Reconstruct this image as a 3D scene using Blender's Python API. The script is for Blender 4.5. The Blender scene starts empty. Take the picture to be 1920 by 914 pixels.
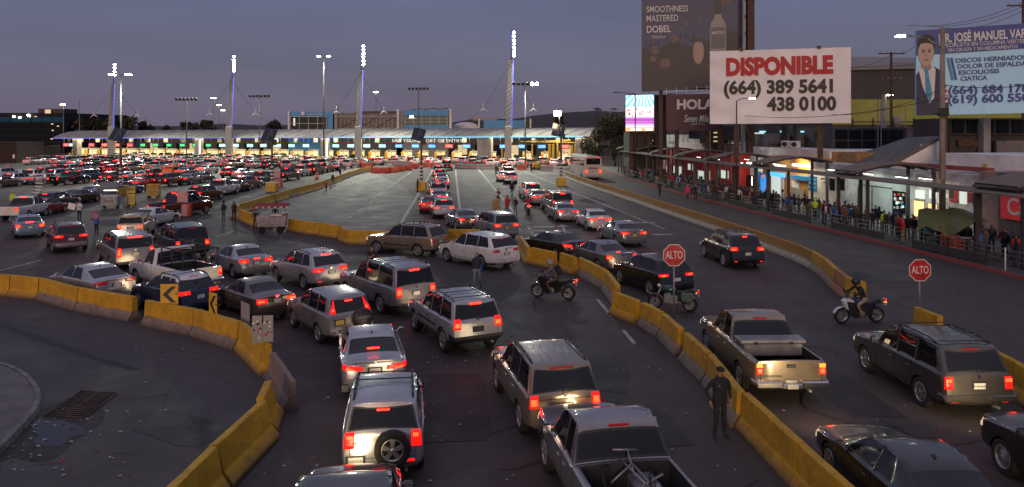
import bpy, bmesh, math, random
from mathutils import Vector, Matrix
from mathutils.bvhtree import BVHTree
random.seed(7)
C = bpy.context.scene.collection
R = math.radians
# camera, sky, light, exposure
CAMH, FPX, HORIZON = 7.3, 1400.0, 246.0
cam_data = bpy.data.cameras.new('camera')
cam = bpy.data.objects.new('camera', cam_data); C.objects.link(cam)
cam.location = (0, 0, CAMH); cam.rotation_euler = (R(90), 0, 0)
cam_data.sensor_width = 36; cam_data.lens = FPX/1920*36
cam_data.shift_y = -(457 - HORIZON)/1920
cam_data.clip_start = 0.3; cam_data.clip_end = 6000
bpy.context.scene.camera = cam
SUN_EL, SUN_AZ = 7.5, 188.0          # afterglow low behind the camera, a little to the left
world = bpy.data.worlds.new('World'); bpy.context.scene.world = world
world.use_nodes = True
wn, wl = world.node_tree.nodes, world.node_tree.links
for n in list(wn): wn.remove(n)
w_out = wn.new('ShaderNodeOutputWorld')
sky = wn.new('ShaderNodeTexSky'); sky.sky_type = 'NISHITA'; sky.sun_disc = False
sky.sun_elevation = R(SUN_EL); sky.sun_rotation = R(SUN_AZ); sky.dust_density = 2.5; sky.air_density = 1.2
bg1 = wn.new('ShaderNodeBackground'); bg1.inputs[1].default_value = 0.0045
wl.new(sky.outputs[0], bg1.inputs[0])
tc = wn.new('ShaderNodeTexCoord'); sep = wn.new('ShaderNodeSeparateXYZ'); wl.new(tc.outputs['Generated'], sep.inputs[0])
ramp = wn.new('ShaderNodeValToRGB'); wl.new(sep.outputs[2], ramp.inputs[0])
cr = ramp.color_ramp; cr.elements[0].position = 0.0; cr.elements[0].color = (0.064, 0.055, 0.080, 1)
cr.elements[1].position = 1.0; cr.elements[1].color = (0.16, 0.155, 0.215, 1)
e = cr.elements.new(0.09); e.color = (0.052, 0.052, 0.088, 1)
e = cr.elements.new(0.19); e.color = (0.049, 0.053, 0.100, 1)
e = cr.elements.new(0.45); e.color = (0.098, 0.096, 0.140, 1)
nz = wn.new('ShaderNodeTexNoise'); nz.inputs['Scale'].default_value = 3.0; nz.inputs['Detail'].default_value = 5
mp = wn.new('ShaderNodeMapping'); mp.inputs['Scale'].default_value = (1, 1, 5); wl.new(tc.outputs['Generated'], mp.inputs[0]); wl.new(mp.outputs[0], nz.inputs['Vector'])
mr = wn.new('ShaderNodeMapRange'); mr.inputs[1].default_value = 0.3; mr.inputs[2].default_value = 0.7; mr.inputs[3].default_value = 0.9; mr.inputs[4].default_value = 1.12
wl.new(nz.outputs[0], mr.inputs[0])
bg2 = wn.new('ShaderNodeBackground'); wl.new(ramp.outputs[0], bg2.inputs[0]); wl.new(mr.outputs[0], bg2.inputs[1])
addw = wn.new('ShaderNodeAddShader'); wl.new(bg1.outputs[0], addw.inputs[0]); wl.new(bg2.outputs[0], addw.inputs[1]); wl.new(addw.outputs[0], w_out.inputs[0])
sun_d = bpy.data.lights.new('sun', 'SUN'); sun_d.energy = 0.52; sun_d.angle = R(18); sun_d.color = (1.0, 0.66, 0.47)
sun = bpy.data.objects.new('sun', sun_d); C.objects.link(sun)
_az = R(SUN_AZ); _d = Vector((math.sin(_az)*math.cos(R(SUN_EL)), math.cos(_az)*math.cos(R(SUN_EL)), math.sin(R(SUN_EL))))
sun.rotation_euler = _d.to_track_quat('Z', 'Y').to_euler()
vs = bpy.context.scene.view_settings
bpy.context.scene.display_settings.display_device = 'sRGB'
vs.view_transform = 'Standard'; vs.look = 'None'; vs.exposure = 1.1; vs.gamma = 1.0
try: vs.use_curve_mapping = False
except Exception: pass
cy = bpy.context.scene.cycles
cy.max_bounces = 5; cy.diffuse_bounces = 2; cy.glossy_bounces = 3; cy.transmission_bounces = 2; cy.sample_clamp_indirect = 3.0
cy.caustics_reflective = False; cy.caustics_refractive = False; cy.use_denoising = True
# helpers
def G(px, py, z=0.0):
 "point at height z seen at photo pixel (px, py)"
 Y = (CAMH - z)*FPX/(py - HORIZON)
 return Vector(((px - 960)/FPX*Y, Y, z))
def P(px, py, Y):
 "point at distance Y seen at photo pixel"
 return Vector(((px - 960)/FPX*Y, Y, CAMH - (py - HORIZON)/FPX*Y))
def mat(name, col, rough=0.6, metal=0.0, emit=None, es=0.0, var=0.0, vscale=3.0, bump=0.0, bscale=40.0, coat=0.0, spec=0.5, col2=None, alpha=None, objrand=0.0):
 m = bpy.data.materials.new(name); m.use_nodes = True
 nt = m.node_tree; b = nt.nodes['Principled BSDF']
 b.inputs['Base Color'].default_value = (*col, 1); b.inputs['Roughness'].default_value = rough; b.inputs['Metallic'].default_value = metal
 b.inputs['Specular IOR Level'].default_value = spec
 if coat: b.inputs['Coat Weight'].default_value = coat; b.inputs['Coat Roughness'].default_value = 0.08
 if emit: b.inputs['Emission Color'].default_value = (*emit, 1); b.inputs['Emission Strength'].default_value = es
 if var or bump:
  t = nt.nodes.new('ShaderNodeTexCoord')
  if var:
   n = nt.nodes.new('ShaderNodeTexNoise'); n.inputs['Scale'].default_value = vscale; n.inputs['Detail'].default_value = 6; n.inputs['Roughness'].default_value = 0.65
   nt.links.new(t.outputs['Object'], n.inputs['Vector'])
   mx = nt.nodes.new('ShaderNodeMix'); mx.data_type = 'RGBA'
   c2 = col2 or tuple(max(0, c*(1 - var)) for c in col); c1 = col if col2 else tuple(min(1, c*(1 + var)) for c in col)
   mx.inputs[6].default_value = (*c1, 1); mx.inputs[7].default_value = (*c2, 1)
   rmp = nt.nodes.new('ShaderNodeMapRange'); rmp.inputs[1].default_value = 0.35; rmp.inputs[2].default_value = 0.65
   nt.links.new(n.outputs[0], rmp.inputs[0]); nt.links.new(rmp.outputs[0], mx.inputs[0])
   nt.links.new(mx.outputs[2], b.inputs['Base Color'])
  if bump:
   n2 = nt.nodes.new('ShaderNodeTexNoise'); n2.inputs['Scale'].default_value = bscale; n2.inputs['Detail'].default_value = 4
   nt.links.new(t.outputs['Object'], n2.inputs['Vector'])
   bp = nt.nodes.new('ShaderNodeBump'); bp.inputs['Strength'].default_value = bump; bp.inputs['Distance'].default_value = 0.02
   nt.links.new(n2.outputs[0], bp.inputs['Height']); nt.links.new(bp.outputs[0], b.inputs['Normal'])
 return m
class MB:
 "collects faces for ONE mesh object"
 def __init__(s): s.v = []; s.f = []; s.mi = []; s.sm = []
 def add(s, vs, fs, mi=0, smooth=False, M=None):
  o = len(s.v)
  for p in vs:
   p = Vector(p)
   s.v.append(M @ p if M is not None else p)
  for f in fs: s.f.append([o + i for i in f]); s.mi.append(mi); s.sm.append(smooth)
  return s
 def box(s, c, d, mi=0, rz=0, M=None, rx=0, ry=0, bev=0.0):
  x, y, z = d[0]/2, d[1]/2, d[2]/2
  T = Matrix.Translation(c) @ Matrix.Rotation(rz, 4, 'Z') @ Matrix.Rotation(ry, 4, 'Y') @ Matrix.Rotation(rx, 4, 'X')
  if M is not None: T = M @ T
  if bev:
   b = min(bev, x*.9, y*.9, z*.9)
   vs = []
   for sx in (-1, 1):
    for sy in (-1, 1):
     for sz in (-1, 1):
      vs += [(sx*(x - b), sy*(y - b), sz*z), (sx*(x - b), sy*y, sz*(z - b)), (sx*x, sy*(y - b), sz*(z - b))]
   bm = bmesh.new()
   for p in vs: bm.verts.new(p)
   r = bmesh.ops.convex_hull(bm, input=bm.verts); bm.verts.index_update()
   s.add([v.co.copy() for v in bm.verts], [[v.index for v in f.verts] for f in bm.faces], mi, False, T); bm.free(); return s
  vs = [(a*x, b*y, c2*z) for c2 in (-1, 1) for b in (-1, 1) for a in (-1, 1)]
  fs = [(0, 2, 3, 1), (4, 5, 7, 6), (0, 1, 5, 4), (2, 6, 7, 3), (0, 4, 6, 2), (1, 3, 7, 5)]
  return s.add(vs, fs, mi, False, T)
 def cyl(s, a, b, r, r2=None, n=10, mi=0, caps=True, smooth=True):
  a, b = Vector(a), Vector(b); r2 = r if r2 is None else r2
  d = (b - a); L = d.length
  if L < 1e-6: return s
  q = d.to_track_quat('Z', 'Y').to_matrix().to_4x4(); T = Matrix.Translation(a) @ q
  vs = [(r*math.cos(2*math.pi*i/n), r*math.sin(2*math.pi*i/n), 0) for i in range(n)] + [(r2*math.cos(2*math.pi*i/n), r2*math.sin(2*math.pi*i/n), L) for i in range(n)]
  s.add(vs, [(i, (i + 1) % n, n + (i + 1) % n, n + i) for i in range(n)], mi, smooth, T)
  if caps:
   o = len(s.v) - 2*n
   s.f.append([o + i for i in range(n - 1, -1, -1)]); s.mi.append(mi); s.sm.append(False)
   s.f.append([o + n + i for i in range(n)]); s.mi.append(mi); s.sm.append(False)
  return s
 def tube(s, pts, r, n=6, mi=0):
  for a, b in zip(pts[:-1], pts[1:]): s.cyl(a, b, r, n=n, mi=mi)
  return s
 def lathe(s, prof, n=16, mi=0, M=None, smooth=True, closed=False):
  vs = []; m = len(prof)
  for i in range(n):
   a = 2*math.pi*i/n
   for (r, z) in prof: vs.append((r*math.cos(a), r*math.sin(a), z))
  fs = []
  for i in range(n):
   j = (i + 1) % n
   for k in range(m - 1 + (1 if closed else 0)):
    k2 = (k + 1) % m
    fs.append((i*m + k, j*m + k, j*m + k2, i*m + k2))
  return s.add(vs, fs, mi, smooth, M)
 def ball(s, c, r, n=10, mi=0, sc=(1, 1, 1), M=None):
  vs = []; fs = []
  h = n // 2 + 1
  for j in range(h + 1):
   t = math.pi*j/h
   for i in range(n):
    a = 2*math.pi*i/n
    vs.append((c[0] + r*sc[0]*math.sin(t)*math.cos(a), c[1] + r*sc[1]*math.sin(t)*math.sin(a), c[2] + r*sc[2]*math.cos(t)))
  for j in range(h):
   for i in range(n):
    i2 = (i + 1) % n
    fs.append((j*n + i, (j + 1)*n + i, (j + 1)*n + i2, j*n + i2))
  return s.add(vs, fs, mi, True, M)
 def prism(s, poly, z0, z1, mi=0, M=None):
  "poly of (x,y), extruded along z"
  n = len(poly)
  vs = [(x, y, z0) for x, y in poly] + [(x, y, z1) for x, y in poly]
  fs = [tuple(range(n - 1, -1, -1)), tuple(range(n, 2*n))] + [(i, (i + 1) % n, n + (i + 1) % n, n + i) for i in range(n)]
  return s.add(vs, fs, mi, False, M)
 def quad(s, a, b, c, d, mi=0): return s.add([a, b, c, d], [(0, 1, 2, 3)], mi)
 def slab(s, pts, t, mi=0):
  "a planar polygon given thickness t along its normal"
  p = [Vector(q) for q in pts]; n = (p[1] - p[0]).cross(p[2] - p[0]).normalized()*t; k = len(p)
  vs = p + [q - n for q in p]
  fs = [tuple(range(k)), tuple(range(2*k - 1, k - 1, -1))] + [(i, k + i, k + (i + 1) % k, (i + 1) % k) for i in range(k)]
  return s.add(vs, fs, mi)
 def mesh(s, name):
  me = bpy.data.meshes.new(name)
  me.from_pydata([tuple(v) for v in s.v], [], s.f)
  me.polygons.foreach_set('material_index', s.mi); me.polygons.foreach_set('use_smooth', s.sm)
  me.update()
  return me
 def build(s, name, mats, parent=None, loc=None, rz=None):
  me = s.mesh(name)
  for m in (mats if isinstance(mats, (list, tuple)) else [mats]): me.materials.append(m)
  o = bpy.data.objects.new(name, me); C.objects.link(o)
  if parent: o.parent = parent
  if loc is not None: o.location = loc
  if rz is not None: o.rotation_euler.z = rz
  return o
def meshobj(name, me, parent=None, mats=None):
 if mats is not None:
  for m in mats: me.materials.append(m)
 o = bpy.data.objects.new(name, me); C.objects.link(o)
 if parent: o.parent = parent
 return o
def tag(o, label=None, cat=None, group=None, kind=None):
 if label: o['label'] = label
 if cat: o['category'] = cat
 if group: o['group'] = group
 if kind: o['kind'] = kind
 return o
def thing(name, label, cat, loc=(0, 0, 0), rz=0, group=None):
 o = bpy.data.objects.new(name, None); C.objects.link(o); o.empty_display_size = 0.2
 o.location = loc; o.rotation_euler.z = rz
 return tag(o, label, cat, group)
KIDS = {}
def kids(o):
 return list(o.children)
def dup(o, parent=None):
 c = o.copy(); C.objects.link(c)
 if parent: c.parent = parent
 for ch in kids(o): dup(ch, c)
 return c
def setmat(o, slot, m):
 "an override that leaves the shared mesh alone"
 if slot < len(o.material_slots):
  o.material_slots[slot].link = 'OBJECT'; o.material_slots[slot].material = m
_tmp = []
def ev_mesh(o):
 dg = bpy.context.evaluated_depsgraph_get(); dg.update()
 return bpy.data.meshes.new_from_object(o.evaluated_get(dg))
def kill(o):
 me = o.data; bpy.data.objects.remove(o)
 if me and me.users == 0:
  (bpy.data.meshes if isinstance(me, bpy.types.Mesh) else bpy.data.curves).remove(me)
_txt = {}
def text_mesh(body, size=1.0, bold=0.0, align='CENTER', ext=0.0, shear=0.0, xs=1.0):
 key = (body, size, bold, align, ext, shear, xs)
 if key in _txt: return _txt[key]
 cu = bpy.data.curves.new('lettering', 'FONT'); cu.body = body; cu.size = size; cu.align_x = align; cu.align_y = 'CENTER'
 cu.offset = bold*size*.75; cu.extrude = ext; cu.shear = shear; cu.resolution_u = 3
 o = bpy.data.objects.new('lettering', cu); C.objects.link(o)
 me = ev_mesh(o); kill(o)
 if xs != 1.0:
  for v in me.vertices: v.co.x *= xs
 _txt[key] = me
 return me
def lettering(body, parent, m, loc, size, rot=(R(90), 0, 0), bold=0.0, align='CENTER', name='lettering', shear=0.0, fitw=None, ext=0.004):
 me = text_mesh(body, size, bold, align, ext, shear)
 if fitw:
  w = max(v.co.x for v in me.vertices) - min(v.co.x for v in me.vertices)
  me = me.copy()
  for v in me.vertices: v.co.x *= fitw/w
 else: me = me.copy()
 me.materials.clear(); me.materials.append(m)
 o = bpy.data.objects.new(name, me); C.objects.link(o); o.parent = parent; o.location = loc; o.rotation_euler = rot
 return o
M = {}
M['glass'] = mat('car_glass', (0.006, 0.006, 0.008), 0.06, 0, spec=0.6)
M['black'] = mat('black_plastic', (0.018, 0.018, 0.02), 0.55, var=0.3, vscale=8)
M['well'] = mat('wheel_well', (0.008, 0.008, 0.008), 0.9)
M['tyre'] = mat('tyre_rubber', (0.016, 0.016, 0.016), 0.85, var=0.35, vscale=10)
M['alloy'] = mat('alloy', (0.5, 0.5, 0.52), 0.32, 0.85)
M['steel'] = mat('steel', (0.32, 0.32, 0.33), 0.45, 0.7, var=0.2)
M['chrome'] = mat('chrome', (0.62, 0.62, 0.64), 0.18, 1.0)
M['tail_on'] = mat('lit_tail_lens', (0.35, 0.01, 0.01), 0.2, emit=(1.0, 0.008, 0.005), es=.65)
M['tail_hot'] = mat('lit_tail_bulb', (0.5, 0.05, 0.02), 0.2, emit=(1.0, 0.0095, 0.002), es=12)
M['tail_off'] = mat('tail_lens', (0.22, 0.008, 0.01), 0.15, coat=0.5, emit=(1, 0.02, 0.02), es=0.05)  # lamp is off; a faint red glow is put into the lens colour
M['tail_mid'] = mat('lit_tail_bulb_dim', (0.5, 0.03, 0.02), 0.2, emit=(1.0, 0.012, 0.004), es=3.5)
M['brake_on'] = mat('lit_brake_bar', (0.4, 0.01, 0.01), 0.2, emit=(1.0, 0.010, 0.004), es=7)
M['amber'] = mat('amber_lens', (0.5, 0.15, 0.02), 0.2, emit=(1, 0.3, 0.03), es=0.9)
M['plate'] = mat('licence_plate', (0.55, 0.55, 0.53), 0.4, var=0.15, vscale=20)
M['plate_y'] = mat('yellow_plate', (0.6, 0.42, 0.06), 0.4)
M['ink'] = mat('dark_lettering', (0.02, 0.02, 0.04), 0.5)
M['head_on'] = mat('lit_headlamp', (0.2, 0.2, 0.2), 0.25, emit=(1.0, 0.72, 0.42), es=.35)
M['head_off'] = mat('headlamp', (0.2, 0.2, 0.21), 0.25, 0.3)
M['seam'] = mat('panel_gap', (0.004, 0.004, 0.004), 0.9)
M['bedliner'] = mat('bed_liner', (0.02, 0.02, 0.022), 0.7, var=0.4, vscale=5)
def paint(name, col, metal=0.5, rough=0.26):
 return mat('paint_' + name, col, rough, metal, coat=0.8, var=0.12, vscale=1.6)
PT = dict(silver=paint('silver', (0.36, 0.37, 0.40)), white=paint('white', (0.62, 0.61, 0.60), 0.0), black=paint('black', (0.012, 0.012, 0.014), 0.2, .25),
  gold=paint('beige_silver', (0.25, 0.205, 0.155)), pewter=paint('pewter', (0.085, 0.078, 0.072)), brown=paint('brown_grey', (0.135, 0.115, 0.10)),
  grey=paint('grey', (0.13, 0.135, 0.145)), blue=paint('dark_blue', (0.015, 0.025, 0.07), 0.4, .3), lblue=paint('light_blue', (0.22, 0.30, 0.42)),
  red=paint('red', (0.28, 0.012, 0.014), 0.3), dred=paint('dark_red', (0.10, 0.014, 0.018), 0.4), tan=paint('tan', (0.34, 0.27, 0.19), 0.1),
  green=paint('dark_green', (0.03, 0.05, 0.045), 0.4), charcoal=paint('charcoal', (0.05, 0.05, 0.055), 0.4), lgrey=paint('light_grey', (0.25, 0.245, 0.255)))
# vehicles: a subdivided cage per model, split into parts
def car_columns(s):
 L, W, H = s['L'], s['W'], s['H']; w = W/2; k = s['kind']
 fo = s['fo']; clr = s.get('clr', .24); belt = s['belt']; hood = s['hood']; nose = s['nose']
 cowl, hd, B, Cc = s['cowl'], s['header'], s['B'], s['C']
 tw = w - s.get('tumble', .2); roof = H; rise = s.get('rise', .05)
 cols = []
 def col(d, dr=None, wf=1.0, zt=None, wt=None, zb=None, zu=clr, zm=None, off=None, led=.05):
  cols.append(dict(d=d, dr=d if dr is None else dr, w=w*wf, zt=zt, wt=wt, zb=zb, zu=zu, zm=zm or (zu + (zb - zu)*.55), off=off or {}, led=led))
 sq = s.get('square', 0.0)
 col(0.0, wf=.80 + .12*sq, zt=nose - .12 + .07*sq, wt=w*(.74 + .1*sq), zb=nose - .22, zu=clr + .04)
 col(.14, wf=.93 + .03*sq, zt=nose - .03, wt=w*(.84 + .06*sq), zb=nose - .12, zu=clr)
 col(fo*.95, zt=nose + (hood - nose)*.35, wt=w*.86, zb=nose - .02 + (belt - nose)*.3)
 col(fo + (cowl - fo)*.6, zt=hood - .02, wt=w*.85, zb=belt - .03)
 col(cowl, zt=hood + .015, wt=w*.84, zb=belt - .01)
 col(cowl + s.get('ap', .10), hd, zt=roof - .03, wt=tw - .02, zb=belt)
 p = s.get('pil', .02)
 col(B - p, B - p + .05, zt=roof, wt=tw, zb=belt + rise*.4)
 col(B + p, B + p + .05, zt=roof, wt=tw, zb=belt + rise*.4)
 if k in ('suv', 'van'):
  D, rr = s['D'], s['roof_end']
  col(Cc - p, Cc - p + s.get('cs', .05), zt=roof - .0, wt=tw, zb=belt + rise*.8)
  col(Cc + p, Cc + p + s.get('cs', .05), zt=roof - .0, wt=tw, zb=belt + rise*.8)
  col(D, min(D + s.get('ds', -.05), rr - .16), wf=.985, zt=roof - .02, wt=tw - .01, zb=belt + rise)
  ta = s.get('tail_in', .07)
  col(L, rr, wf=.90 + .04*sq, zt=roof - .06, wt=tw - .07, zb=belt + rise + .0, zu=clr + .1, zm=s.get('bump', .62),
   off={1: 0.06, 2: 0.0, 3: 0.01, 4: ta, 5: ta + .01}, led=.03)
 elif k == 'sedan':
  rr, dk, deck = s['roof_end'], s['deck_start'], s['deck']
  col(Cc, s.get('Cr', rr - .12), zt=roof - .015, wt=tw - .01, zb=belt + rise*.8)
  col(Cc + s.get('cp', .22), rr, zt=roof - .06, wt=tw - .04, zb=belt + rise)
  col(dk, wf=.985, zt=deck - .015, wt=w*.78, zb=deck - .07)
  col(L - .22, wf=.965, zt=deck + .0, wt=w*.80, zb=deck - .06)
  col(L, wf=.86, zt=deck - .01, wt=w*.70, zb=deck - .08, zu=clr + .06, zm=s.get('bump', .6),
   off={1: 0.08, 2: 0.02, 3: 0.0, 4: .07, 5: .08, 6: s.get('lip', .06), 7: s.get('lip', .06), 8: s.get('lip', .06)})
 elif k == 'pickup':
  rr, cb, deck = s['roof_end'], s['cab_end'], s['deck']
  col(Cc, min(Cc + .02, rr - .1), zt=roof - .01, wt=tw - .01, zb=belt + rise*.5)
  col(Cc + s.get('cp', .12), rr, zt=roof - .05, wt=tw - .02, zb=belt + rise*.5)
  col(cb, wf=1.0, zt=deck, wt=w*.93, zb=deck - .05, led=.02)
  col(cb + .12, wf=1.0, zt=deck, wt=w*.93, zb=deck - .05, led=.02)
  col(L - .14, wf=1.0, zt=deck, wt=w*.93, zb=deck - .05, led=.02)
  col(L, wf=.965, zt=deck, wt=w*.91, zb=deck - .05, zu=clr + .12, zm=clr + .2, led=.02)
 return cols
CAR_N = [0]
def car_base(s, lod=2):
 "cage -> subdivision -> wheel wells cut -> evaluated mesh whose material index says which part a face belongs to"
 L, W, H, wb, fo, Rw = s['L'], s['W'], s['H'], s['wb'], s['fo'], s['R']; k = s['kind']
 cols = car_columns(s)
 y0 = wb/2 + fo
 bm = bmesh.new(); grid = []
 cl = bm.edges.layers.float.new('crease_edge'); vl = bm.verts.layers.float.new('crease_vert')
 for c in cols:
  crown = .035 if c['zt'] > s['hood'] + .1 else .03
  led = c['led']
  rows = [(0, c['zu']), (c['w'] - .14, c['zu']), (c['w'] - .025, c['zu'] + .10), (c['w'], c['zm']), (c['w'] - .02, c['zb']),
    (c['w'] - .02 - led, c['zb'] + .02), (c['wt'], c['zt']), (c['wt']*.55, c['zt'] + crown*.8), (0, c['zt'] + crown)]
  rv = []; lv = []
  for i, (x, z) in enumerate(rows):
   d = c['dr'] if i >= 6 else c['d']
   y = y0 - d + c['off'].get(i, 0)
   v = bm.verts.new((x, y, z)); rv.append(v)
   lv.append(v if i in (0, 8) else bm.verts.new((-x, y, z)))
  grid.append((rv, lv))
 n = len(cols); tagf = {}
 F = {}
 for a in range(n - 1):
  for side in (0, 1):
   A, Bv = grid[a][side], grid[a + 1][side]
   for r in range(8):
    vs = [A[r], Bv[r], Bv[r + 1], A[r + 1]]
    if side: vs.reverse()
    vs2 = []
    for v in vs:
     if v not in vs2: vs2.append(v)
    F[(a, r, side)] = bm.faces.new(vs2)
 caps = {}
 for a, rev in ((0, False), (n - 1, True)):
  Rv, Lv = grid[a]
  for r in range(8):
   vs = [Rv[r], Rv[r + 1], Lv[r + 1], Lv[r]]
   if rev: vs.reverse()
   vs2 = []
   for v in vs:
    if v not in vs2: vs2.append(v)
   caps[(a, r)] = bm.faces.new(vs2)
 bmesh.ops.recalc_face_normals(bm, faces=bm.faces)
 groups = [('windshield', [F[(4, r, sd)] for r in (6, 7) for sd in (0, 1)], .05)]
 for sd in (0, 1):
  groups.append(('side_window', [F[(5, 5, sd)]], .03)); groups.append(('side_window', [F[(7, 5, sd)]], .03))
 if s.get('blank_quarter') is None and k in ('suv',):
  for sd in (0, 1): groups.append(('side_window', [F[(9, 5, sd)]], .035))
 if k in ('suv', 'van'):
  groups.append(('rear_window', [caps[(n - 1, 5)]], s.get('rwin', .045)))
 else:
  groups.append(('rear_window', [F[(9, r, sd)] for r in (6, 7) for sd in (0, 1)] if k == 'sedan' else [F[(9, r, sd)] for r in (6, 7) for sd in (0, 1)], .06))
 if k == 'pickup' and s.get('single_cab'):
  groups = [g for i, g in enumerate(groups) if i not in (2, 4)]
 mi = 10; names = {}
 bump_cols = {'suv': (n - 2,), 'van': (n - 2,), 'sedan': (n - 2,), 'pickup': ()}[k]
 for (a, r, sd), f in F.items():
  f.material_index = 0
  if r in (0,): f.material_index = 1
  if r == 1 and (s.get('clad') or k != 'pickup' and a in (n - 2, n - 3)) : f.material_index = 6 if not s.get('clad') else 1
  if a in bump_cols and r == 2: f.material_index = 2
 for (a, r), f in caps.items():
  f.material_index = 0
  if a == n - 1 and k != 'pickup' and r in (1, 2): f.material_index = 2
  if a == n - 1 and r == 0: f.material_index = 1
 thick = {}
 for nm, fs, th in groups:
  for f in fs: f.material_index = mi
  names[mi] = nm; thick[mi] = th; mi += 1
 for a in range(n - 1):
  for sd in (0, 1):
   for r, cv in ((4, .55), (5, .35), (6, .42 if k != 'pickup' or a < 9 else .75), (1, .5), (2, .2)):
    ed = bm.edges.get((grid[a][sd][r], grid[a + 1][sd][r]))
    if ed: ed[cl] = max(ed[cl], cv)
 for sd in (0, 1):
  for a in range(5, 11 if k == 'suv' else 9):
   ed = bm.edges.get((grid[a][sd][5], grid[a][sd][6]))
   if ed: ed[cl] = 1.0 if a > 5 else .8
   for v in (grid[a][sd][5], grid[a][sd][6]):
    if 5 < a < 10: v[vl] = .8
  for r in range(1, 8):
   ed = bm.edges.get((grid[n - 1][sd][r], grid[n - 1][sd][r + 1]))
   if ed: ed[cl] = max(ed[cl], .5 + .25*s.get('square', 0))
   ed = bm.edges.get((grid[n - 2][sd][r], grid[n - 2][sd][r + 1]))
   if ed and k != 'pickup': ed[cl] = max(ed[cl], .25)
   if k == 'pickup':
    for aa in (10, 11):
     ed = bm.edges.get((grid[aa][sd][r], grid[aa][sd][r + 1]))
     if ed: ed[cl] = .6
 me = bpy.data.meshes.new('cage'); bm.to_mesh(me); bm.free()
 for _ in range(30): me.materials.append(None)
 o = bpy.data.objects.new('cage', me); C.objects.link(o)
 md = o.modifiers.new('s', 'SUBSURF'); md.levels = lod; md.render_levels = lod
 m2 = ev_mesh(o); kill(o)
 xs = [v.co.x for v in m2.vertices]; ys = [v.co.y for v in m2.vertices]; zs = [v.co.z for v in m2.vertices]
 fx = (W/2)/max(xs); ylo, yhi = min(ys), max(ys); zlo, zhi = min(zs), max(zs); clr = s.get('clr', .24)
 for v in m2.vertices:
  v.co.x *= fx; v.co.y = y0 - L + (v.co.y - ylo)/(yhi - ylo)*L; v.co.z = clr + (v.co.z - zlo)/(zhi - zlo)*(H - clr)
 bm = bmesh.new(); bm.from_mesh(m2); bm.faces.ensure_lookup_table()
 for i, th in thick.items():
  fs = [f for f in bm.faces if f.material_index == i]
  res = bmesh.ops.inset_region(bm, faces=fs, thickness=th*.8, depth=-.008, use_even_offset=True, use_boundary=True)
  for f in res['faces']: f.material_index = 5
 bm.to_mesh(m2); bm.free()
 if lod >= 2:
  o = bpy.data.objects.new('cage', m2); C.objects.link(o)
  cu = MB()
  for y in (wb/2, -wb/2):
   for sx in (-1, 1):
    cu.cyl((sx*(W/2 - .30), y, Rw), (sx*(W/2 + .15), y, Rw), Rw + s.get('gap', .055), n=28, mi=3)
  if k == 'pickup':
   yb0 = y0 - s['cab_end'] - .12; yb1 = y0 - L + .07
   zf = s['deck'] - s.get('bed', .5)
   cu.box((0, (yb0 + yb1)/2, zf + 1.0), (W - .26, yb0 - yb1, 2.0), mi=4)
   cu.box((0, y0 - s['cab_end'] - .045, clr + 1.0), (W + .4, .022, 2.0 - .3), mi=3)
  cm = cu.mesh('cut')
  for _ in range(30): cm.materials.append(None)
  oc = bpy.data.objects.new('cut', cm); C.objects.link(oc)
  b = o.modifiers.new('b', 'BOOLEAN'); b.operation = 'DIFFERENCE'; b.object = oc; b.solver = 'EXACT'
  m3 = ev_mesh(o)
  kill(o); kill(oc); m2 = m3
 return m2, names
def split_mesh(me, groups):
 "groups: {key: set(material indices)} -> {key: (verts, faces, facemi)}"
 vco = [v.co.copy() for v in me.vertices]
 out = {}
 inv = {}
 for k, idx in groups.items():
  for i in idx: inv[i] = k
 acc = {k: ({}, [], [], []) for k in groups}
 for p in me.polygons:
  k = inv.get(p.material_index)
  if k is None: k = inv[0]
  mp, vs, fs, ms = acc[k]
  f = []
  for vi in p.vertices:
   if vi not in mp: mp[vi] = len(vs); vs.append(vco[vi])
   f.append(mp[vi])
  fs.append(f); ms.append(p.material_index)
 return acc
def from_acc(name, a, remap, ang=38):
 me = bpy.data.meshes.new(name)
 me.from_pydata([tuple(v) for v in a[1]], [], a[2])
 me.polygons.foreach_set('material_index', [remap.get(i, 0) for i in a[3]])
 me.polygons.foreach_set('use_smooth', [True]*len(me.polygons))
 me.update()
 try: me.set_sharp_from_angle(angle=R(ang))
 except Exception: pass
 return me
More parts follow.
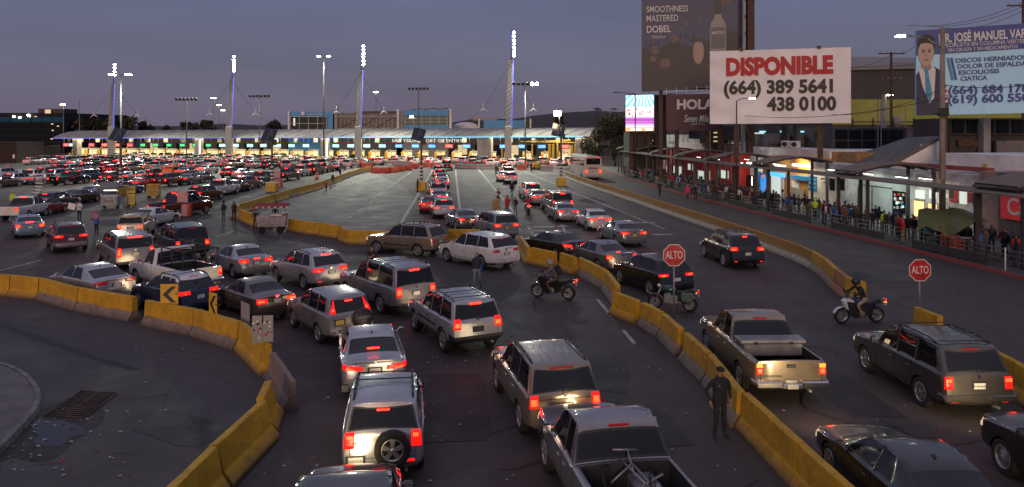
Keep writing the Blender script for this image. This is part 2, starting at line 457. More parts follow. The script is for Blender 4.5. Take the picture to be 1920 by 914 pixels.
class Skin:
 "ray casts onto a finished body so lamps, seams and badges lie on it"
 def __init__(s, me):
  s.b = BVHTree.FromPolygons([v.co.copy() for v in me.vertices], [list(p.vertices) for p in me.polygons])
 def hit(s, o, d):
  r = s.b.ray_cast(Vector(o), Vector(d).normalized())
  return r[0]
 def rear(s, x, z):
  return s.hit((x, -8, z), (0, 1, 0))
 def side(s, y, z, sx):
  return s.hit((sx*4, y, z), (-sx, 0, 0))
 def top(s, x, y):
  return s.hit((x, y, 6), (0, 0, -1))
 def grid(s, mb, rays, off, mi=0, thick=.02):
  "rays[i][j] = (target, dir_out); builds a raised pad"
  n, m = len(rays), len(rays[0]); vs = []; ok = True
  for row in rays:
   for (t, d) in row:
    d = Vector(d).normalized(); t = Vector(t)
    h = s.hit(t + d*5, -d)
    if h is None: h = t
    vs.append((h, d))
  v1 = [h + d*off for h, d in vs]; v0 = [h - d*thick for h, d in vs]
  fs = [(i*m + j, i*m + j + 1, (i + 1)*m + j + 1, (i + 1)*m + j) for i in range(n - 1) for j in range(m - 1)]
  N = n*m
  rim = [i*m for i in range(n)] + [(n - 1)*m + j for j in range(1, m)] + [i*m + m - 1 for i in range(n - 2, -1, -1)] + [j for j in range(m - 2, 0, -1)]
  fs += [(rim[i], rim[(i + 1) % len(rim)], N + rim[(i + 1) % len(rim)], N + rim[i]) for i in range(len(rim))]
  mb.add(v1 + v0, fs, mi, True)
 def corner(s, mb, sx, xc, yc, t0, t1, z0, z1, off, mi=0, n=8, m=4, front=False, zt0=None, zt1=None):
  "pad wrapped round a corner: angle t0..t1 measured from straight behind towards the side; z band may change from start to end"
  rays = []
  zt0 = z0 if zt0 is None else zt0; zt1 = z1 if zt1 is None else zt1
  for i in range(n + 1):
   u = i/n; a = R(t0 + (t1 - t0)*u)
   d = (sx*math.sin(a), math.cos(a)*(1 if front else -1), 0)
   lo = z0 + (zt0 - z0)*u; hi = z1 + (zt1 - z1)*u
   rays.append([((sx*xc, yc, lo + (hi - lo)*j/m), d) for j in range(m + 1)])
  s.grid(mb, rays, off, mi)
 def strip(s, mb, pts, sx, w=.012, off=.003, mi=0):
  "thin ribbon along (y, z) points on one side"
  hp = []
  for (a, b) in zip(pts[:-1], pts[1:]):
   k = max(2, int(math.dist(a, b)/.08))
   for i in range(k): hp.append((a[0] + (b[0] - a[0])*i/k, a[1] + (b[1] - a[1])*i/k))
  hp.append(pts[-1]); vs = []
  for i, (y, z) in enumerate(hp):
   j = min(i + 1, len(hp) - 1); q = max(i - 1, 0)
   t = Vector((hp[j][0] - hp[q][0], hp[j][1] - hp[q][1])).normalized(); nn = (-t.y*w/2, t.x*w/2)
   for sg in (1, -1):
    h = s.side(y + sg*nn[0], z + sg*nn[1], sx)
    if h is None: h = Vector((sx*.8, y, z))
    vs.append(h + Vector((sx*off, 0, 0)))
  mb.add(vs, [(2*i, 2*i + 1, 2*i + 3, 2*i + 2) for i in range(len(hp) - 1)], mi)
 def rstrip(s, mb, pts, w=.012, off=.003, mi=0):
  vs = []; hp = []
  for (a, b) in zip(pts[:-1], pts[1:]):
   k = max(2, int(math.dist(a, b)/.08))
   for i in range(k): hp.append((a[0] + (b[0] - a[0])*i/k, a[1] + (b[1] - a[1])*i/k))
  hp.append(pts[-1])
  for i, (x, z) in enumerate(hp):
   j = min(i + 1, len(hp) - 1); q = max(i - 1, 0)
   t = Vector((hp[j][0] - hp[q][0], hp[j][1] - hp[q][1])).normalized(); nn = (-t.y*w/2, t.x*w/2)
   for sg in (1, -1):
    h = s.rear(x + sg*nn[0], z + sg*nn[1])
    if h is None: h = Vector((x, -2, z))
    vs.append(h + Vector((0, -off, 0)))
  mb.add(vs, [(2*i, 2*i + 1, 2*i + 3, 2*i + 2) for i in range(len(hp) - 1)], mi)
_wheels = {}
def wheel_meshes(Rw, wd=.22, spokes=5, style='alloy', lo=False):
 key = (round(Rw, 3), wd, spokes, style, lo)
 if key in _wheels: return _wheels[key]
 T = Matrix.Rotation(R(90), 4, 'Y'); h = wd/2; ri = Rw*.66
 t = MB(); n = 12 if lo else 32
 t.lathe([(ri, -h*.8), (Rw*.9, -h), (Rw*.985, -h*.75), (Rw, -h*.4), (Rw, h*.4), (Rw*.985, h*.75), (Rw*.9, h), (ri, h*.8)], n, 0, T, closed=True)
 rm = MB()
 rm.lathe([(ri*1.01, h*.82), (ri*1.0, h*.9), (ri*.9, h*.86), (ri*.86, h*.5), (ri*.86, -h*.7), (ri*1.01, -h*.7)], n, 0, T)
 rm.lathe([(0, h*.35), (ri*.9, h*.35)], n, 1, T)
 rm.lathe([(0, h*.92), (ri*.16, h*.9), (ri*.2, h*.7), (ri*.2, h*.3)], 10, 0, T)
 if style == 'steel':
  rm.lathe([(ri*.2, h*.8), (ri*.45, h*.75), (ri*.6, h*.5), (ri*.88, h*.45)], n, 0, T)
 else:
  for i in range(spokes):
   a = 2*math.pi*i/spokes
   Ms = T @ Matrix.Rotation(a, 4, 'Z')
   w0, w1 = ri*.16, ri*(.15 if spokes > 5 else .24)
   rm.add([(ri*.12, -w0, h*.86), (ri*.12, w0, h*.86), (ri*.92, -w1, h*.8), (ri*.92, w1, h*.8),
     (ri*.12, -w0, h*.4), (ri*.12, w0, h*.4), (ri*.92, -w1, h*.4), (ri*.92, w1, h*.4)],
    [(0, 2, 3, 1), (0, 4, 6, 2), (1, 3, 7, 5)], 0, False, Ms)
 tm, rmm = t.mesh('tyre'), rm.mesh('rim')
 tm.materials.append(M['tyre']); rmm.materials.append(M['alloy'] if style == 'alloy' else M['steel']); rmm.materials.append(M['well'])
 _wheels[key] = (tm, rmm); return tm, rmm
def add_wheels(t, s, lo=False):
 tm, rm = wheel_meshes(s['R'], s.get('ww', .22), s.get('spokes', 5), s.get('rim', 'alloy'), lo)
 for y in (s['wb']/2, -s['wb']/2):
  for sx in (1, -1):
   o = meshobj('wheel', tm, t); o.location = (sx*(s['W']/2 - s.get('ww', .22)/2 - .015), y, s['R'])
   if sx < 0: o.rotation_euler.z = math.pi
   r = meshobj('rim', rm, o)
def make_car(s, label, name=None, cat=None, group=None, plate_text=None):
 "detailed vehicle; local +Y is forward, origin on the ground midway between the axles"
 k = s['kind']; L, W, H, wb, fo, Rw = s['L'], s['W'], s['H'], s['wb'], s['fo'], s['R']; w = W/2
 y0 = wb/2 + fo; yr = y0 - L; pm = PT[s['paint']]; lit = s.get('lit', True)
 me, names = car_base(s)
 sk = Skin(me)
 t = thing(name or {'suv': 'suv', 'sedan': 'sedan_car', 'pickup': 'pickup_truck', 'van': 'van'}[k], label, cat or {'suv': 'suv', 'sedan': 'car', 'pickup': 'pickup truck', 'van': 'van'}[k], group=group)
 gr = {'body': {0, 1, 3, 4, 5, 6}, 'bumper': {2}}
 for i in names: gr[i] = {i}
 acc = split_mesh(me, gr)
 meshobj('body', from_acc('body', acc['body'], {0: 0, 1: 1, 3: 2, 4: 3, 5: 4, 6: 4}), t, [pm, M['black'] if s.get('clad') else pm, M['well'], M['bedliner'], M['black'] if s.get('seal', 1) else pm])
 if acc['bumper'][2]: meshobj('rear_bumper', from_acc('rear_bumper', acc['bumper'], {}), t, [PT[s['bumper']] if s.get('bumper') in PT else (M['black'] if s.get('bumper') == 'plastic' else pm)])
 for i, nm in names.items():
  if acc[i][2]: meshobj(nm, from_acc(nm, acc[i], {}), t, [M['glass']])
 bpy.data.meshes.remove(me)
 add_wheels(t, s)
 tl = s.get('tail', dict(t0=-15, t1=60, z0=.85, z1=1.05))
 xc = tl.get('xc', w - .34); yc = yr + tl.get('yc', .36)
 for sx in (-1, 1):
  a = MB(); sk.corner(a, sx, xc, yc, tl['t0'], tl['t1'], tl['z0'], tl['z1'], .012, 0, n=10, zt0=tl.get('zs0'), zt1=tl.get('zs1'))
  o = a.build('tail_light', [M['tail_on'] if lit else M['tail_off']], t)
  if lit:
   b = MB(); q = tl.get('hot', (.2, .8, .15, .6)); q = (q[0] + .08, q[1] - .08, q[2] + .08, q[3] - .1); dt = tl['t1'] - tl['t0']
   ha, hb = tl['t0'] + dt*q[0], tl['t0'] + dt*q[1]
   zz0, zz1 = tl['z0'] + (tl['z1'] - tl['z0'])*q[2], tl['z0'] + (tl['z1'] - tl['z0'])*q[3]
   e0, e1 = tl.get('zs0', tl['z0']), tl.get('zs1', tl['z1'])
   sk.corner(b, sx, xc, yc, ha, hb, zz0, zz1, .017, 0, n=6, m=3, zt0=zz0 + (e0 - tl['z0'])*q[1], zt1=zz1 + (e1 - tl['z1'])*q[1])
   b.build('lit_bulb', [M['tail_hot' if s.get('bright', 1) else 'tail_mid']], o)
  if tl.get('amber'):
   c = MB(); zA = tl['z1'] + .004; sk.corner(c, sx, xc, yc, tl['t0'], tl['t1'], zA, zA + tl['amber'], .012, 0, n=8, m=2); c.build('amber_lens', [M['amber']], o)
  hl = MB(); hz = s['nose'] - .2; sk.corner(hl, sx, w - .4, y0 - .4, -10, 62, hz - .07, hz + .07, .01, 0, n=8, m=2, front=True)
  hl.build('headlight', [M['head_on'] if s.get('head', True) else M['head_off']], t)
  if s.get('reflector'):
   rf = MB(); zr = s['reflector']; sk.corner(rf, sx, w - .34, yr + .36, -8, 18, zr - .025, zr + .025, .008, 0, n=3, m=1); rf.build('reflector', [M['tail_on'] if lit else M['tail_off']], t)
 br = s.get('brake')
 if br:
  b = MB(); x1, z, hgt = br
  h = sk.rear(0, z)
  if h is not None:
   b.box((0, h.y - .012, z), (x1*2, .03, hgt), bev=.008); b.build('brake_light', [M['brake_on'] if lit and not s.get('brake_dim') else M['tail_off']], t)
 pz = s.get('plate_z', .8); px_ = s.get('plate_x', 0)
 h = sk.rear(px_, pz)
 if h is not None:
  fr = MB(); fr.box((px_, h.y - .006, pz), (.40, .012, .2), bev=.004); po = fr.build('plate_recess', [M['black'] if s.get('recess', 1) else pm], t)
  pl = MB(); pl.box((px_, h.y - .016, pz), (.30, .010, .15), bev=.004); pp = pl.build('licence_plate', [M[s.get('plate_mat', 'plate')]], po)
  if plate_text: lettering(plate_text, po, M['ink'], (px_, h.y - .0225, pz - .008), .075, bold=.004, name='plate_lettering', ext=.001)
 sm = MB()
 lo, bl = s.get('clr', .24) + .14, s['belt'] - .02
 yc0 = y0 - s['cowl'] - .12; yB = y0 - s['B']; yC = y0 - s['C']
 doors = [(yc0, yB)] if s.get('single_cab') else [(yc0, yB), (yB, yC)]
 for sx in (-1, 1):
  for (ya, yb) in doors:
   sk.strip(sm, [(ya, bl), (ya, lo + .05), (yb, lo + .05), (yb, bl)], sx)
   hh = sk.side(yb + .2, bl - .13, sx)
   if hh is not None:
    hb = MB(); hb.box((hh.x + sx*.012, hh.y, hh.z), (.03, .16, .032), bev=.01); hb.build('door_handle', [pm if not s.get('clad') else M['black']], t)
  if s.get('moulding'):
   zmd = s['moulding']; sk.strip(sm, [(wb/2 - Rw - .15, zmd), (-wb/2 + Rw + .15, zmd)], sx, w=.06, off=.01)
  if k == 'sedan':
   pass
 if k != 'pickup':
  zb_, zt_ = s.get('gate', (.5, 1.0)); xg = w - s.get('gate_in', .26)
  sk.rstrip(sm, [(-xg, zt_), (-xg, zb_), (xg, zb_), (xg, zt_)])
  if s.get('gate_mid'): sk.rstrip(sm, [(-xg, s['gate_mid']), (xg, s['gate_mid'])])
 else:
  zg = s['deck'] - s.get('tg', .55); xg = w - .17
  sk.rstrip(sm, [(-xg, s['deck'] - .02), (-xg, zg), (xg, zg), (xg, s['deck'] - .02)], w=.016)
  hq = sk.rear(0, s['deck'] - .14)
  if hq is not None:
   x = MB(); x.box((0, hq.y - .012, s['deck'] - .14), (.24, .03, .09), bev=.01); x.build('tailgate_handle', [M['black']], t)
 sm.build('panel_gaps', [M['seam']], t)
 if s.get('trim'):
  z, hw_, hh_ = s['trim']; h = sk.rear(0, z)
  if h is not None:
   q = MB(); sk.rstrip(q, [(-hw_, z), (hw_, z)], w=hh_, off=.012); q.build('trim_strip', [M['chrome']], t)
 bz = s.get('badge', s.get('gate', (0, 0))[1] - .05 if k != 'pickup' else None)
 if bz:
  h = sk.rear(0, bz)
  if h is not None:
   q = MB(); q.cyl((0, h.y, bz), (0, h.y - .015, bz), .05, n=14); q.build('badge', [M['chrome']], t)
 for sx in (-1, 1):
  ym = y0 - s['cowl'] - .22; zm = s['belt'] + .10
  q = MB(); mx = w + .10
  q.box((sx*(w - .0), ym, zm - .05), (.2, .07, .05), bev=.015)
  q.box((sx*mx, ym, zm), (.2, .12, .15 if k == 'sedan' else .19), bev=.045)
  q.box((sx*mx, ym - .062, zm), (.16, .006, .11 if k == 'sedan' else .15), mi=1)
  q.build('side_mirror', [M['black'] if s.get('mirror') == 'black' else pm, M['chrome']], t)
 if s.get('rails'):
  a0, a1 = s['rails']; 
  for sx in (-1, 1):
   q = MB(); pts = []
   xr = w - s.get('tumble', .2) - .09
   for i in range(7):
    y = y0 - (a0 + (a1 - a0)*i/6); h = sk.top(sx*xr, y)
    if h is not None: pts.append(h + Vector((0, 0, .055 if 0 < i < 6 else .005)))
   q.tube(pts, .022, 6); q.build('roof_rail', [M['black'] if s.get('rail_mat', 'black') == 'black' else M['steel']], t)
  if s.get('crossbars'):
   q = MB()
   for d in s['crossbars']:
    y = y0 - d; h = sk.top(xr, y)
    if h is not None: q.box((0, y, h.z + .07), (2*xr, .05, .025), bev=.01)
   q.build('roof_crossbars', [M['black']], t)
 if s.get('ribs'):
  a0, a1 = s['ribs']; q = MB()
  for i in range(-2, 3):
   if i == 0: continue
   x = i*.19; pa = sk.top(x, y0 - a0); pb = sk.top(x, y0 - a1); pmid = sk.top(x, y0 - (a0 + a1)/2)
   if pa and pb and pmid: q.tube([pa, pmid, pb], .011, 6)
  q.build('roof_ribs', [pm], t)
 if s.get('fin'):
  h = sk.top(0, y0 - s['fin'])
  if h: 
   q = MB(); q.add([(-.03, h.y + .08, h.z - .01), (.03, h.y + .08, h.z - .01), (.03, h.y - .08, h.z - .01), (-.03, h.y - .08, h.z - .01), (0, h.y - .07, h.z + .06)], [(0, 1, 4), (1, 2, 4), (2, 3, 4), (3, 0, 4)]); q.build('roof_antenna', [M['black']], t)
 if s.get('wiper'):
  z = s['wiper']; pts = []
  for i in range(5):
   h = sk.rear(-.02 + .11*i, z + .008*i)
   if h is not None: pts.append(h + Vector((0, -.02, 0)))
  q = MB(); q.tube(pts, .012, 5)
  if pts: q.cyl(pts[0] + Vector((0, .03, 0)), pts[0] + Vector((0, -.02, 0)), .03, n=8)
  q.build('rear_wiper', [M['black']], t)
 ex = MB(); xe = w*.55; ex.cyl((xe, yr + .5, s.get('clr', .24) - .02), (xe, yr + .06, s.get('clr', .24) + .01), .035, n=10); ex.build('exhaust_pipe', [M['steel']], t)
 if s.get('stepbumper'):
  zz, dp = s['stepbumper']; q = MB()
  bmn = M['chrome'] if s.get('bumper') == 'chrome' else (M['black'] if s.get('bumper') == 'plastic' else pm)
  q.box((-(w*.62), yr - dp/2 + .05, zz), (w*.72, dp, .17), bev=.03); q.box((w*.62, yr - dp/2 + .05, zz), (w*.72, dp, .17), bev=.03)
  q.box((0, yr - dp/2 + .075, zz - .06), (w*.6, dp - .05, .14), bev=.03)
  for sx in (-1, 1): q.box((sx*(w - .03), yr + .12, zz + .02), (.09, .3, .13), bev=.03)
  q.build('rear_bumper', [bmn], t)
  if k == 'pickup':
   pl = MB(); pl.box((0, yr - dp + .07, zz - .045), (.3, .01, .13), bev=.004); pl.build('licence_plate', [M[s.get('plate_mat', 'plate')]], t)
 t['spec_w'] = W
 return t, sk
_far_paint = None
def make_far_car(s, name, detail=0):
 "smaller on screen: detail 1 keeps lamps, windows and wheels as parts, detail 0 is one mesh"
 k = s['kind']; L, W, H, wb, fo, Rw = s['L'], s['W'], s['H'], s['wb'], s['fo'], s['R']; w = W/2; y0 = wb/2 + fo; yr = y0 - L
 me, names = car_base(s, 1)
 sk = Skin(me)
 mats = [PT['silver'], M['black'], M['glass'], M['tail_on'], M['tail_hot'], M['plate'], M['tyre'], M['alloy'], M['brake_on'], M['head_on'], M['bedliner']]
 lamps = []; tl = s['tail']
 for sx in (-1, 1):
  a = MB(); sk.corner(a, sx, w - .34, yr + .36, tl['t0'], tl['t1'], tl['z0'], tl['z1'], .012, 3, n=3, m=1)
  b = MB(); sk.corner(b, sx, w - .34, yr + .36, tl['t0'] + 12, tl['t1'] - 12, tl['z0'] + .02, tl['z1'] - .05, .02, 4, n=2, m=1); lamps.append((a, b))
 br = MB(); h = sk.rear(0, s['brake'][1]) 
 br.box((0, (h.y if h else yr + .3) - .012, s['brake'][1]), (s['brake'][0]*2, .03, s['brake'][2]), 8)
 pl = MB(); h = sk.rear(0, s.get('plate_z', .8)); pl.box((0, (h.y if h else yr) - .008, s.get('plate_z', .8)), (.32, .014, .16), 5)
 hls = []
 for sx in (-1, 1): hl = MB(); hl.box((sx*(w - .3), y0 - .08, s['nose'] - .2), (.3, .14, .13), 9); hls.append(hl)
 if k == 'pickup':
  yb0 = y0 - s['cab_end'] - .12; yb1 = yr + .08
  pl.box((0, (yb0 + yb1)/2, s['deck'] + .006), (W - .3, yb0 - yb1, .03), 10)
 whl = []
 for y in (wb/2, -wb/2):
  for sx in (-1, 1):
   q = MB(); q.cyl((sx*(w - .22), y, Rw), (sx*(w + .01), y, Rw), Rw + .03, n=14, mi=1); q.cyl((sx*(w - .2), y, Rw), (sx*(w + .018), y, Rw), Rw, n=14, mi=6); q.cyl((sx*(w - .1), y, Rw), (sx*(w + .024), y, Rw), Rw*.62, n=12, mi=7); whl.append(q)
 if detail == 0:
  A = MB()
  A.add([v.co.copy() for v in me.vertices], [], 0)
  for p in me.polygons:
   A.f.append(list(p.vertices)); A.mi.append(2 if p.material_index >= 10 else (0 if p.material_index in (0, 2) else 1)); A.sm.append(True)
  for q in [x for ab in lamps for x in ab] + [br, pl] + hls + whl:
   o = len(A.v); A.v += q.v; A.f += [[o + i for i in f] for f in q.f]; A.mi += q.mi; A.sm += q.sm
  o = A.build(name, mats)
  try: o.data.set_sharp_from_angle(angle=R(40))
  except Exception: pass
  bpy.data.meshes.remove(me); return o
 t = thing(name, None, None)
 acc = split_mesh(me, {'body': {0, 1, 2, 5, 6}, 'win': set(range(10, 30))})
 meshobj('body', from_acc('body', acc['body'], {0: 0, 2: 0, 1: 1, 5: 1, 6: 1}), t, [PT['silver'], M['black']])
 for nm in ('windshield', 'side_window', 'rear_window'):
  ids = {i for i, v in names.items() if v == nm}
  a2 = split_mesh(me, {'x': ids, 'y': set(range(0, 30)) - ids})['x']
  if nm != 'side_window': meshobj(nm, from_acc(nm, a2, {}), t, [M['glass']])
  else:
   for i in sorted(ids): meshobj(nm, from_acc(nm, split_mesh(me, {'x': {i}, 'y': set(range(0, 30)) - {i}})['x'], {}), t, [M['glass']])
 for a, b in lamps:
  o = a.build('tail_light', mats, t); b.build('lit_bulb', mats, o)
 br.build('brake_light', mats, t); pl.build('licence_plate', mats, t); [h.build('headlight', mats, t) for h in hls]
 for q in whl: q.build('wheel', mats, t)
 for sx in (-1, 1): q = MB(); q.box((sx*(w + .09), y0 - s['cowl'] - .22, s['belt'] + .1), (.2, .1, .16), 1, bev=.04); q.build('side_mirror', mats, t)
 bpy.data.meshes.remove(me); return t
def spec(base, **kw):
 d = dict(BASES[base]); d.update(kw); return d
BASES = dict(
 big_suv=dict(kind='suv', L=5.25, W=2.02, H=1.93, wb=3.05, fo=.92, R=.39, clr=.34, belt=1.14, hood=1.14, nose=1.10, cowl=1.55, header=2.2, B=2.72, C=3.72, D=4.95, roof_end=4.98, tumble=.15, square=1.0, rise=.03, bump=.66, tail_in=.10,
    tail=dict(t0=4, t1=44, z0=.86, z1=1.18), brake=(.22, 1.8, .05), plate_z=.92, gate=(.72, 1.2), wiper=1.26, rails=(2.3, 4.8), cs=.03, ds=-.02),
 mid_suv=dict(kind='suv', L=4.8, W=1.87, H=1.80, wb=2.89, fo=.90, R=.37, clr=.30, belt=1.10, hood=1.10, nose=1.04, cowl=1.45, header=2.1, B=2.60, C=3.48, D=4.5, roof_end=4.42, tumble=.17, square=.7, rise=.04, bump=.62, tail_in=.08,
    tail=dict(t0=4, t1=46, z0=.82, z1=1.08), brake=(.2, 1.66, .045), plate_z=.88, gate=(.66, 1.15), wiper=1.2, rails=(2.3, 4.2), cs=.05),
 cross=dict(kind='suv', L=4.65, W=1.86, H=1.68, wb=2.75, fo=.93, R=.36, clr=.26, belt=1.02, hood=1.02, nose=.93, cowl=1.4, header=2.15, B=2.55, C=3.42, D=4.2, roof_end=4.12, tumble=.2, square=.2, rise=.09, bump=.62, tail_in=.14,
   tail=dict(t0=-35, t1=58, z0=.9, z1=1.04), brake=(.2, 1.56, .04), plate_z=.84, gate=(.6, 1.1), wiper=1.14, cs=.08, ds=-.25, fin=3.9, rails=(2.2, 3.9)),
 small_suv=dict(kind='suv', L=4.2, W=1.74, H=1.70, wb=2.5, fo=.80, R=.345, clr=.28, belt=1.06, hood=1.05, nose=1.0, cowl=1.3, header=1.9, B=2.3, C=3.15, D=4.0, roof_end=3.92, tumble=.16, square=.6, rise=.03, bump=.60, tail_in=.06,
    tail=dict(t0=-4, t1=40, z0=.82, z1=1.1), brake=(.13, 1.50, .035), plate_z=.62, gate=(.6, 1.1), wiper=1.14, rails=(1.9, 3.7), cs=.04),
 sedan=dict(kind='sedan', L=4.85, W=1.83, H=1.46, wb=2.80, fo=.95, R=.335, clr=.2, belt=.92, hood=.94, nose=.80, cowl=1.38, header=2.2, B=2.58, C=3.45, roof_end=3.42, Cr=3.2, deck_start=4.22, deck=1.05, tumble=.27, rise=.06, bump=.6, square=.1,
   tail=dict(t0=-42, t1=62, z0=.82, z1=.95), brake=(.15, 1.0, .03), plate_z=.78, gate=(.62, 1.0), gate_in=.42, fin=3.25, cp=.25),
 old_sedan=dict(kind='sedan', L=4.5, W=1.71, H=1.41, wb=2.53, fo=.92, R=.305, clr=.19, belt=.89, hood=.90, nose=.74, cowl=1.36, header=2.05, B=2.38, C=3.15, roof_end=3.12, Cr=2.98, deck_start=3.72, deck=1.0, tumble=.24, rise=.03, bump=.58, square=.2,
    tail=dict(t0=-22, t1=55, z0=.74, z1=.9), brake=(.07, .98, .03), plate_z=.8, gate=(.6, .97), gate_in=.36, cp=.18),
 pickup=dict(kind='pickup', L=5.55, W=1.98, H=1.86, wb=3.26, fo=.93, R=.39, clr=.36, belt=1.13, hood=1.15, nose=1.11, cowl=1.5, header=2.12, B=2.58, C=3.22, roof_end=3.2, cab_end=3.52, deck=1.20, tumble=.2, square=.8, rise=.02, cp=.16, bed=.5, tg=.56,
    tail=dict(t0=-3, t1=28, z0=.82, z1=1.12, xc=.78, yc=.3), brake=(.2, 1.76, .05), stepbumper=(.60, .2), bumper='chrome', recess=0),
)
# ground, kerbs, markings
def asphalt(name, c1, c2, wet=0.0, crack=True, rough=(.5, .8)):
 m = bpy.data.materials.new(name); m.use_nodes = True; nt = m.node_tree; b = nt.nodes['Principled BSDF']; N = nt.nodes.new; Lk = nt.links.new
 g = N('ShaderNodeNewGeometry')
 def noise(sc, det=6, ro=.6):
  n = N('ShaderNodeTexNoise'); n.inputs['Scale'].default_value = sc; n.inputs['Detail'].default_value = det; n.inputs['Roughness'].default_value = ro; Lk(g.outputs['Position'], n.inputs['Vector']); return n.outputs[0]
 def rng(v, a, bb, c=0, d=1):
  r = N('ShaderNodeMapRange'); r.inputs[1].default_value = a; r.inputs[2].default_value = bb; r.inputs[3].default_value = c; r.inputs[4].default_value = d; Lk(v, r.inputs[0]); return r.outputs[0]
 def mix(f, A, B, mode='MIX'):
  x = N('ShaderNodeMix'); x.data_type = 'RGBA'; x.blend_type = mode
  if isinstance(f, float): x.inputs[0].default_value = f
  else: Lk(f, x.inputs[0])
  for i, q in ((6, A), (7, B)):
   if isinstance(q, tuple): x.inputs[i].default_value = (*q, 1)
   else: Lk(q, x.inputs[i])
  return x.outputs[2]
 col = mix(rng(noise(.16, 8, .7), .3, .7), c1, c2)
 col = mix(rng(noise(1.7, 6, .7), .5, .8, 0, .35), col, tuple(x*1.5 for x in c2))
 col = mix(rng(noise(.55, 5, .55), .6, .8, 0, .35), col, tuple(x*.45 for x in c1))
 col = mix(rng(noise(60, 2, .5), .35, .7, 0, .5), col, tuple(x*1.35 for x in c2))
 if crack:
  w = N('ShaderNodeVectorMath'); w.operation = 'ADD'; nn = N('ShaderNodeTexNoise'); nn.inputs['Scale'].default_value = .9; nn.inputs['Detail'].default_value = 4; Lk(g.outputs['Position'], nn.inputs['Vector'])
  Lk(g.outputs['Position'], w.inputs[0]); Lk(nn.outputs['Color'], w.inputs[1])
  v = N('ShaderNodeTexVoronoi'); v.feature = 'DISTANCE_TO_EDGE'; v.inputs['Scale'].default_value = .22; Lk(w.outputs[0], v.inputs['Vector'])
  ck = rng(v.outputs['Distance'], 0.0, .011, 1, 0)
  ml = N('ShaderNodeMath'); ml.operation = 'MULTIPLY'; Lk(ck, ml.inputs[0]); Lk(rng(noise(.3), .5, .6), ml.inputs[1])
  col = mix(ml.outputs[0], col, (.008, .008, .008))
 Lk(col, b.inputs['Base Color'])
 Lk(rng(noise(.5, 6, .65), .3, .75, rough[0], rough[1]), b.inputs['Roughness'])
 bp = N('ShaderNodeBump'); bp.inputs['Strength'].default_value = .35; bp.inputs['Distance'].default_value = .02; Lk(noise(45, 3), bp.inputs['Height']); Lk(bp.outputs[0], b.inputs['Normal'])
 b.inputs['Specular IOR Level'].default_value = .36
 return m
def sheet(name, pts, m, z=0.0, t=None):
 mb = MB(); n = len(pts)
 if t:
  mb.prism([(p[0], p[1]) for p in pts], z - t, z)
 else: mb.add([(p[0], p[1], z) for p in pts], [tuple(range(n))])
 o = mb.build(name, m)
 me = o.data
 if not t and me.polygons[0].normal.z < 0: me.flip_normals()
 return tag(o, kind='structure')
A_main = asphalt('asphalt', (.041, .034, .033), (.062, .051, .049), rough=(.58, .85))
A_old = asphalt('worn_asphalt', (.047, .041, .045), (.064, .057, .062), crack=True, rough=(.6, .9))
A_conc = asphalt('pale_pavement', (.095, .093, .082), (.13, .126, .11), rough=(.55, .85))
g_ = MB(); g_.box((0, 1200, -.5), (5000, 3000, .98)); tag(g_.build('ground', mat('dry_ground', (.06, .055, .045), .9, var=.3, vscale=.05)), kind='structure')
sheet('road', [(-160, -30), (70, -30), (70, 172), (30, 176), (-160, 214)], A_main, 0.0)
def gp(l): return [G(*q)[:2] for q in l]
sheet('side_road', gp([(-900, 520), (0, 552), (66, 562), (240, 604), (355, 632), (440, 660), (490, 705), (528, 770), (530, 850), (430, 925), (200, 1150), (-900, 1150)]), A_old, .004)
sheet('paved_lot', gp([(452, 405), (560, 366), (690, 322), (720, 333), (758, 350), (775, 370), (768, 395), (740, 425), (700, 437), (620, 440), (520, 424)]), A_conc, .004)
paint_w = mat('road_paint', (.55, .53, .48), .7, var=.55, vscale=2.2, col2=(.13, .125, .12))
mk = MB()
def line(a, b, w=.13, dash=None):
 a, b = Vector(a), Vector(b); d = b - a; L = d.length; d.normalize(); n = Vector((-d.y, d.x, 0))*w/2
 segs = [(0, L)] if not dash else [(s, min(s + dash[0], L)) for s in [i*(dash[0] + dash[1]) for i in range(int(L/(dash[0] + dash[1])) + 1)]]
 for s, e in segs:
  p, q = a + d*s, a + d*e
  mk.add([(*(p - n)[:2], .008), (*(q - n)[:2], .008), (*(q + n)[:2], .008), (*(p + n)[:2], .008)], [(0, 1, 2, 3)])
for a, b, w, ds in [((812, 318), (752, 419), .28, None), ((854, 318), (862, 392), .28, None), ((897, 318), (965, 400), .25, None), ((983, 322), (1187, 406), .2, None), ((1060, 356), (1246, 430), .18, None),
     ((772, 322), (700, 372), .22, None), ((700, 377), (655, 409), .2, (3, 4)), ((990, 426), (1001, 443), .2, None), ((1120, 562), (1190, 645), .14, (3, 2)), ((1158, 578), (1183, 600), .14, None),
     ((405, 445), (440, 433), .15, None), ((0, 508), (78, 488), .15, None), ((300, 420), (420, 385), .12, (3, 3)), ((0, 430), (120, 408), .14, None), ((560, 364), (640, 330), .16, (4, 4)),
     ((1185, 470), (1210, 488), .16, None), ((935, 395), (985, 440), .16, (3, 2.5)), ((690, 365), (712, 358), .16, None), ((740, 318), (660, 345), .18, None)]:
 line(G(*a), G(*b), w, ds)
for (px, py, L) in [(722, 368, 3.2), (722, 384, 5.0), (1020, 426, 1.6), (1015, 440, 1.3), (1210, 418, 1.6), (1240, 440, 1.4), (1008, 433, 1.2)]:
 c = G(px, py); mk.add([(c.x - L/2, c.y - .25, .008), (c.x + L/2, c.y - .25, .008), (c.x + L/2, c.y + .25, .008), (c.x - L/2, c.y + .25, .008)], [(0, 1, 2, 3)])
c = G(1055, 426)
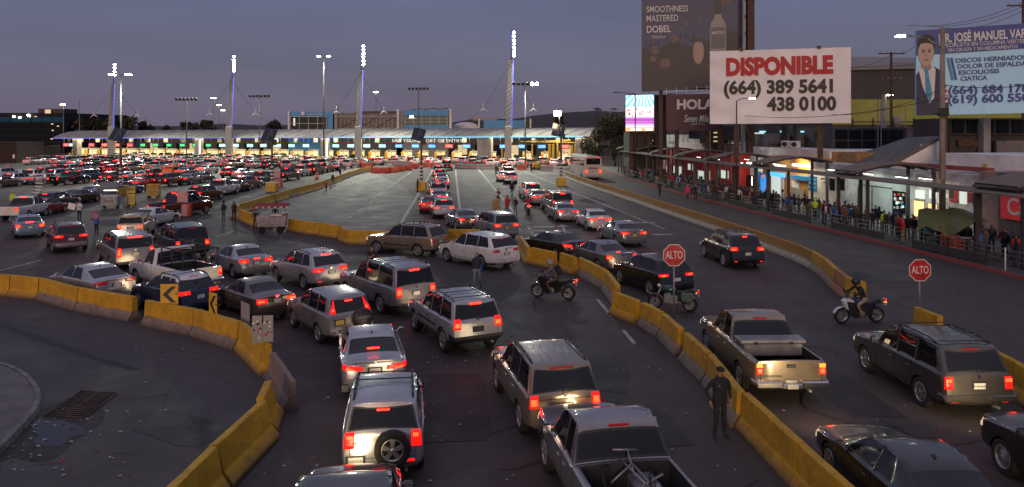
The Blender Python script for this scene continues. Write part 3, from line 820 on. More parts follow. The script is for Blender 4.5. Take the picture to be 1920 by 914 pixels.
mk.add([(c.x - .1, c.y - 2.5, .008), (c.x + .1, c.y - 2.5, .008), (c.x + .1, c.y, .008), (c.x - .1, c.y, .008), (c.x - .5, c.y - .1, .008), (c.x + .5, c.y - .1, .008), (c.x, c.y + 1.6, .008)], [(0, 1, 2, 3), (4, 5, 6)])
tag(mk.build('road_markings', paint_w), kind='structure')
st = MB()
pts = [G(0, 610), G(60, 632), G(120, 652), G(190, 676), G(262, 697)]
for a, b in zip(pts[:-1], pts[1:]):
 st.add([(a.x, a.y - .17, .0085), (b.x, b.y - .12, .0085), (b.x, b.y + .14, .0085), (a.x, a.y + .2, .0085)], [(0, 1, 2, 3)])
tag(st.build('tar_seam', mat('tar', (.018, .017, .019), .7, var=.4, vscale=4)), kind='structure')
pt = MB(); rp0 = random.Random(12)
for (px, py, w, l, a) in [(900, 620, 2.6, 4.5, 20), (1120, 700, 1.8, 3.2, -8), (840, 760, 2.2, 5, 5), (560, 640, 1.6, 3.4, 40), (1180, 800, 2.4, 2.6, 10), (420, 470, 2.2, 6, 50), (1290, 430, 2.0, 5, 5), (1450, 620, 2.2, 4, 0), (1560, 720, 1.5, 5, 2), (1640, 520, 2.5, 3, 10), (640, 560, 2, 3, 50), (250, 720, 2.0, 2.6, 20), (330, 800, 1.4, 3, 60), (90, 600, 2, 3, 70)]:
 c = G(px, py); Mz = Matrix.Translation((c.x, c.y, .0095)) @ Matrix.Rotation(R(a), 4, 'Z')
 n_ = 14; pt.add([((w/2*(1 if abs(math.cos(t_)) > .7 else abs(math.cos(t_))/.7)*math.copysign(1, math.cos(t_)) + rp0.uniform(-.12, .12)), (l/2*(1 if abs(math.sin(t_)) > .7 else abs(math.sin(t_))/.7)*math.copysign(1, math.sin(t_)) + rp0.uniform(-.15, .15)), 0) for t_ in [2*math.pi*i/n_ for i in range(n_)]], [tuple(range(n_))], rp0.randint(0, 1), False, Mz)
tag(pt.build('asphalt_patches', [asphalt('patch_dark', (.020, .018, .018), (.030, .027, .027), rough=(.5, .8)), asphalt('patch_pale', (.050, .045, .044), (.066, .06, .058), rough=(.55, .85))]), kind='structure')
tl_ = MB()
for k in range(20):
 px, py = rp0.uniform(250, 1750), 430 + 480*rp0.random(); c = G(px, py); a = rp0.uniform(0, 6.28); p = c.copy(); pts_ = [p.copy()]
 for i in range(rp0.randint(6, 14)):
  a += rp0.gauss(0, .35); p = p + Vector((math.cos(a), math.sin(a), 0))*.4; pts_.append(p.copy())
 for q0, q1 in zip(pts_[:-1], pts_[1:]):
  d = (q1 - q0).normalized(); n2 = Vector((-d.y, d.x, 0))*rp0.uniform(.012, .03)
  tl_.add([(*(q0 - n2)[:2], .0125), (*(q1 - n2)[:2], .0125), (*(q1 + n2)[:2], .0125), (*(q0 + n2)[:2], .0125)], [(0, 1, 2, 3)])
tag(tl_.build('tar_cracks', mat('tar_line', (.010, .009, .009), .55)), kind='structure')
ip = [G(*p) for p in [(-260, 650), (-120, 668), (-40, 682), (0, 692), (28, 703), (48, 718), (62, 736), (66, 752), (62, 770), (48, 790), (22, 818), (-8, 848), (-60, 900), (-140, 985)]]
isl = []
for p0, p1, p2, p3 in zip([ip[0]] + ip[:-2], ip[:-1], ip[1:], ip[2:] + [ip[-1]]):
 for k in range(4):
  t_ = k/4; isl.append(tuple(.5*((2*p1[i]) + (-p0[i] + p2[i])*t_ + (2*p0[i] - 5*p1[i] + 4*p2[i] - p3[i])*t_ ** 2 + (-p0[i] + 3*p1[i] - 3*p2[i] + p3[i])*t_ ** 3) for i in (0, 1)))
isl = [(-40, 15)] + isl + [(ip[-1].x, ip[-1].y), (-40, 14)]
sheet('island_pavement', isl, mat('island_concrete', (.12, .11, .115), .85, var=.25, vscale=1.5, bump=.3), .14, .2)
kb = MB()
for a, b in zip(isl[1:-1], isl[2:-1]):
 d = Vector((b[0] - a[0], b[1] - a[1], 0)); n = Vector((-d.y, d.x, 0)).normalized()*.16
 a3, b3 = Vector((*a, 0)), Vector((*b, 0))
 kb.add([a3, b3, b3 + n, a3 + n, a3 + Vector((0, 0, .155)), b3 + Vector((0, 0, .155)), b3 + n*.8 + Vector((0, 0, .15)), a3 + n*.8 + Vector((0, 0, .15))], [(4, 5, 6, 7), (3, 2, 6, 7), (0, 3, 7, 4), (1, 5, 6, 2)])
tag(kb.build('island_kerb', mat('kerb_concrete', (.17, .155, .15), .85, var=.35, vscale=2.5)), kind='structure')
def quadpts(q): return [G(*p) for p in q]
dq = quadpts([(85, 780), (150, 735), (216, 737), (160, 785)])
dr = thing('drain_grate', 'rusty bar grating over the gutter beside the kerbed island', 'drain grate', dq[0])
q = MB(); q.add([(p.x - dq[0].x, p.y - dq[0].y, .012) for p in dq], [(3, 2, 1, 0)]); q.build('pit_shade', mat('drain_shade', (.006, .006, .006), .9), dr)  # flat dark sheet under the bars; the pit's shade is put into its colour
q = MB(); u = dq[1] - dq[0]; v = dq[3] - dq[0]
for i in range(15):
 a = u*(i/14); b = a + v
 q.cyl((a.x, a.y, .022), (b.x, b.y, .022), .024, n=5)
for k in (0, 1, .5):
 a = v*k; b = u + v*k; q.cyl((a.x, a.y, .02), (b.x, b.y, .02), .024, n=5)
q.build('grate_bars', mat('rusty_iron', (.075, .055, .05), .7, .4, var=.4, vscale=6), dr)
pud = []
for i in range(26):
 a = 2*math.pi*i/26; r = 1 + .22*math.sin(3*a + 1) + .12*math.sin(5*a); pud.append(G(104 + 44*r*math.cos(a) + 14*math.sin(a), 812 + 23*r*math.sin(a) - 10*math.cos(a)))
sheet('puddle', pud, mat('water', (.010, .010, .013), .05, spec=.35), .012)
gut = []
for i in range(30):
 a = 2*math.pi*i/30; r = 1 + .2*math.sin(2*a + .6) + .13*math.sin(5*a + 2); gut.append(G(80 + 105*r*math.cos(a)*.9 + 40*math.sin(a)*-1, 810 + 62*r*math.sin(a) - 25*math.cos(a)))
sheet('gutter_dirt', gut, mat('gutter_dirt', (.022, .019, .017), .75, var=.5, vscale=2.5, bump=.5, bscale=12), .008)
lt = MB(); rr = random.Random(4)
def bit(p, s):
 a = rr.uniform(0, 6.28); dx, dy = s*math.cos(a), s*math.sin(a); k = rr.uniform(.4, .9)
 lt.add([(p.x - dx, p.y - dy, .011), (p.x + dy*k, p.y - dx*k, .03), (p.x + dx, p.y + dy, .012), (p.x - dy*k, p.y + dx*k, .028)], [(0, 1, 2, 3)], rr.choice([0, 0, 0, 1, 2]))
for i in range(330):
 px = rr.uniform(0, 1900); py = 330 + 584*rr.random() ** 1.2
 bit(G(px, py), rr.uniform(.02, .055)*(1 + (914 - py)/900))
for px, py, n, sx, sy in [(90, 800, 40, 60, 30), (60, 860, 30, 50, 20), (1010, 498, 28, 35, 8), (705, 800, 16, 90, 40), (600, 442, 14, 60, 6), (860, 680, 26, 80, 12), (930, 640, 20, 50, 10), (1650, 500, 12, 120, 30)]:
 for i in range(n): bit(G(px + rr.gauss(0, sx), max(300, py + rr.gauss(0, sy))), rr.uniform(.03, .08))
tag(lt.build('litter', [mat('paper_bits', (.36, .35, .35), .8), mat('brown_bits', (.16, .08, .04), .8), mat('red_bits', (.4, .05, .03), .7)]), kind='stuff', label='scraps of litter scattered over the asphalt', cat='litter')
# barriers
def barrier_mat(name, top, low, zline, wear):
 m = bpy.data.materials.new(name); m.use_nodes = True; nt = m.node_tree; b = nt.nodes['Principled BSDF']; N = nt.nodes.new; Lk = nt.links.new
 t = N('ShaderNodeTexCoord'); oi = N('ShaderNodeObjectInfo'); ad = N('ShaderNodeVectorMath'); ad.operation = 'ADD'; Lk(t.outputs['Object'], ad.inputs[0]); Lk(oi.outputs['Location'], ad.inputs[1])
 def noise(s, d=6, ro=.65):
  n = N('ShaderNodeTexNoise'); n.inputs['Scale'].default_value = s; n.inputs['Detail'].default_value = d; n.inputs['Roughness'].default_value = ro; Lk(ad.outputs[0], n.inputs['Vector']); return n.outputs[0]
 def rng(v, a, bb, c=0, d=1):
  r = N('ShaderNodeMapRange'); r.inputs[1].default_value = a; r.inputs[2].default_value = bb; r.inputs[3].default_value = c; r.inputs[4].default_value = d; Lk(v, r.inputs[0]); return r.outputs[0]
 def mix(f, A, B):
  x = N('ShaderNodeMix'); x.data_type = 'RGBA'; Lk(f, x.inputs[0])
  for i, q in ((6, A), (7, B)):
   if isinstance(q, tuple): x.inputs[i].default_value = (*q, 1)
   else: Lk(q, x.inputs[i])
  return x.outputs[2]
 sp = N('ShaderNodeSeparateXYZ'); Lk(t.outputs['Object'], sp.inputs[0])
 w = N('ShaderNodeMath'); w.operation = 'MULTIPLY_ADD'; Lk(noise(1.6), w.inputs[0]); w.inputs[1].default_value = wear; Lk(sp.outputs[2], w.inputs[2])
 yel = mix(rng(noise(2.5), .4, .62), top, tuple(x*.74 for x in top))
 yel = mix(rng(noise(9, 6, .75), .56, .66, 0, .85), yel, tuple(x*.30 + .012 for x in top))
 yel = mix(rng(noise(30, 3), .66, .7, 0, 1), yel, (.26, .21, .17))
 lowc = mix(rng(noise(4), .35, .65), low, tuple(x*.55 for x in low))
 col = mix(rng(w.outputs[0], zline + wear*.5 - .03, zline + wear*.5 + .03), lowc, yel)
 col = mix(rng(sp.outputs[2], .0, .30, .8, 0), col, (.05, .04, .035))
 Lk(col, b.inputs['Base Color']); b.inputs['Roughness'].default_value = .72
 bp = N('ShaderNodeBump'); bp.inputs['Strength'].default_value = .4; bp.inputs['Distance'].default_value = .02; Lk(noise(18, 5), bp.inputs['Height']); Lk(bp.outputs[0], b.inputs['Normal'])
 return m
YEL = (.56, .30, .012)
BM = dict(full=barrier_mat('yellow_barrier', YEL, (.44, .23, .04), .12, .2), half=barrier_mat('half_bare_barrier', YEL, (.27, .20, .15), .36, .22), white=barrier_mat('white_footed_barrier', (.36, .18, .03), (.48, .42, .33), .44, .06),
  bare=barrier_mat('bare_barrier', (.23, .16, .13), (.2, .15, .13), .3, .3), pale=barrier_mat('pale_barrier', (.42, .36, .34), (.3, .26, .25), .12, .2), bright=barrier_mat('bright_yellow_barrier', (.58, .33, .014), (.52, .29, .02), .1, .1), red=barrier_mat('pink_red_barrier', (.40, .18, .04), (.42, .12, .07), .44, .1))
def barrier(a, b, style='full', label=None, group=None, h=.88, w=.58, tilt=0, gap=.03, name='concrete_barrier'):
 a, b = Vector((*a[:2], 0)), Vector((*b[:2], 0)); d = b - a; L = d.length - gap
 mid = (a + b)/2; ang = math.atan2(d.y, d.x)
 n = Vector((-d.y, d.x, 0)).normalized()
 if n.dot(mid - Vector((0, 0, 0))) < 0: n = -n
 mid = mid + n*(w/2*.9)
 prof = [(-w/2, 0), (w/2, 0), (w/2, .08), (w*.23, .33), (w*.17, h - .02), (w*.12, h), (-w*.12, h), (-w*.17, h - .02), (-w*.23, .33), (-w/2, .08)]
 k = len(prof); q = MB(); vs = []; ns = max(2, int(L/.5)); r2 = random.Random(int(mid.x*100))
 for i in range(ns + 1):
  x = -L/2 + L*i/ns; e = .015 if 0 < i < ns else .0
  for (y, z) in prof:
   vs.append((x, y + r2.gauss(0, .004), max(0, z + (r2.gauss(0, .006) if z > .1 else 0))))
 fs = [(i*k + j, i*k + (j + 1) % k, (i + 1)*k + (j + 1) % k, (i + 1)*k + j) for i in range(ns) for j in range(k)]
 fs += [tuple(range(k - 1, -1, -1)), tuple(ns*k + j for j in range(k))]
 q.add(vs, fs)
 o = q.build(name, BM[style]); o.location = mid; o.rotation_euler = (R(tilt), 0, ang)
 return tag(o, label, 'barrier', group)
def run(pts, labels, styles, group, **kw):
 for i, (a, b) in enumerate(zip(pts[:-1], pts[1:])):
  st = styles[i % len(styles)]; lb = labels[i] if isinstance(labels, list) else labels
  if lb: barrier(G(*a), G(*b), st, lb, group, **kw)
gL = 'yellow concrete barriers curving along the left side road'
for (a, b, st, lb, tl) in [
 ((-150, 545), (12, 557), 'full', 'yellow barrier cut by the left photo edge, first of the left curve', 0),
 ((12, 557), (66, 563), 'full', 'short yellow barrier second from the left edge, beside the silver fastback sedan', 0),
 ((66, 563), (137, 584), 'half', 'yellow barrier with bare pinkish foot, third from the left edge', 0),
 ((139, 584), (241, 604), 'half', 'low chipped yellow barrier just left of the gap before the dark blue crossover', 0),
 ((264, 611), (355, 631), 'half', 'yellow barrier under the large chevron sign in front of the dark blue crossover', 0),
 ((355, 631), (437, 658), 'half', 'yellow barrier under the small chevron sign, cracked bare foot', 0),
 ((439, 658), (487, 707), 'full', 'yellow barrier behind the two back-to-back sign panels at the bend', 0),
 ((494, 712), (530, 775), 'bare', 'bare brown barrier with no yellow paint at the tip of the bend', -6),
 ((532, 778), (520, 815), 'full', 'short leaning yellow barrier between the bare brown one and the brightly lit one', 8),
 ((524, 824), (437, 918), 'bright', 'bright yellow barrier leaning outward near the bottom edge', 10),
 ((432, 922), (330, 1040), 'bright', 'bright yellow barrier cut by the bottom edge left of the spare-wheel suv', 6)]:
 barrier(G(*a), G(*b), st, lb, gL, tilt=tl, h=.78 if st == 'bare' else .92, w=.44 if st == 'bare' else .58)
gC = 'yellow concrete barriers dividing the middle lanes'
for (a, b, st, lb) in [
 ((1632, 1075), (1480, 914), 'full', 'orange-lit yellow barrier cut by the bottom edge, last before the frame'),
 ((1480, 914), (1432, 862), 'full', 'yellow barrier with an orange glow, second up from the bottom edge in the middle row'),
 ((1432, 862), (1379, 805), 'full', 'yellow barrier just below and right of the standing officer'),
 ((1370, 803), (1316, 722), 'half', 'stained yellow barrier directly behind the standing officer'),
 ((1314, 720), (1272, 677), 'half', 'yellow barrier beside the front wheel of the beige pickup'),
 ((1263, 668), (1231, 636), 'half', 'yellow barrier just left of the foot of the middle stop sign post'),
 ((1230, 634), (1194, 613), 'half', 'yellow barrier left of the parked green motorcycle'),
 ((1186, 609), (1141, 590), 'full', 'separate yellow barrier with its end face lit, between the bend and the green motorcycle'),
 ((1147, 574), (1127, 544), 'half', 'barrier turned end-on at the bend with crumbled pale foot'),
 ((1126, 543), (1079, 516), 'half', 'yellow barrier with broken whitish foot in front of the grey sedan'),
 ((1071, 517), (1044, 506), 'full', 'short yellow barrier in front of the tail of the black sedan'),
 ((1035, 506), (991, 496), 'full', 'yellow barrier in front of the black sedan door'),
 ((983, 495), (968, 470), 'full', 'yellow barrier standing end-on beside the white suv tail'),
 ((900, 458), (838, 457), 'full', 'yellow barrier glimpsed between the brown suv and the white suv'),
 ((745, 462), (690, 460), 'full', 'yellow barrier behind the nose of the brown suv'),
 ((690, 460), (650, 459), 'full', 'yellow barrier second left of the brown suv'),
 ((648, 459), (632, 451), 'full', 'short turned yellow barrier third left of the brown suv'),
 ((630, 449), (597, 444), 'full', 'yellow barrier third right of the food cart'),
 ((597, 443), (570, 440), 'full', 'yellow barrier second right of the food cart'),
 ((570, 440), (537, 434), 'full', 'yellow barrier touching the right side of the food cart'),
 ((500, 430), (467, 424), 'full', 'yellow barrier half hidden behind the food cart'),
 ((467, 423), (446, 414), 'full', 'yellow barrier at the rounded left end of the middle lot'),
 ((444, 412), (454, 402), 'full', 'short end-on yellow barrier beside the two dark-coated pedestrians'),
 ((454, 402), (490, 390), 'full', 'yellow barrier right of the two dark-coated pedestrians'),
 ((490, 390), (517, 380), 'full', 'yellow barrier above the canopy of the food cart'),
 ((519, 380), (544, 372), 'full', 'yellow barrier one past the striped solar lamp base'),
 ((545, 371), (560, 367), 'half', 'short worn yellow barrier halfway along the upper edge of the middle lot'),
 ((560, 367), (600, 356), 'full', 'long yellow barrier before the two pedestrians on the upper edge of the lot'),
 ((600, 356), (640, 340), 'full', 'yellow barrier beside the pedestrians on the upper edge of the lot'),
 ((640, 340), (668, 329), 'half', 'yellow barrier farthest but one along the upper edge of the lot'),
 ((668, 329), (698, 321), 'half', 'yellow barrier next to the orange water-filled barriers')]:
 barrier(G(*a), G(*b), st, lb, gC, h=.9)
gRr = 'yellow and white barriers along the bus lane on the right'
rp = [(1608, 572), (1578, 560), (1556, 541), (1538, 521), (1516, 505), (1488, 491), (1456, 478), (1425, 466), (1390, 453), (1356, 441), (1322, 428), (1290, 417), (1262, 407), (1236, 398), (1211, 389), (1187, 380), (1166, 373), (1146, 366), (1127, 360), (1110, 354), (1095, 348), (1080, 343), (1068, 338), (1058, 333)]
for i, (a, b) in enumerate(zip(rp[:-1], rp[1:])):
 if i == 0: lb, st = 'yellow barrier at the near tip of the bus lane row behind the white scooter', 'full'
 elif i == 1: lb, st = 'barrier with pinkish red foot one before the near tip of the bus lane row', 'red'
 elif i == 2: lb, st = 'dull barrier with bare foot two before the near tip of the bus lane row', 'half'
 else:
  st = 'white' if i > 3 else 'half'
  lb = 'yellow barrier with whitewashed foot in the long row along the bus lane'
 barrier(G(*a), G(*b), st, lb, gRr, h=.95, w=.62)
for i, (a, b) in enumerate([((1705, 625), (1750, 645)), ((1828, 706), (1888, 742)), ((1888, 742), (1960, 795))]):
 barrier(G(*a), G(*b), 'full', ['pale yellow barrier at the foot of the right stop sign post', 'yellow barrier behind the rear corner of the pewter suv', 'yellow barrier cut by the right photo edge beside the pewter suv'][i], 'yellow barriers behind the pewter suv', h=.95)
wr = [[(30, 299), (70, 300), (110, 300), (150, 300), (190, 301), (225, 301)], [(225, 303), (270, 304)], [(700, 309), (735, 311), (770, 312)], [(852, 317), (893, 318), (934, 318)], [(1085, 327), (1060, 325), (1035, 322), (1012, 321)], [(410, 313), (440, 314), (480, 315), (520, 315)]]
for r_ in wr:
 for a, b in zip(r_[:-1], r_[1:]): barrier(G(*a), G(*b), 'pale', 'pale unpainted concrete barrier across the lanes just before the booths', 'pale barriers before the booths', h=1.0)
ORM = mat('orange_plastic', (.50, .075, .02), .5, var=.25, vscale=2); ORD = mat('red_plastic', (.48, .05, .02), .5, var=.25, vscale=2)
def water_barrier(px, py, L, m, lb, grp='plastic barriers at the top of the middle lot'):
 q = MB(); h = 1.0
 q.prism([(-.3, 0), (.3, 0), (.3, .14), (.14, .42), (.1, h), (-.1, h), (-.14, .42), (-.3, .14)], -L/2, L/2, M=Matrix.Rotation(R(90), 4, 'Y') @ Matrix.Rotation(R(90), 4, 'Z'))
 o = q.build('plastic_barrier', m); o.location = G(px, py); o.rotation_euler.z = rr.uniform(-.15, .15); tag(o, lb, 'barrier', grp)
 q = MB(); q.cyl((L*.3, 0, h - .02), (L*.3, 0, h + .05), .07, n=8); q.build('filler_cap', m, o)
for i, (px, py, L, m) in enumerate([(688, 316, 2.2, ORM), (704, 325, 1.6, ORD), (720, 325, 1.7, ORD), (736, 324, 2.0, ORM), (749, 322, 1.8, ORM), (765, 320, 1.5, ORD), (776, 317, 1.6, ORD), (794, 314, 2.4, ORM), (815, 316, 1.9, ORD), (978, 319, 1.8, ORM), (1026, 319, 2.0, ORD)]):
 water_barrier(px, py, L, m, ['orange water-filled plastic barrier at the top of the middle lot', 'red water-filled plastic barrier at the top of the middle lot'][m is ORD] if i < 9 else ['orange plastic barrier beside the forklift', 'red plastic barrier between the forklift and the bus'][i - 9])
for px, py, lb in [(594, 337, 'orange traffic drum in the empty lane before the middle lot'), (13, 318, 'orange traffic drum at the far left behind the queue')]:
 q = MB(); q.lathe([(0, 0), (.34, 0), (.34, .08), (.28, .1), (.27, .4), (.25, .42), (.24, .75), (.2, .78), (.18, 1.05), (0, 1.07)], 14, 0)
 o = q.build('traffic_drum', ORM); o.location = G(px, py); tag(o, lb, 'traffic drum')
 q = MB(); q.lathe([(.272, .45), (.262, .6)], 14); q.build('reflective_band', mat('reflective', (.6, .55, .5), .3), o)
# walkway on the right (kerb line kx, d metres behind it)
KP = [(-40, 27.8), (20, 25.9), (40, 24.7), (80, 19.8), (105, 18.2), (140, 16.2), (260, 10)]
def kx(Y):
 for (a, xa), (b, xb) in zip(KP[:-1], KP[1:]):
  if Y <= b: return xa + (xb - xa)*(Y - a)/(b - a)
 return KP[-1][1]
KN = (.992, .124)
def Wp(Y, d, z=0): return Vector((kx(Y) + d*KN[0], Y + d*KN[1], z))
def fac(px, py, d):
 lo, hi = 5.0, 240.0; k = (px - 960)/FPX
 for _ in range(50):
  m = (lo + hi)/2; p = Wp(m, d)
  if p.x/p.y > k: lo = m
  else: hi = m
 p = Wp(lo, d); p.z = CAMH - (py - HORIZON)/FPX*p.y
 return p, lo
def wrib(name, d0, d1, z0, z1, ys, m):
 q = MB(); n = len(ys); vs = []
 for Y in ys:
  vs += [Wp(Y, d0, z0), Wp(Y, d1, z0), Wp(Y, d1, z1), Wp(Y, d0, z1)]
 fs = [(i*4 + j, i*4 + (j + 1) % 4, i*4 + 4 + (j + 1) % 4, i*4 + 4 + j) for i in range(n - 1) for j in range(4)] + [(3, 2, 1, 0), tuple((n - 1)*4 + j for j in range(4))]
 q.add(vs, fs); o = q.build(name, m); return tag(o, kind='structure')
YS = [0, 15, 28, 40, 52, 64, 80, 92, 105, 120, 150]
wrib('pavement', .2, 26, -.1, .16, YS, mat('pavement_concrete', (.085, .078, .075), .8, var=.25, vscale=.8, bump=.2))
wrib('red_kerb', 0, .197, -.1, .175, YS, mat('red_kerb_paint', (.30, .03, .03), .7, var=.45, vscale=1.5, col2=(.2, .05, .05)))
# border crossing canopy and booths
S = {}
S['conc'] = mat('grey_concrete', (.28, .27, .26), .75, var=.2, vscale=.8)
S['roof'] = mat('canopy_skin', (.30, .285, .26), .5, var=.15, vscale=.3)
S['white'] = mat('white_wall', (.74, .71, .68), .75, var=.15, vscale=.8)
S['dirtywhite'] = mat('stained_white_wall', (.52, .49, .47), .85, var=.35, vscale=.7)
S['steel'] = mat('galvanised', (.22, .22, .23), .45, .5, var=.15)
S['dark'] = mat('dark_metal', (.035, .033, .036), .55, .3, var=.25, vscale=4)
S['black'] = mat('black_board', (.012, .012, .014), .6)
S['rust'] = mat('rusty_steel', (.09, .05, .035), .75, .3, var=.4, vscale=3)
S['brownroof'] = mat('brown_shelter_roof', (.15, .115, .09), .7, var=.2, vscale=2)
S['post'] = mat('shelter_post', (.045, .038, .042), .5, .4, var=.2)
S['yellow'] = mat('yellow_paint', (.52, .33, .03), .55, var=.15, vscale=3)
S['blue'] = mat('blue_panel', (.035, .26, .55), .5)
S['glass'] = mat('window_glass', (.010, .013, .018), .14, spec=.15)
S['glassb'] = mat('bluish_glass', (.012, .07, .14), .4, spec=.1)
S['litwin'] = mat('lit_window', (.5, .45, .35), .4, emit=(1, .74, .36), es=.28)
S['litcool'] = mat('lit_cool_window', (.5, .5, .5), .4, emit=(.80, .92, .80), es=.3)
S['lamp'] = mat('lamp_glow', (.9, .9, .85), .3, emit=(1, .95, .82), es=14)
S['lampwarm'] = mat('lamp_glow_warm', (.9, .8, .6), .3, emit=(1, .78, .45), es=16)
S['polegrey'] = mat('pole_grey', (.10, .10, .10), .8)
S['flood'] = mat('floodlight_glow', (.9, .95, .9), .3, emit=(.93, 1, .88), es=45)
S['tubew'] = mat('tube_light', (.9, .9, .9), .3, emit=(1, .97, .82), es=3)
S['led_v'] = mat('led_violet', (.2, .2, .8), .4, emit=(.12, .17, 1), es=.4)
S['led_c'] = mat('led_cyan', (.2, .7, .8), .4, emit=(.10, .55, 1), es=.6)
S['sg'] = mat('sign_green', (.05, .4, .1), .4, emit=(.03, .9, .2), es=1.0)
S['sr'] = mat('sign_red', (.4, .05, .05), .4, emit=(1, .05, .06), es=1.1)
S['sb'] = mat('sign_blue', (.05, .2, .5), .4, emit=(.05, .30, 1), es=1.0)
S['sc'] = mat('sign_pale_cyan', (.3, .6, .7), .4, emit=(.28, .72, .9), es=.75)
S['panel'] = mat('solar_panel', (.012, .016, .035), .2, spec=.6)
S['stripe_w'] = mat('white_stripe', (.6, .6, .58), .6); S['stripe_b'] = mat('black_stripe', (.015, .015, .015), .6)
CA, CB = Vector((-123, 200, 0)), Vector((16.6, 159.5, 0)); CL = (CB - CA).length; CU = (CB - CA).normalized(); CN = Vector((-CU.y, CU.x, 0))
CANG = math.atan2(CU.y, CU.x)
def cpos(u, o=0, z=0): return CA + CU*u + CN*o + Vector((0, 0, z))
def cu_px(px, o=0):
 k = (px - 960)/FPX; lo, hi = -10, CL + 20
 for _ in range(50):
  m = (lo + hi)/2; p = cpos(m, o)
  if p.x/p.y < k: lo = m
  else: hi = m
 return lo
can = thing('border_canopy', 'long low grey roofed canopy with glowing blue edge over the inspection booths', 'canopy', CA, CANG)
prof = [(0, 5.45), (.6, 5.75), (2.5, 6.5), (5, 7.05), (8, 7.35), (11, 7.4), (15, 7.0), (18, 6.2), (18, 5.7), (11, 6.6), (6, 6.3), (2.5, 5.7), (.2, 5.2)]
q = MB(); n = len(prof); ns = 60
vs = [(CL*i/ns, o, z + .7*(i/ns)) for i in range(ns + 1) for o, z in prof]
fs = [(i*n + j, i*n + (j + 1) % n, (i + 1)*n + (j + 1) % n, (i + 1)*n + j) for i in range(ns) for j in range(n)] + [tuple(range(n)), tuple(ns*n + j for j in range(n - 1, -1, -1))]
q.add(vs, fs); q.build('roof', S['roof'], can)
for i in range(46):
 a = CL*(i + .3)/46; e = .7*a/CL
 q = MB(); q.tube([(a, .5, 5.78 + e), (a + 1.2, 2.5, 6.55 + e), (a + 2.4, 5, 7.1 + e), (a + 3.4, 8, 7.4 + e)], .07, 4); q.build('roof_rib', S['conc'], can)
q = MB()
for u0, u1, mi in ((0, CL*.35, 0), (CL*.35, CL*.58, 0), (CL*.58, CL - 1.5, 1)):
 e0, e1 = .7*u0/CL, .7*u1/CL
 q.add([(u0, -.08, 5.28 + e0), (u1, -.08, 5.28 + e1), (u1, -.08, 5.44 + e1), (u0, -.08, 5.44 + e0)], [(0, 1, 2, 3)], mi)
q.build('led_edge', [S['led_v'], S['led_c']], can)
for i in range(12):
 u = CL*(i + .5)/12; e = .7*u/CL
 for off in (3.2, 9.5):
  q = MB(); q.box((u, off, 5.55 + e + (.25 if off > 5 else 0)), (8.5, .35, .12)); q.build('soffit_light', S['tubew'], can)
 ld = bpy.data.lights.new('canopy_lamp', 'AREA'); ld.shape = 'RECTANGLE'; ld.size = 9; ld.size_y = 8; ld.energy = 950; ld.color = (1, .84, .48)
 lo = bpy.data.objects.new('canopy_lamp', ld); C.objects.link(lo); lo.parent = can; lo.location = (u, 4.0, 5.2 + e)
for px in (141, 370, 607, 908, 1085):
 u = cu_px(px, .6); q = MB(); q.box((u, 1.2, 2.9), (1.5 if px != 908 else 3.2, 1.6, 5.8), bev=.05); o = q.build('pier', S['conc'], can)
 if px in (370, 607): 
  q = MB(); q.box((u + .95, .3, 2.6), (.18, .1, 4.6)); q.build('pier_light', S['tubew'], o)
 if px == 908:
  l = lettering('SAN YSIDRO', o, S['steel'], (u, .36, 2.9), 1.0, rot=(R(90), R(-90), 0), bold=.01)
lettering('SAN YSIDRO PORT OF ENTRY', can, mat('white_letters', (.6, .6, .6), .5, emit=(1, 1, .95), es=.25), ((cu_px(735) + cu_px(868))/2, -.12, 5.05), 1.0, bold=.01, fitw=cu_px(868) - cu_px(735))
NB = 34
bw = mat('booth_wall', (.30, .29, .27), .5, var=.1); bstripe = S['yellow']
signpx = [(124, 'sr'), (135, 'sc'), (172, 'sr'), (196, 'sr'), (220, 'sr'), (244, 'sr'), (268, 'sg'), (292, 'sg'), (317, 'sg'), (342, 'sg'), (366, 'sg'), (391, 'sg'), (417, 'sc'), (442, 'sc'), (469, 'sc'), (494, 'sc'), (521, 'sc'), (547, 'sc'), (574, 'sc'), (630, 'sc'), (658, 'sc'), (688, 'sc'), (717, 'sc'), (748, 'sb'), (779, 'sb'), (810, 'sb'), (842, 'sr'), (875, 'sb'), (944, 'sb'), (979, 'sb'), (1016, 'sb'), (1060, 'sr')]
cn = dict(sr='red', sg='green', sb='blue', sc='pale cyan')
proto = None
def booth():
 t = thing('inspection_booth', 'inspection booth with lit window between yellow bollards under the canopy', 'booth', (0, 0, 0), 0, 'inspection booths under the canopy')
 q = MB(); q.box((0, 2.4, .12), (1.5, 8, .24)); q.build('island', S['conc'], t)
 q = MB(); q.box((0, 2.5, .6), (1.25, 2.6, .75), bev=.03); q.box((0, 2.5, 2.45), (1.4, 2.9, .3), bev=.03)
 for x in (-.57, .57):
  for y in (1.25, 3.75): q.box((x, y, 1.6), (.1, .1, 1.4))
 q.build('cabin', bw, t)
 q = MB(); q.box((0, 1.22, 1.65), (1.0, .04, 1.2)); q.box((-.6, 2.5, 1.65), (.04, 2.3, 1.2)); q.box((.6, 2.5, 1.65), (.04, 2.3, 1.2)); q.build('lit_window', S['litwin'], t)
 q = MB(); q.box((0, -.4, 1.25), (.6, .5, 2.1), bev=.06); q.build('crash_post', bstripe, t)
 for x in (-.55, .55):
  q = MB(); q.cyl((x, -1.1, .2), (x, -1.1, 1.3), .11, n=8); q.build('bollard', bstripe, t)
 q = MB(); q.cyl((.5, .2, .2), (.5, .2, 3.0), .05, n=6); q.box((.5, .15, 2.7), (.5, .2, .5)); q.build('camera_post', S['steel'], t)
 return t
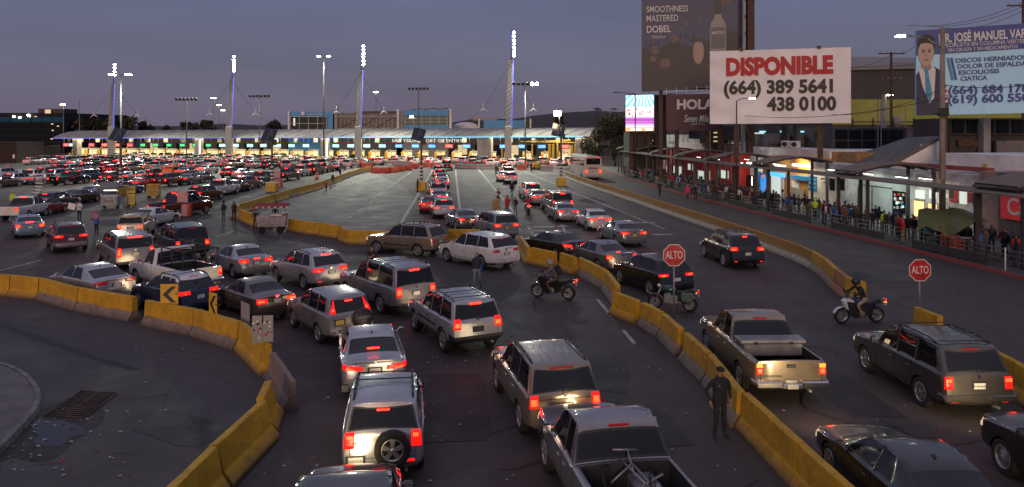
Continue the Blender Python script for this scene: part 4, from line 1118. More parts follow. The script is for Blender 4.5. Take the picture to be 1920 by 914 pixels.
for i in range(NB):
 u = CL*(i + .6)/(NB + .3)
 if proto is None: proto = booth(); o = proto
 else: o = dup(proto)
 o.location = cpos(u, 4.5); o.rotation_euler.z = CANG
for px, c in signpx:
 u = cu_px(px, 2.0); q = MB(); q.box((0, 0, 0), (1.9, .14, 1.0), bev=.03)
 zc = 3.55 + .35*u/CL
 o = q.build('lane_sign', S['dark']); o.location = cpos(u, 2.0, zc); o.rotation_euler.z = CANG
 tag(o, 'lit %s lane sign hanging from the canopy' % cn[c], 'lane sign', 'lit %s lane signs under the canopy' % cn[c])
 q = MB(); q.box((0, -.08, 0), (1.7 if c != 'sg' else 1.3, .03, .68 if c != 'sg' else .42)); 
 if c == 'sg': q.prism([(0, -.6), (.5, -.2), (.2, -.2), (.2, .0), (-.2, .0), (-.2, -.2), (-.5, -.2)], -.1, -.06, M=Matrix.Rotation(R(90), 4, 'X') @ Matrix.Translation((0, .3, .17)))
 q.build('lit_face', S[c], o)
 if c in ('sb', 'sc', 'sr'):
  q = MB(); q.box((-.1, -.1, .14), (1.3, .012, .09)); q.box((.1, -.1, -.12), (1.0, .012, .09)); q.build('sign_text_lines', S['stripe_w'], o)
 q = MB(); q.cyl((-.7, 0, .5), (-.7, 0, 2.4), .04, n=5); q.cyl((.7, 0, .5), (.7, 0, 2.4), .04, n=5); q.build('hanger', S['steel'], o)
for i in range(26):
 u = CL*(i + .5)/26
 q = MB(); q.box((0, 0, 0), (.9, .6, 1.0), bev=.04); o = q.build('overhead_unit', S['conc'] if i % 3 else S['steel']); o.location = cpos(u, 6.5, 4.7 + .5*u/CL); o.rotation_euler.z = CANG
 tag(o, 'pale box unit hung high under the canopy between the lane signs', 'equipment box', 'equipment boxes under the canopy')
 q = MB(); q.cyl((0, 0, .5), (0, 0, 1.4), .05, n=5); q.build('hanger', S['steel'], o)
hall = thing('inspection_hall', 'low inspection hall with dark and lit bays seen through the booths', 'building', cpos(0, 34), CANG)
q = MB(); q.box((CL/2, 4, 2.6), (CL, 8, 5.2)); q.build('wall', mat('hall_wall', (.11, .105, .09), .8, var=.2, vscale=.4), hall)
for i in range(30):
 u = CL*(i + .5)/30; q = MB(); q.box((u, -.05, 2.2), (2.6, .1, 2.6)); q.build('bay_window', S['litwin'] if i % 3 == 0 else S['glass'], hall)
for px, h in [(1072, 4.2), (1078, 4.4), (1030, 4.4), (1037, 4.4), (998, 4.4), (941, 3.6), (1047, 3.2)]:
 p = G(px, 309 if px < 1060 else 311); q = MB(); q.box((0, 0, h/2), (.55 if px in (1072, 1030, 1037) else .28, .4, h), bev=.04); o = q.build('yellow_post', S['yellow']); o.location = p
 q = MB(); q.box((0, 0, .15), (.9, .8, .3)); q.build('base', S['conc'], o); tag(o, 'tall yellow steel post beside the right booths', 'post', 'yellow posts by the right booths')
q = MB(); gy = G(1045, 309); 
q.tube([(-8, 0, 5.0), (8.5, 0, 4.6)], .09, 5); q.tube([(-3, -1, 5.1), (3, 2, 5.3)], .08, 5); q.tube([(0, 0, 0), (0, 0, 5)], .14, 6); q.tube([(-6, 1.5, 5.2), (6, -1, 4.7)], .07, 5)
o = q.build('yellow_gantry', S['yellow']); o.location = gy; tag(o, 'yellow pipe gantry with crossing arms at the right end of the canopy', 'gantry')
def mast(px, ytop, ybase, Y, label, nl):
 b = P(px[0], ybase, Y); top = P(px[1], ytop, Y); Hh = top.z - 5.5
 t = thing('floodlight_mast', label, 'mast', (b.x, b.y, 0), 0, 'floodlit masts behind the canopy')
 q = MB(); lean = (top.x - b.x)*.6
 q.box((0, 0, 4.2), (1.5, 1.3, 8.4), bev=.1); z1 = 5.5 + Hh*.72
 q.add([(-.55, -.5, 8.3), (.55, -.5, 8.3), (.55, .5, 8.3), (-.55, .5, 8.3), (lean - .38, -.3, z1), (lean + .38, -.3, z1), (lean + .38, .3, z1), (lean - .38, .3, z1)], [(3, 2, 1, 0), (4, 5, 6, 7), (0, 1, 5, 4), (1, 2, 6, 5), (2, 3, 7, 6), (3, 0, 4, 7)])
 q.build('mast_leg', mat('mast_paint', (.26, .255, .245), .7), t)
 q = MB()
 for i in range(14):
  f = i/14; z = 8.6 + (z1 - 8.8)*f; x = lean*f; wv = .45 - .15*f
  q.tube([(x - wv, -.53 + .2*f, z), (x + wv, -.53 + .2*f, z + (z1 - 8.8)/14)], .05, 4)
 q.build('lattice', S['dark'], t)
 q = MB(); q.tube([(lean + .1, 0, z1 - 1), (top.x - b.x, 0, top.z)], .16, 6); q.build('spire', S['steel'], t)
 q = MB(); q.cyl((.75, -.45, 8.0), (lean + .62, -.35, z1), .10, n=6); q.cyl((lean + .5, -.2, z1 + .6), (top.x - b.x - .15, -.2, top.z - .5), .06, n=6); q.build('blue_led_strip', S['led_v'], t)
 for i in range(nl):
  z = top.z - .5 - i*.85; x = top.x - b.x + .35
  q = MB(); q.cyl((x, -.1, z), (x + .1, -.65, z - .18), .22, .30, n=10); o = q.build('floodlight', S['dark'], t)
  q = MB(); q.cyl((x + .1, -.655, z - .185), (x + .105, -.68, z - .19), .27, n=10); q.build('lit_lens', S['flood'], o)
 for sx in (-1, 1):
  q = MB(); kx_ = sx*5.6; kz = 8.4 + Hh*.16
  q.tube([(lean, 0, z1 - .6), (kx_, 2, kz), (sx*14.5, 5, 5.6)], .03, 4); q.build('stay_cable', S['dark'], t)
  q = MB()
  for a in (90, 215, 330): q.cyl((kx_, 2, kz), (kx_ + 1.15*math.cos(R(a)), 2, kz + 1.15*math.sin(R(a))), .16, .05, n=5)
  q.build('cable_spreader', S['white'], t)
 sp = bpy.data.lights.new('flood_lamp', 'SPOT'); sp.energy = 27000 if px[0] < 600 else 32000; sp.color = (.97, 1, .80); sp.spot_size = R(112); sp.spot_blend = .9; sp.shadow_soft_size = 1.0
 so = bpy.data.objects.new('flood_lamp', sp); C.objects.link(so); so.parent = t; so.location = (top.x - b.x, -3.5, top.z - .5)
 aim = Vector((4 if px[0] > 400 else 10, -17, 0)) - Vector((0, 0, top.z)); so.rotation_euler = aim.to_track_quat('-Z', 'Y').to_euler()
mast((209, 214), 117, 247, 190, 'leftmost floodlit mast with lattice leg and blue light strip', 4)
mast((430, 437), 102, 246, 182, 'second floodlit mast from the left with blue light strip', 5)
mast((672, 679), 82, 243, 174, 'third floodlit mast, the brightest, rising left of the middle control building', 6)
mast((953, 960), 56, 242, 165, 'tallest floodlit mast at the right end of the canopy', 7)
def tpole(px, ytop, ybase, label, lit, arms, w=.12, solar=None, base=None):
 b = G(px, ybase); Hh = CAMH - (ytop - HORIZON)*b.y/FPX
 t = thing('light_pole', label, 'light pole', (b.x, b.y, 0))
 q = MB(); q.cyl((0, 0, 0), (0, 0, Hh), w*1.25, w*.75, n=10); q.build('pole', S['polegrey'], t)
 q = MB(); q.cyl((0, 0, 0), (0, 0, .7), .32, .28, n=12); q.build('footing', S['conc'], t)
 if arms == 2:
  q = MB(); q.cyl((-1.1, 0, Hh), (1.1, 0, Hh), .05, n=6); q.build('cross_arm', S['steel'], t)
  for sx in (-1, 1):
   q = MB(); q.box((sx*1.15, -.1, Hh + .02), (1.0, .5, .16), bev=.04); o = q.build('lamp_head', S['steel'], t)
   q = MB(); q.box((sx*1.15, -.1, Hh - .075), (.85, .42, .03)); q.build('lit_lens', S['lamp'], o)
   q = MB(); q.box((sx*1.15, -.365, Hh - .0), (.85, .02, .1)); q.build('lit_lens', S['lamp'], o)
 else:
  q = MB(); q.cyl((-2.4, 0, Hh), (2.4, 0, Hh), .05, n=6); q.cyl((-2.4, 0, Hh - .25), (2.4, 0, Hh - .25), .03, n=6); q.build('cross_arm', S['dark'], t)
  for i in range(arms):
   x = -2.2 + 4.4*i/(arms - 1)
   q = MB(); q.cyl((x, .1, Hh + .2), (x, -.45, Hh - .0), .22, .32, n=10); o = q.build('lamp_head', S['dark'], t)
   if lit and i in lit:
    q = MB(); q.cyl((x, -.455, Hh - .002), (x, -.48, Hh - .012), .3, n=10); q.build('lit_lens', S['flood'], o)
 if lit is True or (isinstance(lit, tuple) and lit):
  sp = bpy.data.lights.new('pole_lamp', 'SPOT'); sp.energy = 4500; sp.color = (1, .97, .85); sp.spot_size = R(130); sp.spot_blend = .8; sp.shadow_soft_size = .5
  so = bpy.data.objects.new('pole_lamp', sp); C.objects.link(so); so.parent = t; so.location = (0, -2.2, Hh - .2)
 return t, Hh
tpole(227, 140, 343, 'light pole with two lit heads in front of the leftmost mast', True, 2)
tpole(350, 187, 306, 'unlit light pole with six dark heads left of the second mast', (), 6)
tpole(487, 181, 304, 'unlit light pole with six dark heads right of the second mast', (), 6)
tpole(607, 106, 304, 'tall light pole with two lit heads in front of the left control building', True, 2, w=.16)
tpole(785, 167, 303, 'unlit light pole with six dark heads above the middle control building', (), 6)
tpole(985, 158, 317, 'light pole with one bright lit head right of the tallest mast', (4, 5), 6)
for px, py, Y, lb, m in [(357/3, 196, 240, 'orange street lamp glowing beside the dark office block on the left', 'lampwarm'), (401, 184, 260, 'highest of the three small far lamps left of the second mast', 'lamp'), (411, 197, 280, 'middle of the three small far lamps left of the second mast', 'lampwarm'), (418.5, 207, 300, 'lowest of the three small far lamps left of the second mast', 'lampwarm'), (705, 173, 260, 'small far lamp right of the third mast', 'lamp'), (149, 188, 220, 'bare flagpole above the trees on the left', None)]:
 p = P(px, py, Y); t = thing('street_lamp' if m else 'flagpole', lb, 'street lamp' if m else 'flagpole', (p.x, p.y, 0))
 q = MB(); q.cyl((0, 0, 0), (0, 0, p.z), .14, .09, n=6); q.build('pole', S['steel'], t)
 if m:
  q = MB(); q.box((0, 0, p.z), (2.0, .6, .25), bev=.05); o = q.build('lamp_head', S['steel'], t)
  q = MB(); q.box((0, -.32, p.z - .08), (1.7, .06, .2)); q.build('lit_lens', S[m], o)
def solar(px, ybase, ypan, label, pw=2.0):
 b = G(px, ybase); Hh = CAMH - (ypan - HORIZON)*b.y/FPX
 t = thing('solar_pole', label, 'solar lamp pole', (b.x, b.y, 0), 0, 'solar panel poles standing in the lanes')
 q = MB(); q.box((0, 0, .55), (1.25, 1.25, 1.1), bev=.06); q.build('yellow_block', S['yellow'], t)
 q = MB(); q.cyl((0, 0, 1.1), (0, 0, Hh + .4), .13, n=10); q.build('pole', mat('brown_pole', (.13, .10, .085), .6, .3), t)
 q = MB()
 for i in range(9):
  z = 1.12 + i*.22; 
  q.lathe([(.19, z), (.19, z + .22)], 12, i % 2, M=Matrix.Shear('XZ', 4, (0, 0)) if 0 else None)
 q.build('striped_sleeve', [S['stripe_w'], S['stripe_b']], t)
 q = MB(); q.box((-.35, 0, Hh), (pw*.85, .08, pw*1.05), rx=R(-38), ry=R(12)); o = q.build('solar_panel', S['panel'], t)
 q = MB(); q.box((-.35, -.03, Hh), (.04, .05, pw*1.04), rx=R(-38), ry=R(12)); q.box((-.35, .05, Hh - .05), (pw*.9, .05, pw*1.1), rx=R(-38), ry=R(12)); q.build('panel_frame', S['steel'], o)
 q = MB(); q.box((.35, -.05, Hh - .9), (.4, .35, .7), bev=.04); q.build('battery_box', S['dark'], t)
 return t, Hh
solar(226, 366, 252, 'leftmost solar panel pole behind the grey food stall', 1.6)
solar(510, 360, 253, 'solar panel pole on a yellow block beside the pink poster stand', 1.7)
solar(790, 358, 252, 'solar panel pole on a yellow block beside the middle column of cars', 1.7)
t, Hh = solar(1052, 349, 244, 'solar panel pole on a yellow block near the parked bus', 1.9)
q = MB(); q.box((-.5, -.1, Hh + 2.2), (.9, .5, .7), bev=.05); o = q.build('lamp_box', S['lampwarm'], t)
q = MB(); q.cyl((0, 0, Hh), (-.3, 0, Hh + 2), .05, n=5); q.build('lamp_stem', S['steel'], t)
# buildings behind the canopy
def blockpx(name, label, x0, x1, yt, Y, depth, m, cat='building', z0=0):
 a, b = P(x0, yt, Y), P(x1, yt, Y); t = thing(name, label, cat, ((a.x + b.x)/2, Y, 0))
 q = MB(); q.box((0, depth/2, (a.z + z0)/2), (b.x - a.x, depth, a.z - z0)); q.build('wall', m, t)
 return t, b.x - a.x, a.z
def pxbox(t, x0, x1, y0, y1, Y, name, m, dep=.3, off=0, par=None):
 a, b = P(x0, y0, Y), P(x1, y1, Y); o = t.location
 q = MB(); q.box(((a.x + b.x)/2 - o.x, -off - dep/2 + .02, (a.z + b.z)/2), (b.x - a.x, dep, a.z - b.z)); return q.build(name, m, par or t)
dgl = mat('dark_facade', (.007, .010, .017), .9, var=.3, vscale=.2)
t, w_, h_ = blockpx('office_building', 'dark glazed office block at the left photo edge', -150, 121, 212, 245, 40, dgl)
for r_, y in enumerate((220, 232, 244, 256, 268)):
 for i in range(9):
  x0 = -60 + i*20; pxbox(t, x0 + 1, x0 + 19, y, y + 9, 245, 'window', S['glassb'] if r_ == 0 else S['glass'], .2)
for x, y in [(25, 218), (36, 220), (53, 217), (66, 218), (97, 232), (98, 244), (108, 236), (96, 260), (52, 215)]: pxbox(t, x, x + 3.5, y, y + 2, 245, 'lit_window', S['lampwarm'] if x < 60 else S['litwin'], .3, off=.1)
pxbox(t, 68, 115, 204, 213, 245, 'rooftop_plant', S['dark'], 8, off=-9); pxbox(t, 86, 96, 206, 213, 245, 'lit_stair', S['litwin'], .3, off=.2)
t, w_, h_ = blockpx('dark_hut', 'dark brown walled hut at the left edge in front of the fence', -60, 31, 267, 170, 10, mat('brown_hut', (.03, .014, .014), .8, var=.2))
pxbox(t, -60, 31, 266, 268, 170, 'roof_edge', S['dark'], .5); pxbox(t, 24, 28, 290, 297, 170, 'notice', S['white'], .1)
t = thing('palisade_fence', 'tall grey bar fence left of the canopy', 'fence', P(32, 290, 172)*1)
t.location.z = 0
a, b = P(32, 290, 172), P(112, 290, 190); d = b - a; d.z = 0; L_ = d.length; t.rotation_euler.z = math.atan2(d.y, d.x)
q = MB()
for i in range(90): q.box((L_*i/89, 0, 2.0), (.07, .05, 3.6))
q.build('pickets', S['dark'], t); q = MB(); q.box((L_/2, .05, 1.0), (L_, .05, .08)); q.box((L_/2, .05, 3.2), (L_, .05, .08)); q.build('rails', S['steel'], t)
t, w_, h_ = blockpx('control_building', 'left control building with blue upper band and glazed grid', 541, 624, 210, 205, 14, S['blue'])
pxbox(t, 544, 613, 219, 246, 205, 'glazing', mat('greenish_glass', (.02, .035, .032), .4, spec=.1), .3)
for i in range(5): pxbox(t, 545 + i*17 - .5, 545 + i*17 + .6, 219, 246, 205, 'mullion', S['steel'], .5)
for y in (219, 232, 245): pxbox(t, 544, 613, y - .5, y + .6, 205, 'transom', S['steel'], .55)
pxbox(t, 541, 544, 209, 246, 205, 'corner_post', S['white'], .7); pxbox(t, 551, 554, 222, 236, 205, 'lit_window', S['litcool'], .4, off=.1)
pa = P(568, 213, 204.5); q = MB(); q.cyl((pa.x - t.location.x, -.4, pa.z), (pa.x - t.location.x, -.55, pa.z), .5, n=16); q.build('round_emblem', S['white'], t)
pa = P(590, 214, 204.5); lettering('U.S. Customs and Border Protection', t, S['stripe_w'], (pa.x - t.location.x, -.42, pa.z), .7, fitw=4.6)
bm_ = mat('bridge_concrete', (.15, .14, .135), .7, var=.2, vscale=.4)
t, w_, h_ = blockpx('linking_building', 'grey truss-sided building between the two blue control buildings', 628, 744, 213, 206, 12, bm_)
for i in range(14): pxbox(t, 637 + i*7.4, 642 + i*7.4, 222, 240, 206, 'window', S['glass'], .25)
for i in range(3):
 a, b = P(640 + i*33, 240, 206), P(672 + i*33, 220, 206); q = MB(); q.tube([(a.x - t.location.x, -.4, a.z), (b.x - t.location.x, -.4, b.z)], .2, 5); q.build('diagonal_brace', S['steel'], t)
pxbox(t, 628, 744, 217, 221, 206, 'beam', S['conc'], .6); pxbox(t, 628, 744, 240, 246, 206, 'beam', S['conc'], .6); pxbox(t, 628, 634, 204, 246, 206, 'tower_slab', S['conc'], .8); pxbox(t, 666, 744, 209, 214, 206, 'roof_screen', S['dark'], 2, off=-2)
t, w_, h_ = blockpx('control_building', 'middle control building with two blue bands and a lit window strip', 756, 840, 207, 200, 14, mat('pale_cladding', (.3, .29, .27), .6))
pxbox(t, 757, 841, 207, 217, 200, 'blue_band', S['blue'], .5); pxbox(t, 757, 841, 235, 245, 200, 'blue_band', S['blue'], .5)
pxbox(t, 760, 840, 217, 235, 200, 'glazing', mat('lit_glazing', (.02, .03, .03), .4, spec=.1, emit=(.75, .8, .55), es=.03), .3)
for i in range(6): pxbox(t, 760 + i*15.8 - .4, 760 + i*15.8 + .5, 217, 235, 200, 'mullion', S['steel'], .6)
for y in (223, 229): pxbox(t, 760, 840, y - .4, y + .4, 200, 'transom', S['steel'], .55)
pxbox(t, 769, 776, 217, 221, 200, 'lit_ceiling_panel', S['tubew'], .4); pxbox(t, 766, 779, 221.5, 223.5, 200, 'lit_ceiling_panel', S['litcool'], .4)
for x in (745, 843): pxbox(t, x, x + 4.5, 205, 246, 200, 'fin_wall', S['white'], 1.2)
pxbox(t, 749, 757, 208, 246, 200, 'side_wall', S['conc'], .4)
a, b = P(770, 206, 199), P(800, 203, 199)
for k in range(3):
 a, b = P(768 + k*24, 206.5 - k, 200), P(790 + k*24, 203, 200); q = MB(); q.tube([(a.x - t.location.x, 2, a.z), (b.x - t.location.x, 2, b.z)], .15, 5); q.build('roof_strut', S['steel'], t)
t, w_, h_ = blockpx('storage_dome', 'pale rounded drum roof between the control buildings', 846, 896, 236, 215, 10, S['white'])
q = MB(); q.ball((0, 5, h_ - .5), 1, 18, sc=(w_/2, 5, 1.6)); q.build('dome_roof', S['white'], t)
t, w_, h_ = blockpx('control_building', 'right blue control building low behind the tallest mast', 907, 984, 226, 205, 12, S['blue'])
pxbox(t, 886, 932, 220, 226, 205, 'upper_block', mat('pinkish_wall', (.3, .25, .25), .7), 6, off=-8); pxbox(t, 897, 900, 223, 246, 205, 'fin_wall', S['white'], 1); pxbox(t, 993, 996, 223, 246, 205, 'fin_wall', S['white'], 1); pxbox(t, 984, 993, 226, 246, 205, 'louvre_wall', S['dark'], .5)
t, w_, h_ = blockpx('low_shed', 'low pale shed with sloping roof beside the canopy end', 1098, 1122, 256, 172, 8, S['conc'])
q = MB(); q.add([(-w_/2 - 1, -1, h_), (w_/2 + 1, -1, h_ - .8), (w_/2 + 1, 9, h_ - .4), (-w_/2 - 1, 9, h_ + .6), (-w_/2 - 1, -1, h_ + .25), (w_/2 + 1, -1, h_ - .55), (w_/2 + 1, 9, h_ - .15), (-w_/2 - 1, 9, h_ + .85)], [(4, 5, 6, 7), (3, 2, 1, 0), (0, 1, 5, 4), (1, 2, 6, 5), (2, 3, 7, 6), (3, 0, 4, 7)]); q.build('roof', S['roof'], t)
t = thing('bar_fence', 'tall white bar fence behind the bus', 'fence', (G(1085, 305).x, 172, 0)); L_ = 17
q = MB()
for i in range(60): q.box((L_*i/59, 0, 1.75), (.06, .06, 3.5))
q.build('pickets', S['steel'], t); q = MB(); q.box((L_/2, .06, .4), (L_, .06, .1)); q.box((L_/2, .06, 3.1), (L_, .06, .1)); q.build('rails', S['steel'], t)
p = P(1199/3 + 1064 - 400 + 0, 179, 200)
p = P(1104, 251, 185); t = thing('exit_sign', 'small red lit sign beyond the right end of the canopy', 'sign', (p.x, p.y, 0)); q = MB(); q.cyl((0, 0, 0), (0, 0, p.z), .08, n=6); q.build('post', S['steel'], t); q = MB(); q.box((0, -.1, p.z), (2.2, .1, 1.2)); q.build('lit_face', S['sr'], t)
# hills and trees
def hill(name, pts, Y, dep, m):
 q = MB(); vs = []; fs = []; n = len(pts); K = 7; rh = random.Random(n)
 for j in range(K):
  f = j/(K - 1); s_ = math.sin(f*math.pi/2)
  for (px, py) in pts:
   c = P(px, py, Y + dep); vs.append((c.x*(1 - .08*(1 - f)), Y + dep*f, max(-1, c.z*s_ + rh.uniform(-.4, .4)*(0 < j < K - 1))))
 fs = [(j*n + i, j*n + i + 1, (j + 1)*n + i + 1, (j + 1)*n + i) for j in range(K - 1) for i in range(n - 1)]
 q.add(vs, fs, smooth=True); return tag(q.build(name, m), kind='structure')
hm = mat('dark_scrub', (.035, .03, .028), .95, var=.5, vscale=.08, bump=.6, bscale=.5)
hill('hills', [(560, 236), (700, 232), (850, 230), (900, 222), (960, 224), (1000, 218), (1040, 213), (1080, 210), (1110, 209), (1150, 211), (1200, 207), (1300, 215), (1500, 220), (1700, 216), (2100, 222)], 420, 260, hm)
hill('far_ridge', [(-300, 232), (0, 236), (120, 238), (180, 233), (260, 236), (330, 237), (420, 232), (500, 236), (560, 235), (640, 238)], 330, 150, hm)
LEAF = [mat('foliage_dark', (.020, .022, .014), .9, var=.4, vscale=2), mat('foliage_mid', (.038, .04, .022), .9, var=.4, vscale=2), mat('foliage_light', (.06, .06, .034), .9, var=.4, vscale=2)]
BARK = mat('bark', (.05, .038, .028), .9, var=.4, vscale=4)
def tree(x, y, H_, W_, label, seed, group=None, th=.3, leaf=.45, n=1500):
 rt = random.Random(seed); t = thing('tree', label, 'tree', (x, y, 0), 0, group)
 q = MB(); q.cyl((0, 0, 0), (rt.uniform(-.2, .2), 0, H_*th), H_*.035, H_*.022, n=8); lobes = []
 nl = 9
 for i in range(nl):
  a = rt.uniform(0, 6.28); r = W_/2*rt.uniform(.25, .75); z = H_*rt.uniform(th + .12, .88)
  c = Vector((r*math.cos(a), r*math.sin(a), z)); lobes.append((c, W_*rt.uniform(.16, .27)))
  q.cyl((0, 0, H_*th*.95), c, H_*.014, H_*.004, n=5)
 q.build('trunk', BARK, t)
 q = MB()
 for i in range(n):
  c, r = lobes[i % nl]; u = Vector((rt.gauss(0, 1), rt.gauss(0, 1), rt.gauss(0, .8))).normalized()*r*rt.random() ** .4
  p = c + u; s_ = leaf*rt.uniform(.5, 1.2); A = Vector((rt.gauss(0, 1), rt.gauss(0, 1), rt.gauss(0, 1))).normalized()*s_; Bv = Vector((rt.gauss(0, 1), rt.gauss(0, 1), rt.gauss(0, 1))).normalized()*s_*.6
  q.add([p - A, p + Bv, p + A, p - Bv], [(0, 1, 2, 3)], rt.choice([0, 0, 1, 1, 2]))
 q.build('crown', LEAF, t); return t
for i, (px, py, Y, wp, lb) in enumerate([(148, 222, 250, 34, 'round dark tree just right of the dark office block'), (180, 211, 255, 52, 'tall dark tree left of the leftmost mast'), (212, 216, 250, 40, 'dark tree directly behind the leftmost mast'), (243, 217, 255, 54, 'broad dark tree right of the leftmost mast'), (276, 226, 260, 40, 'low dark tree trailing right of the leftmost mast'),
  (305, 233, 270, 30, 'small dark tree behind the canopy left of the six-headed pole'), (352, 226, 265, 34, 'dark tree behind the unlit pole left of the second mast'), (385, 224, 268, 40, 'dark tree just left of the second mast'), (517, 225, 262, 44, 'dark tree left of the left blue control building'), (652, 203, 260, 22, 'dark treetop above the truss-sided building'),
  (1050, 214, 300, 24, 'lone tree on the hill behind the lamp box'), (1128, 222, 260, 34, 'dark tree on the slope left of the large tree')]):
 p = P(px, py, Y); tree(p.x, p.y, p.z, wp/FPX*Y, lb, i + 10, th=.25, leaf=.8, n=900)
p = P(1152, 214, 150); tree(p.x, p.y, p.z + .3, 9.5, 'large olive-green tree left of the glowing video screen', 77, th=.12, leaf=.36, n=5200)
p = P(1120, 232, 158); tree(p.x, p.y, p.z, 6.5, 'smaller olive tree between the canopy end and the large tree', 78, th=.12, leaf=.36, n=1800)
for i, (px, py) in enumerate([(1118, 204), (1122, 206), (1151, 205)]):
 p = P(px, py, 430); t = thing('palm_tree', 'tiny palm silhouette on the hill crest', 'palm tree', (p.x, p.y, 8), 0, 'palms on the hill crest')
 q = MB(); q.cyl((0, 0, 0), (0, 0, p.z - 8), .25, .2, n=6); q.build('trunk', BARK, t); q = MB()
 for k in range(9):
  a = k*.7; q.add([(0, 0, p.z - 8), (1.3*math.cos(a), 1.3*math.sin(a), p.z - 7.4), (2.4*math.cos(a), 2.4*math.sin(a), p.z - 8.9), (1.2*math.cos(a + .3), 1.2*math.sin(a + .3), p.z - 7.9)], [(0, 1, 2, 3)])
 q.build('crown', LEAF[0], t)
# right side: shelters, railing, shops, billboards, poles
RAILM = mat('rail_steel', (.10, .098, .10), .5, .5)
ys = [33.5]
while ys[-1] < 118: ys.append(ys[-1] + 3.0)
rgrp = 'railing sections along the red kerb'
for i, (ya, yb) in enumerate(zip(ys[:-1], ys[1:])):
 a, b = Wp(ya, .45, .16), Wp(yb, .45, .16); d = b - a; L = d.length
 t = thing('railing_section', 'steel railing section with three bars along the red kerb of the walkway', 'railing', a, math.atan2(d.y, d.x), rgrp)
 q = MB(); q.box((0, 0, .55), (.08, .08, 1.1)); q.build('post', S['post'], t)
 for z in (1.08, .82, .55): 
  q = MB(); q.cyl((0, 0, z), (L, 0, z), .028 if z < 1 else .035, n=6); q.build('bar', RAILM, t)
 if i % 3 != 1:
  q = MB(); q.box((L/2, .02, .3), (L - .12, .02, .42)); q.build('mesh_panel', S['dark'], t)
p = G(1885, 514); q = MB(); q.cyl((0, 0, 0), (0, 0, 1.35), .035, n=6); o = q.build('white_post', S['stripe_w']); o.location = p; tag(o, 'thin white post standing in the road before the red kerb', 'post')
SD0, SD1 = 1.5, 7.6
def shelter(Yn, Yf, label):
 t = thing('walkway_shelter', label, 'shelter', Wp(Yn, SD0, .16), 0, 'vaulted shelters over the walkway'); O = t.location.copy()
 n = 12; q = MB(); vs = []
 for Y in (Yn, Yf):
  for th_ in (0, -.09):
   for i in range(n + 1):
    f = i/n; d = SD0 - .3 + (SD1 - SD0 + .3)*f; z = 4.30 + .72*math.sin(math.pi*(f*.82 + .06)) + th_
    vs.append(Wp(Y, d, z) - O)
 m = n + 1; fs = []
 for i in range(n):
  fs += [(i, i + 1, 2*m + i + 1, 2*m + i), (m + i, 3*m + i, 3*m + i + 1, m + i + 1), (i, m + i, m + i + 1, i + 1), (2*m + i, 2*m + i + 1, 3*m + i + 1, 3*m + i)]
 q.add(vs, fs, smooth=False); q.build('vault_roof', S['brownroof'], t)
 for Y in (Yn, (Yn + Yf)/2, Yf):
  q = MB(); pts = []
  for i in range(n + 1):
   f = i/n; d = SD0 - .3 + (SD1 - SD0 + .3)*f; pts.append(Wp(Y, d, 4.30 + .72*math.sin(math.pi*(f*.82 + .06)) - .14) - O)
  q.tube(pts, .07, 5); q.build('arched_rib', S['post'], t)
 for Y in (Yn, Yf):
  for d, h in ((SD0, 4.4), (SD1 - .5, 4.65)):
   a = Wp(Y, d, .16) - O; q = MB(); q.box((a.x, a.y, h/2 - .08), (.2, .2, h - .16)); q.build('post', S['post'], t)
 a, b = Wp(Yn, SD0 - .35, 4.26) - O, Wp(Yf, SD0 - .35, 4.26) - O; q = MB(); q.tube([a, b], .08, 5); q.build('eave_beam', S['post'], t)
for i, (yn, yf) in enumerate([(38.2, 41.4), (52.6, 55.4), (66.6, 69.2), (78.2, 80.8), (90.2, 92.6), (102, 104.4), (114, 116.4), (126, 128.4)]):
 shelter(yn, yf, ['nearest vaulted shelter by the red cafe sign', 'vaulted shelter in front of the white gabled building', 'vaulted shelter in front of the orange shop', 'vaulted shelter in front of the white lit shop', 'vaulted shelter in front of the red shop windows', 'vaulted shelter at the far corner of the red shop', 'vaulted shelter below the glowing video screen', 'farthest vaulted shelter beside the parked bus'][i])
for i, (ya, yb) in enumerate([(36, 46), (46, 57), (57, 68), (68, 79), (79, 90), (90, 101), (101, 112), (112, 123)]):
 t = thing('flat_canopy', 'narrow flat brown canopy strip over the front of the walkway', 'canopy', Wp(ya, .6, .16), 0, 'flat canopy strips along the walkway'); O = t.location.copy()
 q = MB(); vs = [Wp(Y, d, z) - O for Y in (ya + .05, yb - .05) for d, z in ((.5, 3.95), (1.9, 4.05), (1.9, 4.13), (.5, 4.03))]
 q.add(vs, [(3, 2, 1, 0), (4, 5, 6, 7), (0, 1, 5, 4), (1, 2, 6, 5), (2, 3, 7, 6), (3, 0, 4, 7)]); q.build('roof', S['brownroof'], t)
 q = MB(); a = Wp(ya + 5, 1.0, 0) - O; q.box((a.x, a.y, 1.9), (.19, .19, 4.0)); q.build('post', S['post'], t)
def wallseg(name, label, px0, px1, d, z1, m, depth=8, cat='building', z0=0.16, yy=None):
 if yy: Ya, Yb = yy
 else: Ya, Yb = fac(px1, 300, d)[1], fac(px0, 300, d)[1]     # near, far
 t = thing(name, label, cat, Wp(Ya, d, 0)); O = t.location.copy()
 q = MB(); vs = [Wp(Y, dd, z) - O for z in (z0, z1) for Y, dd in ((Ya, d), (Yb, d), (Yb, d + depth), (Ya, d + depth))]
 q.add(vs, [(3, 2, 1, 0), (4, 5, 6, 7), (0, 1, 5, 4), (1, 2, 6, 5), (2, 3, 7, 6), (3, 0, 4, 7)]); q.build('wall', m, t)
 t['_d'] = d; return t
